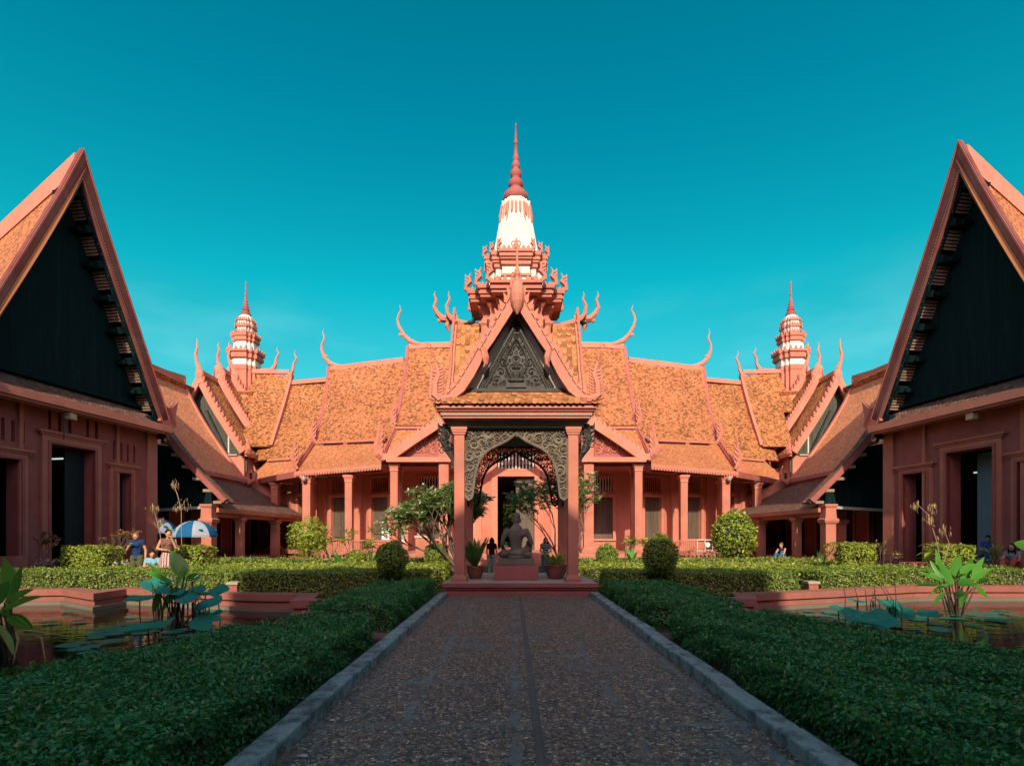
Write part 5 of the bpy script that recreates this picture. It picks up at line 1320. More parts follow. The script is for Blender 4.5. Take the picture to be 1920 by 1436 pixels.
for sx, nm in ((-1,'left'), (1,'right')):
    q = lambda a, b, y0, y1: [(sx*a,y0),(sx*b,y0),(sx*b,y1),(sx*a,y1)]
    hedge('sunlit low hedge in the second row on the %s of the pavilion' % nm, q(2.15,12.2,15.7,16.7), .60, L_LIMEG, 650, .07, group=H3)
    hedge('sunlit low hedge in the third row on the %s of the pavilion' % nm, q(2.3,10.2,18.4,19.4), .56, L_LIMEG, 420, .085, group=H3)
    hedge('low hedge in the fourth row on the %s, before the museum steps' % nm, q(2.6,12.5,21.8,22.8), .56, L_MID, 320, .095, group=H3)
    hedge('low hedge turning toward the %s gallery' % nm, q(10.9,12.2,16.9,24.0), .55, L_MID, 260, .10, group=H3)
def blob(name, label, c, r, mat, dens, leaf, cat='shrub', group=None, core=True, shell=.12, box=0.0, trunk=True, aspect=.5):
    """shrub of leaves spread in the outer shell of an ellipsoid (box>0: squarer)"""
    t = thing(name, label, cat, (c[0], c[1], 0), group); rr = RNG
    area = 4*math.pi*((r[0]*r[1]+r[0]*r[2]+r[1]*r[2])/3); n = int(dens*area)
    v = rr.normal(0, 1, (n, 3)); v /= np.linalg.norm(v, axis=1)[:, None]
    nr = v.copy()
    if box > 0:
        v = rr.uniform(-1, 1, (n, 3)); ax = rr.choice(3, n, p=(.25,.35,.4)); sgn = np.where(rr.random(n) < .5, -1.0, 1.0)
        sgn = np.where((ax == 2) & (rr.random(n) < .8), 1.0, sgn); sgn = np.where((ax == 1) & (rr.random(n) < .7), -1.0, sgn)
        v[np.arange(n), ax] = sgn; nr = np.zeros((n, 3)); nr[np.arange(n), ax] = sgn; nr[:,2] += .4
        q_ = np.sort(np.abs(v), 1)[:, 1]; v *= (1-.10*np.clip(q_-.7, 0, 1)/.3)[:, None]
    k = 1-rr.exponential(shell, n)*.5; k += .05*(np.sin(v[:,0]*7)+np.sin(v[:,2]*6+v[:,1]*5))
    p = np.array(c)+v*np.array(r)*k[:, None]
    ok = p[:,2] > .02
    leafmesh('foliage', p[ok], nr[ok], leaf, mat, t, aspect, .6)
    if core:
        m = MB(); m.ell(c, tuple(a*(.86 if box == 0 else .80) for a in r), 14, 10); m.build('inner_branches', CORE, t, True)
    if trunk:
        m = MB(); m.tube([(c[0], c[1], 0), (c[0]+.01, c[1], c[2])], [.05*max(1, r[0]), .04], 6); m.build('trunk', BARK, t)
    return t
def at(px, py, Y): p = P(px, py, Y); return (p.x, p.y, p.z)
blob('topiary_ball', 'round clipped bush left of the pavilion with its shaded lower half before the second hedge', at(735,1047,13.0), (.37,.36,.42), L_MID, 2200, .05, 'topiary', 'round clipped bushes beside the pavilion', core=True, shell=.05)
blob('topiary_ball', 'smaller round clipped bush close beside the left rear column of the pavilion', at(817,1040,19.8), (.42,.42,.45), L_MID, 1500, .06, 'topiary', 'round clipped bushes beside the pavilion', shell=.05)
blob('topiary_ball', 'smaller round clipped bush close beside the right rear column of the pavilion', at(1138,1042,19.8), (.39,.39,.45), L_MID, 1500, .06, 'topiary', 'round clipped bushes beside the pavilion', shell=.05)
blob('topiary_ball', 'tall egg-shaped clipped bush on the right of the pavilion', at(1238,1042,13.0), (.41,.40,.49), L_MID, 2200, .05, 'topiary', 'round clipped bushes beside the pavilion', shell=.05)
blob('round_shrub', 'big bushy yellow-green shrub where the right gallery meets the museum', at(1376,1006,24), (.95,.9,1.2), L_LIME, 330, .13, 'shrub', shell=.25)
blob('leafy_shrub', 'loose bright green shrub where the left gallery meets the museum', at(580,1008,24), (.95,.8,.95), L_LIMEG, 260, .17, 'shrub', core=False, shell=.9, aspect=.28)
blob('box_shrub', 'boxy lime green shrub before the left hall, widest one', at(175,1049,17), (.72,.5,.42), L_LIME, 900, .075, 'shrub', box=.6, shell=.06, group='boxy lime shrubs')
blob('box_shrub', 'boxy lime green shrub beside the blue parasol pole', at(363,1049,16.6), (.50,.42,.42), L_LIME, 900, .075, 'shrub', box=.6, shell=.06, group='boxy lime shrubs')
blob('box_shrub', 'boxy lime green shrub at the foot of the right gallery corner column', at(1594,1041,18), (.62,.5,.40), L_LIME, 900, .075, 'shrub', box=.6, shell=.06, group='boxy lime shrubs')
blob('box_shrub', 'boxy lime green shrub before the tall doorway of the right hall', at(1780,1043,17), (.55,.42,.36), L_LIME, 900, .075, 'shrub', box=.6, shell=.06, group='boxy lime shrubs')
blob('lime_plant', 'bright yellow-green croton bush behind the third hedge on the left', at(668,1046,20.3), (.3,.3,.35), L_LIME, 250, .1, 'plant', core=False, shell=.8)
# garden beyond the passage
blob('garden_bush', 'green garden bush seen through the open museum doorway', at(955,965,56), (3.4,1.5,3.3), L_LIME, 60, .35, 'bush', shell=.2)
# --- open branching shrubs and frangipani trees
def branch_tree(name, label, base, stems, mat, leaf, cat='tree', nleaf=9, flower=None, lean=(0,0), seed=0, spread=.55, depth=3, seg=.5, r0=.05, tipr=.22, aspect=.28, group=None, fl=.25, kids=(2,2,3), rise=.45, jit=.3, inner=0):
    t = thing(name, label, cat, base, group); rn = random.Random(seed); m = MB(); tips = []
    def grow(p, d, L, r, k):
        mid = p+d*L*.5+Vector((rn.uniform(-.06,.06), rn.uniform(-.06,.06), .02))*L
        q = p+d*L; m.tube([p, mid, q], [r, r*.88, r*.72], 5 if k < 2 else 4, False)
        if k >= depth-inner: tips.append((q, d))
        if k >= depth: return
        for i in range(rn.choice(kids)):
            a = rn.uniform(0, 6.28); s_ = rn.uniform(.35, 1)*spread
            nd = (d+Vector((math.cos(a)*s_, math.sin(a)*s_, rn.uniform(.0,rise)*s_))).normalized()
            grow(q, nd, L*rn.uniform(.68,.9), r*.66, k+1)
    for dx, dy, dz, L in stems:
        grow(Vector(base), Vector((dx, dy, dz)).normalized(), L, r0*rn.uniform(.8,1.1), 0)
    m.build('trunk', BARK, t)
    pos = []; nrm = []; fd = []; fp = []
    for q, d in tips:
        for i in range(nleaf):
            a = 6.283*i/nleaf+rn.uniform(-.3,.3); e = Vector((math.cos(a), math.sin(a), rn.uniform(-.25,.7))).normalized()
            pos.append(q+d*rn.uniform(-.08,.05)); fd.append(e); nrm.append(Vector((0,0,1))-e*.3)
        if flower and rn.random() < fl: fp += [q+d*.08+Vector((rn.uniform(-.05,.05), rn.uniform(-.05,.05), rn.uniform(0,.08))) for _ in range(6)]
    leafmesh('leaves', np.array([tuple(a) for a in pos]), np.array([tuple(a) for a in nrm]), leaf, mat, t, aspect, jit, .12, .1, np.array([tuple(a) for a in fd]))
    if fp: leafmesh('blossoms', np.array([tuple(a) for a in fp]), np.tile([0,-.5,1.0], (len(fp),1)), .07, flower, t, .8, .8)
    return t
bx = PX(868, 19.6); 
branch_tree('frangipani_tree', 'dense frangipani tree with pale blossoms leaning left behind the pavilion', (bx.x,bx.y,0), [(-1.0,0,.80,1.0),(-.75,.3,1.05,1.0),(-.9,-.3,1.2,1.02),(-.35,.1,1,.95),(-.6,-.2,1.4,1.0),(.3,.2,1,.78)], L_FRANG, .20, nleaf=9, inner=1, flower=L_WHITE, seed=4, spread=.85, depth=5, r0=.075, fl=.16, kids=(2,3,3), rise=.7, jit=.5)
bx = PX(1058, 19.8)
branch_tree('frangipani_tree', 'thin spreading frangipani tree with sparse leaves right behind the pavilion', (bx.x,bx.y,0), [(.75,0,1.1,.95),(.40,.2,1,1.1),(.75,-.1,1.5,1.05),(-.35,.1,1,1.0)], L_FRANG, .19, nleaf=9, inner=2, flower=L_WHITE, seed=11, spread=.75, depth=5, r0=.05, fl=.16, kids=(2,2,3), rise=.7, jit=.5)
for i, (px, Y, h, sd, lb) in enumerate(((622,24.5,1.1,1,'young frangipani left of three before the left colonnade'),(660,25,1.25,2,'young frangipani in front of the left colonnade centre column'),(695,23.5,.95,3,'short young frangipani nearest the white notice board'),(1178,24,1.05,5,'young frangipani between the right clipped bushes'),(1222,25,1.15,6,'young frangipani rising behind the egg-shaped bush'))):
    b = PX(px, Y); branch_tree('young_frangipani', lb, (b.x,b.y,0), [(.1,0,1,h*.55),(-.25,0,1,h*.5)], L_LIMEG, .24, 'young tree', 9, seed=sd, spread=.5, depth=2, r0=.035, group='young frangipani trees before the colonnade')
# flowering and dry shrubs
b = PX(78, 17.2); branch_tree('bract_shrub', 'pink-bracted potted shrub before the far left doorway', (b.x,b.y,.55), [(.1,0,1,.36),(-.3,0,1,.33),(.3,.1,1,.30)], L_PINK, .08, 'shrub', 12, seed=8, spread=.6, depth=3, r0=.015, aspect=.6)
b = PX(216, 17.6); branch_tree('bract_shrub', 'tall pale-flowered shrub between the two left hall doorways', (b.x,b.y,.2), [(.1,0,1,.52),(-.25,0,1,.50),(.2,.1,1.2,.5)], L_PINK, .085, 'shrub', 12, seed=9, spread=.5, depth=3, r0=.018, aspect=.6)
b = PX(296, 16.3); branch_tree('bract_shrub', 'reddish shrub between the two standing women', (b.x,b.y,.0), [(.1,0,1,.40),(-.25,0,1,.36)], L_PINK, .075, 'shrub', 10, seed=10, spread=.6, depth=3, r0=.014, aspect=.6)
b = PX(1646, 17.8); branch_tree('dry_shrub', 'straggly brown shrub beside the right hall corner', (b.x,b.y,.0), [(.1,0,1,.45),(-.35,0,1,.40),(.4,0,.8,.4)], L_DRY, .11, 'shrub', 6, seed=12, spread=.7, depth=3, r0=.018, aspect=.35)
for px, Y, w_, lb in ((232,16.6,.42,'low bed of white and lilac flowers left of the woman in navy'),(92,17.0,.35,'low flowers around the pink shrub pot'),(1860,17.5,.3,'low flowers at the foot of the potted bush on the right')):
    b = PX(px, Y); t = thing('flower_bed', lb, 'flowers', (b.x,b.y,0)); n = 260
    pos = np.column_stack([RNG.uniform(-w_, w_, n)+b.x, RNG.uniform(-.25,.25,n)+b.y, RNG.uniform(.25,.78,n)])
    leafmesh('blossoms', pos[:130], np.tile([0,-.6,.8],(130,1)), .06, L_PURP, t, .9, .6); leafmesh('leaves', pos[130:], np.tile([0,0,1.0],(130,1)), .12, L_MID, t, .3, .8)
# --- blades: big leaves on stalks
def blade(m, p, d, L, W, bend=.5, n=7, twist=0.0, cup=.12, face=False):
    """long pointed leaf from p heading d, bending down"""
    d = Vector(d).normalized(); p = Vector(p); side = d.cross(Vector((0,0,1))) if not face else d.cross(Vector((0,1,.5)))
    if side.length < .05: side = Vector((1,0,0))
    side.normalize(); side = Matrix.Rotation(twist, 3, d) @ side
    base = len(m.v); c = p.copy(); dd = d.copy()
    for i in range(n+1):
        t = i/n; w_ = W*(math.sin(math.pi*min(1, t**.75*.98+.02))**.8)*.5
        up = side.cross(dd).normalized()
        m.v += [c-side*w_+up*w_*cup*2, c.copy(), c+side*w_+up*w_*cup*2]
        dd = (dd+Vector((0,0,-bend/n*1.0))+side*0).normalized(); c = c+dd*(L/n)
    for i in range(n):
        a = base+i*3; m.f += [(a, a+1, a+4, a+3), (a+1, a+2, a+5, a+4)]
def clump(name, label, c, leaves, mat, stem=STEMG, cat='plant', stems=True, group=None):
    """leaves: (dx, dy, z, dirx, diry, dirz, L, W, bend) with stalks from the base"""
    t = thing(name, label, cat, c, group); c = Vector(c); ms = MB()
    for i, (dx, dy, z, ax, ay, az_, L, W, bd) in enumerate(leaves):
        p = c+Vector((dx, dy, z)); b = c+Vector((dx*.35, dy*.35, 0))
        if stems: ms.tube([b, b.lerp(p, .5)+Vector((0,0,.02)), p], [.013, .011, .008], 5, False)
        m = MB(); blade(m, p, (ax, ay, az_), L, W, bd, twist=random.uniform(-.5,.5)); m.build('leaf', mat, t, True)
    if stems: ms.build('stalks', stem, t)
    return t
def rndblades(n, seed, zr, Lr, Wr, up=(.4,1.2), sp=.15, bend=(.4,1.1)):
    rn = random.Random(seed); out = []
    for i in range(n):
        a = rn.uniform(0, 6.28); z = rn.uniform(*zr); s_ = rn.uniform(.2, 1)
        out.append((math.cos(a)*sp*s_, math.sin(a)*sp*s_, z, math.cos(a), math.sin(a), rn.uniform(*up), rn.uniform(*Lr), rn.uniform(*Wr), rn.uniform(*bend)))
    return out
for px, Y, sd, n, lb in ((640,21,1,9,'left clump of broad upright canna leaves behind the left hedges'),(672,21.3,2,10,'middle clump of broad canna leaves behind the left hedges'),(700,21.2,3,9,'right clump of broad canna leaves near the left round bush'),(1186,21.5,4,7,'clump of canna leaves behind the right hedges')):
    b = PX(px, Y); clump('canna_plant', lb, (b.x,b.y,.2), rndblades(n, sd, (.1,.45), (.35,.55), (.14,.20), (.8,2.2), .25, (.2,.8)), L_BLADE, cat='plant', group='canna plants in the beds')
for px, Y, sd, n, L_, mt, lb, zz_ in ((1536,22,5,16,.75,L_AGAVE,'upright snake plant beside the right gallery corner column',.15),(1518,21.5,15,12,.3,L_LIMEG,'small pale shrub left of the snake plant',.2),(410,20,6,10,.28,L_BLUEG,'grey-green spiky plant in a trough near the left gallery column',.2),(424,21,16,8,.3,L_LIMEG,'small leafy plant right of the trough',.2),(468,22,7,18,.45,L_BLUEG,'tall grey-green spiky plant before the left lean-to',.2),(1866,17.2,8,26,.3,L_LIMEG,'bushy green plant in a terracotta pot on the right',.75)):
    b = PX(px, Y); clump('spiky_plant', lb, (b.x,b.y,zz_), rndblades(n, sd, (.0,.12 if L_ > .31 else .4), (L_*.7,L_*1.1), (.035,.06), (1.5,5) if L_ > .31 else (.5,2), .14, (.05,.3)), mt, stems=L_ < .31)
# potted plants in the pavilion
def pot(name, c, r, h, parent, mat=TERRA):
    m = MB(); m.lathe(c, [(0,r*.62),(.02,r*.7),(h*.55,r*.98),(h*.8,r*1.0),(h*.86,r*1.06),(h*.97,r*1.08),(h,r*1.04),(h*.99,r*.88),(h*.86,r*.85)], 20); return m.build(name, mat, parent, True)
def potted(px, Y, z, r, h, label, blades, mat, fr=False):
    c = PX(px, Y, z); t = thing('potted_plant', label, 'potted plant', c); pot('pot', c, r, h, t)
    m = MB(); m.lathe(c, [(h*.88,.01),(h*.9,r*.84)], 14); m.build('soil', plaster('potting_soil_%d' % px, (.03,.022,.015)), t)
    for b in blades:
        m = MB(); p = c+Vector((b[0], b[1], h*.88+b[2]))
        if fr:   # feathered frond
            d = Vector(b[3:6]).normalized(); q = p.copy(); pts = [q.copy()]
            for i in range(9): d = (d+Vector((0,0,-b[8]/9))).normalized(); q = q+d*b[6]/9; pts.append(q.copy())
            m.tube(pts, [.01]*10, 4)
            for i in range(1, 10):
                for h_ in (0, .33, .66):
                    cc = pts[i].lerp(pts[i-1], h_); dr = (pts[i]-pts[i-1]).normalized(); s_ = dr.cross(Vector((0,0,1))).normalized(); ll = b[7]*math.sin(math.pi*min(.95, .15+i/11))
                    for sg in (-1, 1):
                        e_ = cc+(s_*sg+dr*.7+Vector((0,0,.25))).normalized()*ll; w2 = dr*.017
                        m.face([cc-w2, cc+w2, e_+w2*.2, e_-w2*.2])
        else: blade(m, p, b[3:6], b[6], b[7], b[8])
        m.build('frond', mat, t, not fr)
    return t
potted(891, 14.75, .345, .235, .36, 'terracotta pot of dark cycad fronds left of the statue', rndblades(40, 21, (0,.06), (.62,.88), (.13,.16), (.9,4.5), .06, (.2,.7)), L_AGAVE, True)
potted(1042, 14.75, .345, .30, .40, 'wide terracotta pot of grassy green leaves right of the statue', rndblades(70, 22, (0,.05), (.30,.52), (.04,.06), (.5,3.0), .2, (.4,1.4)), L_LIMEG)
potted(1748, 16.6, .1, .2, .38, 'potted broad-leaved plant in front of the right hall small doorway', [(x, y, z+.1, a, b_, c_, L, W, bd) for x, y, z, a, b_, c_, L, W, bd in rndblades(22, 23, (0,.75), (.35,.5), (.12,.17), (.0,.7), .1, (.6,1.2))], L_LIMEG)
b = PX(1876, 17.0, .25); t = thing('plant_pot', 'big brown clay pot beside the seated woman on the right', 'pot', b); pot('pot', b, .34, .42, t)
b = PX(78, 17.1, .0); t = thing('plant_pot', 'clay pot under the pink-bracted shrub on the left', 'pot', b); pot('pot', b, .3, .6, t)
# --- pond plants
def lotus(m, ms, c, r, z, tilt=(0,0), water=-.19, rn=random):
    """round wavy lotus leaf on a stalk"""
    c = Vector(c); base = len(m.v); n = 20; top = Vector((c.x, c.y, z)); ph = rn.uniform(0, 6); dip = .28*r if z > 0 else 0.0
    m.v.append(top-Vector((0,0,dip)))
    rings = (.3,.6,.85,1.0)
    for k, f in enumerate(rings):
        for j in range(n):
            a = 2*math.pi*j/n; w_ = math.sin(a*3+ph)*.10*f*r+math.sin(a*5+ph*2)*.04*f*r if z > 0 else 0
            rr = r*f*(1+.04*math.sin(a*4+ph))*(1 if z > 0 or j else (.35 if f > .5 else 1))
            q = top+Vector((math.cos(a)*rr, math.sin(a)*rr, -dip*(1-f)**1.5+w_)); q.z += tilt[0]*math.cos(a)*rr+tilt[1]*math.sin(a)*rr
            m.v.append(q)
    for j in range(n): m.f.append((base, base+1+j, base+1+(j+1)%n))
    for k in range(3):
        for j in range(n):
            a = base+1+k*n; m.f.append((a+j, a+n+j, a+n+(j+1)%n, a+(j+1)%n))
    if z > water+.05: ms.tube([(c.x+rn.uniform(-.05,.05), c.y, water-.1), (c.x, c.y, (z+water)/2), (c.x, c.y, z-dip)], .011, 5, False)
STEMD = plaster('dark_lotus_stalk', (.05,.06,.03), .3)
def lotus_clump(label, c, leaves, seed, dead=14):
    rn = random.Random(seed); t = thing('lotus_plant', label, 'lotus', c); ms = MB()
    for px, py, Y, r in leaves:
        p = P(px, py, Y); m = MB(); lotus(m, ms, (p.x, p.y, 0), r*1.15, p.z, (rn.uniform(-.2,.2), rn.uniform(.1,.5) if r < .25 else .12), rn=rn); m.build('lotus_leaf', L_LOTUS, t, True)
    for i in range(dead):
        x = c[0]+rn.uniform(-.5,.5); y = c[1]+rn.uniform(-.3,.3); h = rn.uniform(.3,.75); ms.tube([(x,y,-.3),(x+rn.uniform(-.05,.05),y,h*.5),(x+rn.uniform(-.15,.15),y,h)], [.011,.009,.006], 5, False)
    ms.build('stalks', STEMD, t); return t
c0 = PX(335, 10.0, -.19)
lotus_clump('tall lotus clump with big teal leaves in the left pond', c0, [(292,1092,10.2,.235),(262,1120,9.6,.23),(318,1107,9.8,.22),(345,1112,9.9,.20),(366,1108,10.3,.17),(360,1085,10.8,.12),(385,1112,10.4,.15),(392,1130,9.9,.19),(410,1106,10.9,.18),(373,1150,10.2,.16),(397,1152,10.3,.16),(352,1122,9.5,.18),(300,1096,10.6,.18),(278,1172,8.6,.31),(385,1165,9.6,.22)], 3, 26)
c1 = PX(1640, 10.3, -.19)
lotus_clump('low lotus clump with teal leaves standing just above the right pond', c1, [(1607,1125,10.8,.14),(1668,1130,10.4,.23),(1600,1148,10.0,.20),(1618,1162,9.2,.26),(1650,1160,9.4,.24),(1572,1140,10.6,.15),(1690,1148,10.4,.2),(1740,1150,10.3,.16)], 4, 10)
def pads(label, pts, seed):
    rn = random.Random(seed); 
    for i, (px, py, r) in enumerate(pts):
        p = PZ(px, py, -.183); t = MB(); ms = MB(); lotus(t, ms, (p.x, p.y, 0), r, -.182+i*.0006, rn=rn); o = t.build('lily_pad', L_LOTUS, None); props(o, label, 'lily pad', 'lily pads floating on the pond'+(' at the left' if seed == 1 else ' at the right'))
rn = random.Random(77); L1 = []; L2 = []
def scatter(out, cx_, cy_, wx, wy, n, rr):
    for _ in range(n*30):
        if len(out) >= n: break
        x = rn.gauss(cx_, wx); y = rn.gauss(cy_, wy)
        if y < 1142 or y > 1235: continue
        if any(((x-a)/(r2*95))**2+((y-b)/(r2*18))**2 < 1.5 for a, b, r2 in out): continue
        out.append((x, y, rn.uniform(*rr)))
scatter(L1, 300, 1184, 70, 17, 52, (.13,.24)); scatter(L2, 1650, 1156, 95, 14, 64, (.13,.22)); L3 = []; scatter(L3, 1855, 1154, 32, 6, 16, (.12,.2))
pads('round teal lily pad floating near the left lotus clump', L1, 1); pads('round teal lily pad floating on the right pond', L2+L3, 2)
# broad-leaved water plants
def pxclump(name, label, base, leaves, mat, group=None):
    """leaves given by pixel of the leaf foot, pixel of its tip, distance, width"""
    t = thing(name, label, 'water plant', base); ms = MB(); base = Vector(base); rn = random.Random(len(leaves))
    for fx, fy, tx_, ty_, Y, W in leaves:
        a = P(fx, fy, Y); b = P(tx_, ty_, Y-rn.uniform(-.25,.25)); L = (b-a).length*1.05
        d = (b-a).normalized(); d = (d+Vector((0,0,.28))).normalized(); m = MB(); blade(m, a, d, L, W, .45, 8, rn.uniform(-.6,.6), .1, True); m.build('leaf', mat, t, True)
        f = base+Vector((rn.uniform(-.12,.12), rn.uniform(-.08,.08), -.15)); ms.tube([f, f.lerp(a, .5)+Vector((0,0,.05)), a], [.018,.015,.010], 5, False)
    ms.build('stalks', STEMD, t); return t
pxclump('water_canna', 'tall green water canna with one bright upright leaf in the left pond', PX(335,10.1,-.19), [(345,1082,320,1033,10.1,.30),(330,1100,346,1058,9.9,.12),(312,1090,275,1055,10.1,.10),(322,1095,272,1072,9.8,.10),(330,1100,305,1150,9.8,.12),(300,1110,288,1150,9.7,.12),(372,1140,380,1182,9.9,.09),(350,1085,372,1075,10.2,.10)], L_BLADE)
pxclump('water_canna', 'big green water canna at the left edge of the left pond', PX(20,7.5,-.19), [(18,1125,8,1048,7.5,.30),(22,1125,40,1062,7.4,.10),(8,1130,62,1105,7.3,.10),(5,1145,80,1120,7.2,.09),(10,1160,58,1186,7.2,.17),(0,1150,50,1180,7.0,.13),(-10,1165,22,1230,6.9,.20),(22,1150,60,1185,7.4,.12),(-20,1140,15,1090,7.3,.2),(-5,1160,30,1120,7.5,.15)], L_BLADE)
pxclump('water_canna', 'tall leafy water canna standing in the right pond', PX(1788,11.3,-.19), [(1770,1085,1745,1052,11.2,.16),(1775,1090,1722,1072,11.2,.13),(1760,1098,1716,1100,11.0,.11),(1790,1080,1798,1042,11.3,.20),(1800,1075,1832,1058,11.2,.16),(1812,1085,1822,1045,11.5,.22),(1820,1090,1860,1066,11.3,.16),(1830,1095,1856,1088,11.2,.20),(1800,1085,1770,1078,11.4,.14),(1830,1100,1852,1122,11.1,.14),(1770,1100,1745,1110,11.0,.1),(1780,1095,1742,1120,11.2,.1),(1795,1092,1830,1100,11.0,.2),(1760,1090,1735,1062,11.4,.13),(1785,1100,1760,1050,11.2,.17),(1805,1095,1815,1060,11.4,.2),(1775,1110,1750,1135,11.0,.16),(1815,1110,1800,1140,11.0,.14),(1825,1085,1845,1045,11.3,.15),(1765,1075,1755,1030,11.3,.13),(1790,1110,1812,1125,10.9,.18)], L_BLADE)
pxclump('banana_plant', 'arching banana leaf entering at the right edge', PX(1965,14.3,0), [(1950,1030,1902,1018,14.2,.34),(1960,1010,1935,960,14.3,.3),(1960,1040,1990,1000,14.3,.3)], L_BLADE)
b0 = PX(22,7.3,-.19); t = thing('dry_stalk', 'broken dry reed leaves hanging over the left pond', 'reed', b0); m = MB()
for a, b_, c_ in (((28,1180),(60,1182),(130,1192)),((40,1180),(78,1195),(85,1240)),((30,1185),(34,1200),(24,1245))):
    m.tube([P(*a,7.3), P(*b_,7.2), P(*c_,7.1)], [.012,.016,.003], 5, True, .3)
m.build('blades', L_DRY, t)
# dry seed stems
for lb, pts, Y, hd in (('tall thin stem with drooping dry seed heads before the left hall corner', [(341,1045),(340,990),(340,955),(332,925),(325,908)], 16.8, [(325,905),(345,945),(332,950)]), ('leaning thin stem with dry seed heads before the left hall door', [(306,1045),(300,1000),(290,960)], 16.6, [(288,950),(300,975)]), ('long arching stem with dry seed heads before the right hall', [(1765,1060),(1755,1010),(1740,965),(1718,943)], 15.0, [(1716,945),(1748,950),(1742,970)]), ('shorter reddish stem with a seed head before the right doorway', [(1768,1060),(1780,1020),(1770,992)], 15.0, [(1770,992)])):
    p0 = P(*pts[0], Y); p0.z = 0; t = thing('seed_stem', lb, 'plant', p0); m = MB(); m.tube([p0]+[P(a, b_, Y) for a, b_ in pts], [.012]*len(pts)+[.006], 5); m.build('stem', plain('dry_stem_%d' % pts[0][0], (.35,.22,.15)), t)
    pos = []; 
    for a, b_ in hd:
        for _ in range(26): q = P(a+random.gauss(0,5), b_+random.gauss(0,5), Y); pos.append(tuple(q))
    leafmesh('seed_heads', np.array(pos), np.tile([0,-1.0,0],(len(pos),1)), .11, L_DRY, t, .22, .5, .3, fixdir=np.tile([0,0,-1.0],(len(pos),1)))
# ================================================================ STATUE AND PEOPLE
def remeshed(m, name, mat, parent, voxel, smooth=2):
    o = m.build(name, mat, parent, True)
    r = o.modifiers.new('fuse', 'REMESH'); r.mode = 'VOXEL'; r.voxel_size = voxel; r.use_smooth_shade = True
    s_ = o.modifiers.new('soften', 'SMOOTH'); s_.iterations = smooth; s_.factor = .5
    return o
def cap(m, pts, rad, n=10):
    """tapered limb with round ends"""
    m.tube(pts, rad, n)
    for p, r in zip(pts, rad): m.ell(p, r*.985, n, 6)
# --- seated stone figure seen from behind (local: faces +y, away from the camera)
st = thing('stone_statue', 'grey sandstone statue of a seated man seen from behind on the pavilion pedestal', 'statue', (STX, STY, STB))
m = MB(); S = lambda x, y, z: Vector((STX+x*1.06, STY+y, STB+z*1.08))
m.ell(S(0,.02,.13), (.25,.20,.15), 14, 10)                                   # seat
m.tube([S(0,.02,.12), S(0,.01,.25), S(0,0,.40), S(0,-.01,.55), S(0,0,.70), S(0,.0,.80)], [.215,.185,.20,.25,.275,.17], 16, True, .62)
m.ell(S(0,-.01,.62), (.29,.155,.15), 14, 10)
cap(m, [S(0,.0,.74), S(0,.01,.86)], [.10,.085]); m.ell(S(0,.0,.80), (.14,.10,.07), 10, 8)
# head with close-cropped hair and a small topknot
m.ell(S(0,.03,1.0), (.118,.13,.155), 14, 12); m.ell(S(0,.01,1.08), (.115,.12,.11), 10, 8)
m.ell(S(0,.14,.96), (.02,.03,.04), 6, 5); m.ell(S(0,.09,.90), (.07,.06,.05), 8, 6)
for sx in (-1, 1): m.ell(S(sx*.115,.02,.96), (.018,.03,.055), 6, 6)
# arms: elbows out, hands to the knees
cap(m, [S(-.255,.0,.70), S(-.335,.03,.52), S(-.375,.06,.36)], [.085,.07,.058]); cap(m, [S(-.375,.06,.36), S(-.36,.2,.26), S(-.31,.34,.22)], [.058,.05,.04])
cap(m, [S(.255,.0,.70), S(.345,.04,.53), S(.40,.08,.38)], [.085,.07,.058]); cap(m, [S(.40,.08,.38), S(.38,.24,.38), S(.32,.38,.42)], [.058,.05,.04])
# crossed left leg, raised right knee
cap(m, [S(-.12,.06,.12), S(-.36,.20,.11), S(-.40,.28,.10)], [.125,.105,.09]); cap(m, [S(-.38,.28,.09), S(-.1,.42,.07), S(.08,.44,.06)], [.085,.065,.05])
cap(m, [S(.14,.06,.12), S(.30,.26,.22), S(.36,.42,.36)], [.125,.11,.09]); cap(m, [S(.36,.42,.34), S(.36,.40,.18), S(.34,.42,.05)], [.085,.07,.055])
cap(m, [S(.12,.04,.10), S(.34,.10,.08), S(.37,.16,.07)], [.11,.09,.06])
for sx, hp in ((-1, S(-.30,.36,.20)), (1, S(.32,.40,.42))):
    m.ell(hp, (.045,.055,.025), 8, 6)
    for k in range(4): cap(m, [hp+Vector(((k-1.5)*.02,.03,0)), hp+Vector(((k-1.5)*.023,.08,-.01)), hp+Vector(((k-1.5)*.024,.105+.01*(k in (1,2)),-.035))], [.012,.011,.009], 6)
    cap(m, [hp+Vector((-sx*.04,.0,0)), hp+Vector((-sx*.065,.05,-.01))], [.013,.010], 6)
remeshed(m, 'body', STONE, st, .014, 3)
m = MB(); m.lathe(S(0,.02,.0), [(.001,.22),(.01,.24),(.05,.245),(.07,.225)], 24); m.build('waistcloth_hem', STONE, st)

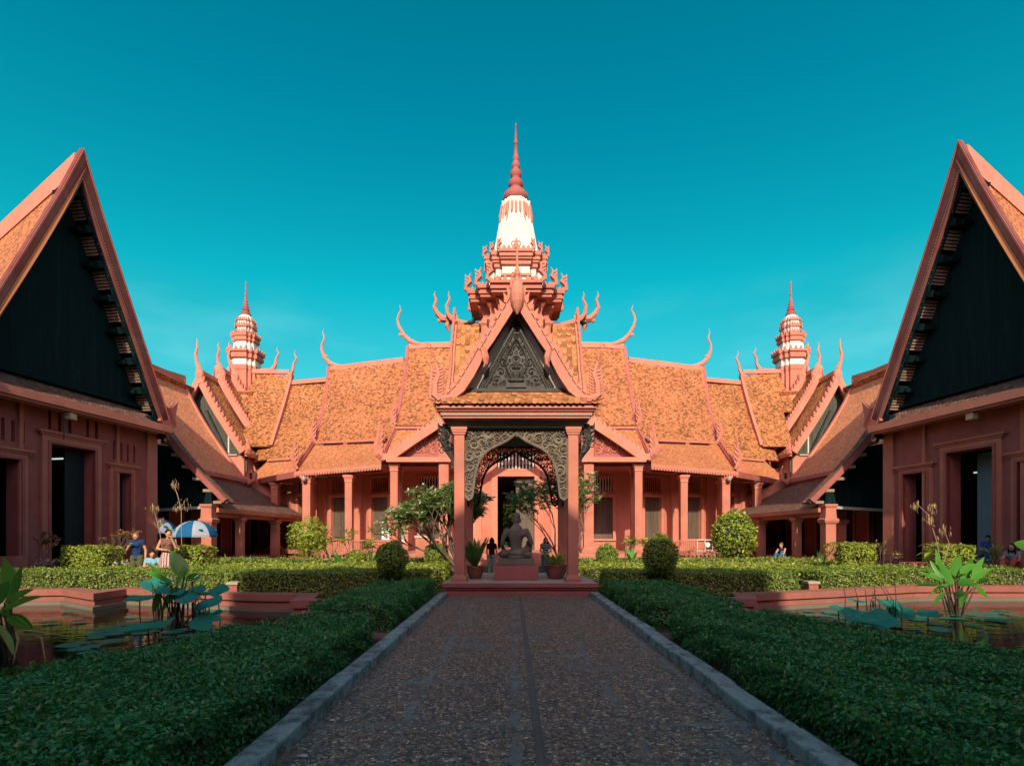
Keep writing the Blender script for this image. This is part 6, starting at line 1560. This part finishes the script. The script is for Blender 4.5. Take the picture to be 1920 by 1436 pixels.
PV = {'n': 0}
def fabric(name, c, stripes=None):
    s = NT(name); n = s.noise(40, 3)
    col = s.ramp(n, [(.3, g3(c,.8)), (.7, g3(c,1.15))])
    if stripes:
        ax, per, c2, half = stripes; sp = s.add('ShaderNodeSeparateXYZ', Vector=s.tc.outputs['Object'])
        f = s.math('FRACT', s.math('DIVIDE', sp.outputs[ax], per)); col = s.mix(s.math('LESS_THAN', f, half), col, c2)
    s.bump(s.noise(14, 4), .35, .02); return s.fin(col, .85, .15)
HAIRD = fabric('dark_hair', (.02,.015,.012)); HAIRB = fabric('brown_hair', (.16,.09,.045)); EYE = plain('eye_dark', (.02,.015,.01), .3); LIP = plain('lip_tone', (.35,.11,.09), .5); SHOE = plain('sandal_leather', (.12,.08,.06))
def person(label, px, Y, z, head, pose, top, bottom, hair=HAIRD, skirt=False, sleeves=.4, scale=1.0, longhair=False, bun=False, voxel=.0085, legs=True, shorts=1.0):
    """pose: joints in metres, local frame faces -y (toward the camera) before turning by head (degrees)"""
    c = PX(px, Y, z); t = thing('person', label, 'person', c)
    J = dict(hip=(0,0,.90), waist=(0,0,1.06), chest=(0,0,1.24), neck=(0,.0,1.40), head=(0,-.02,1.53),
             hl=(.085,0,.88), kl=(.10,-.01,.48), al=(.10,.02,.09), hr=(-.085,0,.88), kr=(-.10,-.01,.48), ar=(-.10,.02,.09),
             sl=(.165,0,1.35), el=(.215,.02,1.09), wl=(.225,-.05,.86), sr=(-.165,0,1.35), er=(-.215,.02,1.09), wr=(-.225,-.05,.86), look=(0,-1,0))
    J.update(pose); rot = Matrix.Rotation(R(head), 3, 'Z')
    Q = {k: c+rot@(Vector(v)*scale) for k, v in J.items() if k != 'look'}
    lk = (rot@Vector(J['look'])).normalized(); sd_ = lk.cross(Vector((0,0,1))).normalized(); K = scale
    HR = Matrix((sd_, -lk, Vector((0,0,1)))).transposed()          # head axes: x side, -y look
    TR = rot
    def torso(m, g=0.0, lo=True):
        m.ell(Q['hip'], ((.155+g)*K, (.115+g)*K, (.12+g)*K), 12, 8, TR); m.ell(Q['waist'], ((.125+g)*K, (.095+g)*K, (.14+g)*K), 12, 8, TR)
        m.ell(Q['chest'], ((.155+g)*K, (.105+g)*K, (.155+g)*K), 12, 8, TR)
        cap(m, [Q['hip'], Q['waist'], Q['chest']], [(.12+g)*K, (.10+g)*K, (.11+g)*K])
        cap(m, [Q['sl'].lerp(Q['sr'], .1), Q['sr'].lerp(Q['sl'], .1)], [(.055+g)*K]*2)
        m.ell(Q['chest'].lerp(Q['neck'], .0)+rot@Vector((.065,-.075,.02))*K, (.055+g)*K, 8, 6); m.ell(Q['chest']+rot@Vector((-.065,-.075,.02))*K, (.055+g)*K, 8, 6)
    m = MB(); torso(m); hc = Q['head']
    cap(m, [Q['chest'].lerp(Q['neck'], .6), Q['neck'], Q['neck'].lerp(hc, .5)], [.055*K,.05*K,.048*K])
    m.ell(hc, (.076*K,.095*K,.108*K), 14, 12, HR); m.ell(hc+lk*.035*K-Vector((0,0,.055*K)), (.055*K,.05*K,.055*K), 10, 8, HR)
    m.ell(hc+lk*.098*K-Vector((0,0,.012*K)), (.013*K,.018*K,.024*K), 8, 6, HR)
    for sg in (-1, 1): m.ell(hc+sd_*sg*.077*K, (.010*K,.02*K,.03*K), 6, 6, HR)
    for s_ in 'lr':
        cap(m, [Q['s'+s_], Q['s'+s_].lerp(Q['e'+s_], .5), Q['e'+s_]], [.050*K,.043*K,.037*K]); cap(m, [Q['e'+s_], Q['e'+s_].lerp(Q['w'+s_], .4), Q['w'+s_]], [.037*K,.035*K,.024*K])
        d = (Q['w'+s_]-Q['e'+s_]).normalized(); sdv = d.cross(Vector((0,.3,1))).normalized(); pl = Q['w'+s_]+d*.045*K
        cap(m, [Q['w'+s_], pl], [.024*K,.028*K]); fl = d.cross(sdv)
        for k in range(4):
            a = pl+sdv*(k-1.5)*.017*K+d*.025*K; b = a+d*(.035+.006*(k in (1,2)))*K+fl*.012*K; e_ = b+d*.022*K+fl*.02*K
            cap(m, [a, b, e_], [.0095*K,.009*K,.008*K], 6)
        a = pl+sdv*.028*K; cap(m, [a-d*.02*K, a+sdv*.022*K+d*.02*K], [.011*K,.009*K], 6)
        if legs:
            cap(m, [Q['h'+s_], Q['h'+s_].lerp(Q['k'+s_], .5), Q['k'+s_]], [.088*K,.076*K,.054*K]); cap(m, [Q['k'+s_], Q['k'+s_].lerp(Q['a'+s_], .35), Q['a'+s_]], [.052*K,.054*K,.034*K])
            fd = rot@Vector(J.get('f'+s_, (0,-1,0))); fo = Q['a'+s_]+fd*.07*K-Vector((0,0,.045*K)); m.ell(fo, (.042*K,.12*K,.036*K), 10, 6, Matrix((fd.cross(Vector((0,0,1))), -fd, Vector((0,0,1)))).transposed())
    body = remeshed(m, 'body', SKIN, t, voxel, 2)
    for sg in (-1, 1):
        e = MB(); e.ell(hc+lk*.086*K+sd_*sg*.030*K+Vector((0,0,.012*K)), (.013*K,.008*K,.007*K), 8, 6, HR); e.build('eye', EYE, t, True)
    e = MB(); e.ell(hc+lk*.084*K-Vector((0,0,.052*K)), (.024*K,.010*K,.007*K), 8, 6, HR); e.build('mouth', LIP, t, True)
    h = MB(); h.ell(hc-lk*.018*K+Vector((0,0,.025*K)), (.086*K,.098*K,.104*K), 14, 12, HR)
    if longhair: 
        cap(h, [hc-lk*.04*K, hc-lk*.06*K-Vector((0,0,.14*K)), hc-lk*.05*K-Vector((0,0,.30*K))], [.08*K,.075*K,.04*K])
        for sg in (-1, 1): cap(h, [hc+sd_*sg*.07*K+Vector((0,0,.02*K)), hc+sd_*sg*.085*K-Vector((0,0,.12*K)), hc+sd_*sg*.08*K-Vector((0,0,.26*K))-lk*.0], [.03*K,.03*K,.015*K])
    if bun: h.ell(hc-lk*.09*K+Vector((0,0,.085*K)), .045*K, 8, 6)
    h.build('hair', hair, t, True)
    g = MB(); torso(g, .012)
    for s_ in 'lr':
        if sleeves > 0: cap(g, [Q['s'+s_], Q['s'+s_].lerp(Q['e'+s_], sleeves)], [.064*K,.056*K])
    remeshed(g, 'shirt', top, t, .011, 2)
    if skirt:
        g = MB(); n = 40; rings = []
        for z_, r_ in ((1.04,.125),(.98,.15),(.88,.185),(.7,.20),(.5,.225),(.3,.25),(.14,.27)):
            rings.append([c+rot@Vector((math.cos(a)*r_*(1+.07*math.sin(a*10)*(1.05-z_)), math.sin(a)*r_*.82*(1+.07*math.sin(a*10)*(1.05-z_)), z_))*K for a in [2*math.pi*j/n for j in range(n)]])
        g.loft(rings); g.build('skirt', bottom, t, True)
        g = MB(); g.loft([[c+rot@Vector((math.cos(a)*.14, math.sin(a)*.115, z_))*K for a in [2*math.pi*j/20 for j in range(20)]] for z_ in (1.02,1.09)]); g.build('belt', fabric('black_belt_%d' % px, (.02,.02,.02)), t)
    elif legs:
        g = MB(); g.ell(Q['hip'], (.17*K,.13*K,.115*K), 12, 8, TR)
        for s_ in 'lr':
            cap(g, [Q['h'+s_], Q['h'+s_].lerp(Q['k'+s_], .5), Q['k'+s_]], [.105*K,.092*K,.072*K])
            if shorts >= 1: cap(g, [Q['k'+s_], Q['k'+s_].lerp(Q['a'+s_], .4), Q['k'+s_].lerp(Q['a'+s_], .95)], [.07*K,.068*K,.055*K])
        remeshed(g, 'trousers', bottom, t, .011, 2)
        for s_ in 'lr':
            fd = rot@Vector(J.get('f'+s_, (0,-1,0))); g = MB(); fo = Q['a'+s_]+fd*.07*K-Vector((0,0,.068*K)); g.ell(fo, (.046*K,.125*K,.022*K), 10, 6, Matrix((fd.cross(Vector((0,0,1))), -fd, Vector((0,0,1)))).transposed()); g.build('shoe', SHOE, t, True)
    return t, Q
NAVY = fabric('navy_cotton', (.015,.045,.13)); OLIVE = fabric('olive_trousers', (.10,.11,.05)); LBLUE = fabric('pale_blue_cotton', (.22,.45,.55)); DENIM = fabric('blue_denim', (.05,.13,.25)); REDT = fabric('red_trousers', (.50,.10,.09)); GREYT = fabric('grey_blue_cotton', (.20,.26,.32)); BLACKT = fabric('black_cotton', (.02,.02,.025)); BROWN = fabric('brown_print', (.20,.10,.08)); PALE = fabric('pale_grey_trousers', (.30,.36,.38)); WHITEC = fabric('white_cotton', (.6,.6,.58))
STRIPE = fabric('striped_tee', (.03,.04,.06), (2, .06, (.5,.5,.52), .4)); SKIRT = fabric('striped_long_skirt', (.20,.08,.10), (0, .07, (.62,.45,.42), .55)); BLUES = fabric('blue_shirt', (.04,.12,.40))
person('woman in a navy top by the left hall looking at her raised hand', 257, 16.0, 0, 8, dict(head=(.0,-.05,1.53), look=(-.1,-1,-.35), er=(-.27,.0,1.10), wr=(-.06,-.22,1.27), el=(.235,.02,1.08), wl=(.25,-.04,.84)), NAVY, OLIVE, HAIRB, sleeves=.3, bun=True)
ph = thing('phone', 'small dark phone in the raised hand of the woman in navy', 'phone', P(264,1024,15.72)); m = MB(); p = P(264,1024,15.72); m.box(p.x-.035, p.x+.035, p.y-.006, p.y+.006, p.z-.065, p.z+.065); m.build('phone_body', BLACKT, ph, bevel=.004)
person('woman in a long striped skirt standing with one hand to her cheek on the left', 315, 15.6, 0, 20, dict(head=(.02,-.03,1.55), look=(.55,-1,-.1), er=(-.26,-.02,1.12), wr=(.02,-.20,1.08), el=(.22,-.10,1.14), wl=(.12,-.16,1.42)), BROWN, SKIRT, HAIRD, skirt=True, sleeves=0, longhair=False, bun=True, scale=1.03)
person('child in a pale blue top sitting between the two standing women', 287, 16.1, 0, 25, dict(hip=(0,0,.42), waist=(0,-.02,.56), chest=(0,-.05,.72), neck=(0,-.07,.88), head=(0,-.11,1.01), look=(.2,-1,-.4), hl=(.085,0,.40), kl=(.13,-.36,.42), al=(.12,-.38,.09), hr=(-.085,0,.40), kr=(-.13,-.36,.42), ar=(-.12,-.38,.09), sl=(.155,-.05,.83), el=(.21,-.16,.62), wl=(.06,-.33,.62), sr=(-.155,-.05,.83), er=(-.21,-.16,.62), wr=(-.06,-.33,.66)), LBLUE, WHITEC, HAIRD, sleeves=.5, scale=.98)
m = MB(); b = PX(287,16.1); bn = thing('low_bench', 'low stone bench under the seated child in pale blue', 'bench', b); m.box(b.x-.35, b.x+.35, b.y-.17, b.y+.2, .24, .32); m.build('seat', CREAM, bn)
for sx in (-.25, .25): m = MB(); m.box(b.x+sx-.06, b.x+sx+.06, b.y-.12, b.y+.15, 0, .24); m.build('leg', CREAM, bn)
SEATR = dict(hip=(0,0,.16), waist=(0,-.03,.31), chest=(0,-.08,.47), neck=(0,-.13,.62), head=(0,-.17,.76), hl=(.09,-.02,.15), kl=(.14,-.34,.44), al=(.10,-.55,.09), hr=(-.09,-.02,.15), kr=(-.14,-.38,.34), ar=(-.10,-.62,.09), sl=(.16,-.11,.58), el=(.21,-.28,.38), wl=(.10,-.48,.24), sr=(-.16,-.11,.58), er=(-.21,-.28,.36), wr=(-.09,-.52,.20))
person('woman in red trousers sitting low on the edge before the right hall doorway', 1902, 16.6, .42, -62, dict(SEATR, look=(-.1,-1,.0)), GREYT, REDT, HAIRD, sleeves=.35, longhair=True)
b = PX(1900,16.6); t = thing('low_ledge', 'low red masonry ledge on which the woman in red trousers sits', 'ledge', b); m = MB(); m.box(b.x-.6, b.x+1.2, b.y-.25, b.y+.3, 0, .36); m.build('block', REDD, t); m = MB(); m.box(b.x-.65, b.x+1.25, b.y-.30, b.y+.35, .361, .43); m.build('top_slab', CREAM, t)
person('person in a dark top and jeans sitting on the floor of the right gallery', 1468, 26.2, .30, -55, dict(SEATR, look=(.0,-1,-.3)), BLACKT, DENIM, HAIRB, sleeves=.0, voxel=.012)
person('woman in a striped tee standing behind the pavilion right of the statue', 1023, 19.6, .0, 5, dict(look=(-.1,-1,0), el=(.22,-.05,1.10), wl=(.05,-.2,1.02), er=(-.22,-.05,1.10), wr=(-.12,-.2,.98)), STRIPE, DENIM, HAIRD, sleeves=.4, longhair=True, scale=.885)
person('person in pale trousers standing behind the pavilion left of the statue', 922, 19.6, .0, 160, dict(look=(.2,-1,0)), BLACKT, PALE, HAIRD, sleeves=.5, longhair=True, scale=.885)
person('person in a blue shirt in the tall doorway of the right hall', 1852, 20.9, .35, -30, dict(look=(-.2,-1,-.2), hip=(0,0,.5), waist=(0,0,.62), chest=(0,0,.78), neck=(0,0,.94), head=(0,-.03,1.07), sl=(.165,0,.89), sr=(-.165,0,.89), el=(.22,-.05,.66), wl=(.12,-.25,.6), er=(-.22,-.05,.66), wr=(-.12,-.25,.6), hl=(.09,0,.48), kl=(.11,-.38,.48), al=(.11,-.40,.09), hr=(-.09,0,.48), kr=(-.11,-.38,.48), ar=(-.11,-.40,.09)), BLUES, DENIM, HAIRD, sleeves=.5, voxel=.012)
b = PX(1852,20.9,.35); t = thing('stool', 'plain dark stool under the person in the blue shirt', 'stool', b); m = MB(); m.box(b.x-.2, b.x+.2, b.y-.16, b.y+.2, .70, .75); m.build('seat', DARK, t)
for sx in (-.16, .16):
    for sy in (-.1, .15): m = MB(); m.tube([(b.x+sx, b.y+sy, .35), (b.x+sx, b.y+sy, .70)], .018, 6); m.build('leg', DARK, t)

# ================================================================ PARASOLS, SIGN, RAILS, LAMPS, SMALL THINGS
PB = fabric('parasol_blue', (.012,.12,.27)); PW = fabric('parasol_pale', (.36,.42,.50)); PO = fabric('parasol_mark', (.0,.20,.30))
def parasol(label, px, Y, ztop, zrim, r, ph):
    c = PX(px, Y); t = thing('parasol', label, 'umbrella', c, 'blue and white parasols by the left gallery'); n = 8
    m = MB(); m.tube([(c.x, c.y, 0), (c.x, c.y, ztop-.03)], .022, 8); m.build('pole', STEEL, t)
    m = MB(); m.lathe(c, [(0,.22),(.06,.22),(.09,.05),(.3,.03)], 12); m.build('base', REDD, t)
    for k in range(n):
        m = MB(); N = 6; M = 5; g = []
        for i in range(N+1):
            row = []
            for j in range(M+1):
                a = 2*math.pi*(k+j/M)/n+ph; f = i/N; sag = 1-.05*math.sin(math.pi*j/M)*f
                row.append(Vector((c.x+math.cos(a)*r*math.sin(f*1.35)/math.sin(1.35)*sag, c.y+math.sin(a)*r*math.sin(f*1.35)/math.sin(1.35)*sag, zrim+(ztop-zrim)*(math.cos(f*1.35)-math.cos(1.35))/(1-math.cos(1.35)))))
            g.append(row)
        for i in range(N):
            for j in range(M): m.face([g[i][j], g[i+1][j], g[i+1][j+1], g[i][j+1]])
        for j in range(M): m.face([g[N][j], g[N][j]-Vector((0,0,.09)), g[N][j+1]-Vector((0,0,.09)), g[N][j+1]])
        pn = m.build('canopy_panel', PB if k % 2 == 0 else PW, t, True)
        if k % 2:
            a = 2*math.pi*(k+.5)/n+ph; f = .78; e = Vector((math.cos(a)*r*math.sin(f*1.35)/math.sin(1.35), math.sin(a)*r*math.sin(f*1.35)/math.sin(1.35), 0)); q = Vector((c.x, c.y, zrim+(ztop-zrim)*(math.cos(f*1.35)-math.cos(1.35))/(1-math.cos(1.35))))+e*1.0
            mm = MB(); mm.ell(q, (.09,.09,.045), 10, 6); mm.build('round_mark', PO, pn, True)
parasol('blue and white parasol standing open before the left gallery corner column', 366, 24.5, 2.22, 1.55, .93, -R(90)-math.pi/8)
parasol('blue and white parasol half hidden by the left hall corner', 292, 25.6, 2.4, 1.72, .93, -R(75)-math.pi/8)
# notice board with an arrow sign
b = PX(723, 26.5); t = thing('notice_board', 'white notice board with black marks and arrow on two posts', 'sign', b)
c0 = P(723,1000,26.5); WH = plain('sign_white', (.78,.78,.74)); BK = plain('sign_black', (.03,.03,.03))
m = MB(); m.box(c0.x-.19, c0.x+.19, c0.y-.02, c0.y+.02, c0.z-.30, c0.z+.30); pn = m.build('panel', WH, t)
m = MB(); y = c0.y-.021
def mark(x0, x1, z0, z1): m.box(c0.x+x0, c0.x+x1, y-.004, y-.0005, c0.z+z0, c0.z+z1)
for bx_ in ((-.06,.09,.13,.16),(-.06,-.03,.06,.13),(.0,.03,-.02,.13),(-.07,.10,.02,.05),(-.07,-.04,-.2,-.02),(-.12,-.03,-.10,-.07),(.02,.11,-.07,-.04),(.02,.05,-.22,-.07),(.05,.11,-.16,-.13),(.05,.12,-.24,-.21)): mark(*bx_)
m.build('black_marks', BK, pn)
for sx in (-.15, .15): m = MB(); m.tube([(c0.x+sx, c0.y+.03, 0), (c0.x+sx, c0.y+.03, c0.z+.3)], .02, 6); m.build('post', RED, t)
# small white notice further right
b = P(756,1000,27); t = thing('small_sign', 'narrow white sign standing by a column behind the frangipani', 'sign', PX(756,27)); m = MB(); m.box(b.x-.07, b.x+.07, b.y-.02, b.y+.02, b.z-.45, b.z+.35); m.build('panel', WH, t); m = MB(); m.tube([(b.x, b.y+.04, 0), (b.x, b.y+.04, b.z)], .02, 6); m.build('post', STEEL, t)
# metal railing with round sign
t = thing('railing', 'pale metal railing with a round white sign in front of the right colonnade', 'railing', PX(1330,27.5)); m = MB()
a, b_, = P(1308,1012,27.5), P(1350,1012,27.5); z0 = P(0,1032,27.5).z
m.tube([a, b_], .025, 6); m.tube([Vector((a.x,a.y,z0)), Vector((b_.x,b_.y,z0))], .02, 6); m.build('rails', WHITE, t)
for k in range(4):
    x = a.x+(b_.x-a.x)*k/3; m = MB(); m.tube([(x, a.y, .0), (x, a.y, a.z)], .02, 6); m.build('post', WHITE, t)
m = MB(); c = P(1327,1021,27.4); m.prism([c+Vector((math.cos(q)*.13, 0, math.sin(q)*.13)) for q in [2*math.pi*i/20 for i in range(20)]], (0,.02,0)); m.build('round_sign', WH, t)
# low red slatted benches / balustrade by the left colonnade
def slats(label, px0, px1, y0, y1, Y, n):
    a, b_ = P(px0, y0, Y), P(px1, y1, Y); t = thing('veranda_railing', label, 'railing', PX((px0+px1)/2, Y)); 
    m = MB(); m.box(a.x, b_.x, Y-.04, Y+.04, a.z-.05, a.z); m.build('top_rail', RED, t); m = MB(); m.box(a.x, b_.x, Y-.035, Y+.035, b_.z, b_.z+.05); m.build('bottom_rail', RED, t)
    for k in range(n):
        x = a.x+.04+(b_.x-a.x-.08)*k/(n-1); m = MB(); m.box(x-.018, x+.018, Y-.02, Y+.02, b_.z+.05, a.z-.05); m.build('slat', RED, t)
slats('red slatted railing between the left colonnade columns', 622, 712, 1012, 1030, 30.4, 22)
slats('red slatted railing between the right colonnade columns', 1262, 1306, 1013, 1030, 30.8, 12)
t = thing('masonry_block', 'red rendered block with pale top left of the pavilion on the museum steps', 'block', PX(794,27.6)); m = MB(); p = P(794,1028,27.6); m.box(p.x-.38, p.x+.35, 27.4, 27.9, .0, P(0,1008,27.6).z); m.build('block', RED, t); m = MB(); m.box(p.x-.42, p.x+.39, 27.36, 27.94, P(0,1008,27.6).z+.001, P(0,1004,27.6).z); m.build('top_slab', CREAM, t)
m = MB(); 
st_ = thing('entrance_steps', 'broad red steps rising to the museum entrance behind the pavilion', 'steps', (.2,27.4,0))
for k in range(4): m.box(-4.2+.1*k, 4.6-.1*k, 26.6+.35*k, 28.0, .0+.15*k, .15+.15*k)
m.build('treads', REDP, st_)
# stone blocks peeking from the hedges, coping fragments
for px, Y, w_, lb in ((440,13.2,.24,'small pale stone block between the two hedges behind the left pond'),(1521,13.4,.24,'small pale stone block between the two hedges behind the right pond')):
    b = PX(px, Y); t = thing('stone_block', lb, 'block', b); m = MB(); m.box(b.x-w_/2, b.x+w_/2, b.y-.12, b.y+.12, -.02, .33); m.build('base', EDGE, t, bevel=.01); m = MB(); m.box(b.x-w_/2-.03, b.x+w_/2+.03, b.y-.15, b.y+.15, .331, .40); m.build('top_slab', CREAM, t, bevel=.01)
b = PX(1392, 18.0); t = thing('coping_slab', 'short red coping slab among the hedges right of the egg-shaped bush', 'slab', b); m = MB(); m.box(b.x-.35, b.x+.38, b.y-.3, b.y+.3, .25, .42); m.build('slab', EDGE, t); m = MB(); m.box(b.x-.25, b.x+.25, b.y-.2, b.y+.2, -.02, .249); m.build('footing', REDD, t)
for x0, x1, y0, lb in ((-2.02,-1.84,7.7,'brick edging strip between the two left hedges at the kerb'),(2.2,2.42,7.7,'brick edging strip between the two right hedges at the kerb')):
    t = thing('brick_edging', lb, 'edging', ((x0+x1)/2, y0, 0))
    for k in range(3):
        m = MB(); m.box(min(x0, x1)-(.5 if x0 < 0 else 0), max(x0, x1)+(.5 if x0 > 0 else 0), y0+.2*k, y0+.2*k+.185, -.02, .06-.01*k); m.build('brick', REDD, t, bevel=.006)
# trough of the spiky plant
b = PX(408, 19.9); t = thing('stone_trough', 'long pale stone trough holding plants before the left gallery', 'planter', b); m = MB(); m.box(b.x-.5, b.x+.5, b.y-.2, b.y+.2, -.02, .42); m.build('trough', CREAM, t, bevel=.02)
for px, Y, lb, r_ in ((1294,27.2,'terracotta planter with dry flowers left of the metal railing',.32),(1330,26.8,'terracotta planter below the metal railing',.32)):
    b = PX(px, Y); t = thing('planter', lb, 'planter', b); m = MB(); m.cbox(b, .62, .4, 0, .42); m.build('box', RED, t, bevel=.02)
    pos = np.column_stack([RNG.uniform(-.35,.35,120)+b.x, RNG.uniform(-.2,.2,120)+b.y, RNG.uniform(.42,.95,120)]); leafmesh('flowers', pos, np.tile([0,-.5,1.0],(120,1)), .1, L_PINK, t, .5, .8)
# lamps on the columns, tube lights under the veranda
for px, py, Y, s_, lb in ((571,897,33.8,-1,'small dome lamp on the left corner column of the colonnade'),(1366,897,33.8,1,'small dome lamp on the right corner column of the colonnade')):
    c = P(px, py, Y); t = thing('wall_lamp', lb, 'lamp', c); m = MB(); m.bar(c+Vector((0,.2,.12)), c+Vector((0,-.15,.12)), .05, .05); m.tube([c+Vector((0,-.12,.12)), c+Vector((0,-.12,.0))], .03, 6); m.build('arm', STEEL, t); m = MB(); m.ell(c+Vector((0,-.12,-.05)), (.15,.15,.15), 12, 8); m.build('globe', plain('lamp_glass_%d' % px, (.35,.36,.35), .15), t, True); m = MB(); m.lathe(c+Vector((0,-.12,0)), [(.0,.17),(.06,.14),(.1,.05)], 12); m.build('hood', STEEL, t)
for i, (px, py, Y, s_) in enumerate(((672,885,32.0,1),(600,893,33.6,1),(536,907,36.6,1),(752,875,30.2,1),(1266,886,32.2,-1),(1345,891,33.6,-1),(1407,904,36.6,-1),(1184,875,30.2,-1))):
    c = P(px, py, Y); t = thing('tube_light', 'slim white tube light under the eave by the %s column %s' % (('left' if px < 968 else 'right'), {672:'in mid colonnade',600:'with the dome lamp',536:'farthest out',752:'nearest the pavilion',1266:'in mid colonnade',1345:'with the dome lamp',1407:'farthest out',1184:'nearest the pavilion'}[px]), 'lamp', c, 'tube lights under the veranda eaves')
    m = MB(); m.bar(c+Vector((-s_*.35,0,.05)), c+Vector((s_*.45,.1,-.02)), .12, .05); m.build('batten', WHITE, t)
    m = MB(); m.tube([c+Vector((0,0,.0)), c+Vector((0,0,.35))], .015, 5); m.build('hanger', STEEL, t)
# interior tube lamps of the halls
for px, py, Y, lb in ((100,861,24,'tube light hanging in the dark interior behind the tall left doorway'),(1845,886,24,'tube light hanging in the dark interior behind the tall right doorway')):
    c = P(px, py, Y); t = thing('hanging_light', lb, 'lamp', c); em = bpy.data.materials.new('tube_glow_%d' % px); em.use_nodes = True; em.node_tree.nodes['Principled BSDF'].inputs['Emission Color'].default_value = (.8,1,.95,1); em.node_tree.nodes['Principled BSDF'].inputs['Emission Strength'].default_value = .5
    m = MB(); m.bar(c-Vector((.45,0,0)), c+Vector((.45,0,.03)), .05, .05); m.build('tube', em, t); m = MB(); m.bar(c-Vector((.5,0,-.06)), c+Vector((.5,0,.09)), .12, .04); m.build('batten', STEEL, t); m = MB(); m.tube([c+Vector((0,0,.06)), c+Vector((0,0,6.6-c.z))], .01, 5); m.build('rod', STEEL, t)
# ticket desk slab and blue box by the right hall
b = PX(1720, 18.3); t = thing('sloped_ramp_block', 'low trapezoid pink-red masonry block below the small doorway of the right hall', 'block', b); m = MB(); m.hexa([(b.x-.6,b.y-.3,0),(b.x+.6,b.y-.3,0),(b.x+.6,b.y+.3,0),(b.x-.6,b.y+.3,0)], [(b.x-.42,b.y-.2,.62),(b.x+.55,b.y-.2,.62),(b.x+.55,b.y+.3,.62),(b.x-.42,b.y+.3,.62)]); m.build('block', EDGE, t, bevel=.02)
b = PX(20, 17.2); t = thing('sloped_ramp_block', 'low trapezoid pink masonry block at the left frame edge before the left hall', 'block', b); m = MB(); m.hexa([(b.x-.7,b.y-.3,0),(b.x+.4,b.y-.3,0),(b.x+.4,b.y+.3,0),(b.x-.7,b.y+.3,0)], [(b.x-.7,b.y-.2,.86),(b.x+.27,b.y-.2,.86),(b.x+.27,b.y+.3,.86),(b.x-.7,b.y+.3,.86)]); m.build('block', EDGE, t, bevel=.02)
b = PX(1832, 18.2); t = thing('storage_box', 'plain teal box standing before the tall right doorway', 'box', b); m = MB(); m.box(b.x-.4, b.x+.35, b.y-.25, b.y+.25, 0, .55); m.build('box_body', fabric('teal_box', (.02,.18,.22)), t, bevel=.01); m = MB(); m.box(b.x-.42, b.x+.37, b.y-.27, b.y+.27, .551, .59); m.build('lid', fabric('teal_lid', (.03,.25,.28)), t)
# fallen leaves on the path
for i, (px, py) in enumerate(((796,1179),(628,1351),(577,1418),(672,1288))):
    p = PZ(px, py, .012); m = MB(); blade(m, p, (random.uniform(-1,1), random.uniform(-1,1), .05), .09, .045, .3, 4); o = m.build('fallen_leaf', L_DRY if i in (0,3) else L_WHITE, None, True); props(o, ['dry brown fallen leaf near the left kerb before the pavilion','small pale scrap on the left half of the near path','pale scrap lowest on the path near the left kerb','tiny dry leaf by the left kerb in the near half'][i], 'leaf')
# pigeons on the pavilion ridges
for i, (px, py, Y) in enumerate(((1089,607,15.2),(884,608,15.2))):
    c = P(px, py, Y); t = thing('pigeon', 'dark pigeon resting on the %s ridge of the pavilion roof' % ('right' if i == 0 else 'left'), 'bird', c); m = MB(); s_ = 1 if i else -1
    m.ell(c+Vector((0,0,.07)), (.13,.06,.06), 10, 8, Matrix.Rotation(R(-20*s_), 3, 'Y')); m.ell(c+Vector((s_*.10,0,.14)), (.04,.035,.04), 8, 6); m.tube([c+Vector((s_*.13,0,.14)), c+Vector((s_*.165,0,.13))], [.01,.002], 5)
    m.tube([c+Vector((-s_*.08,0,.06)), c+Vector((-s_*.22,0,.02))], [.04,.015], 6, True, .5); m.tube([c+Vector((s_*.07,0,.10)), c+Vector((s_*.10,0,.14))], [.045,.03], 6)
    for q in (-.02, .02): m.tube([c+Vector((0,q,.03)), c+Vector((.005,q,-.03))], .006, 4)
    m.build('body', plain('pigeon_grey_%d' % i, (.04,.045,.05)), t, True)
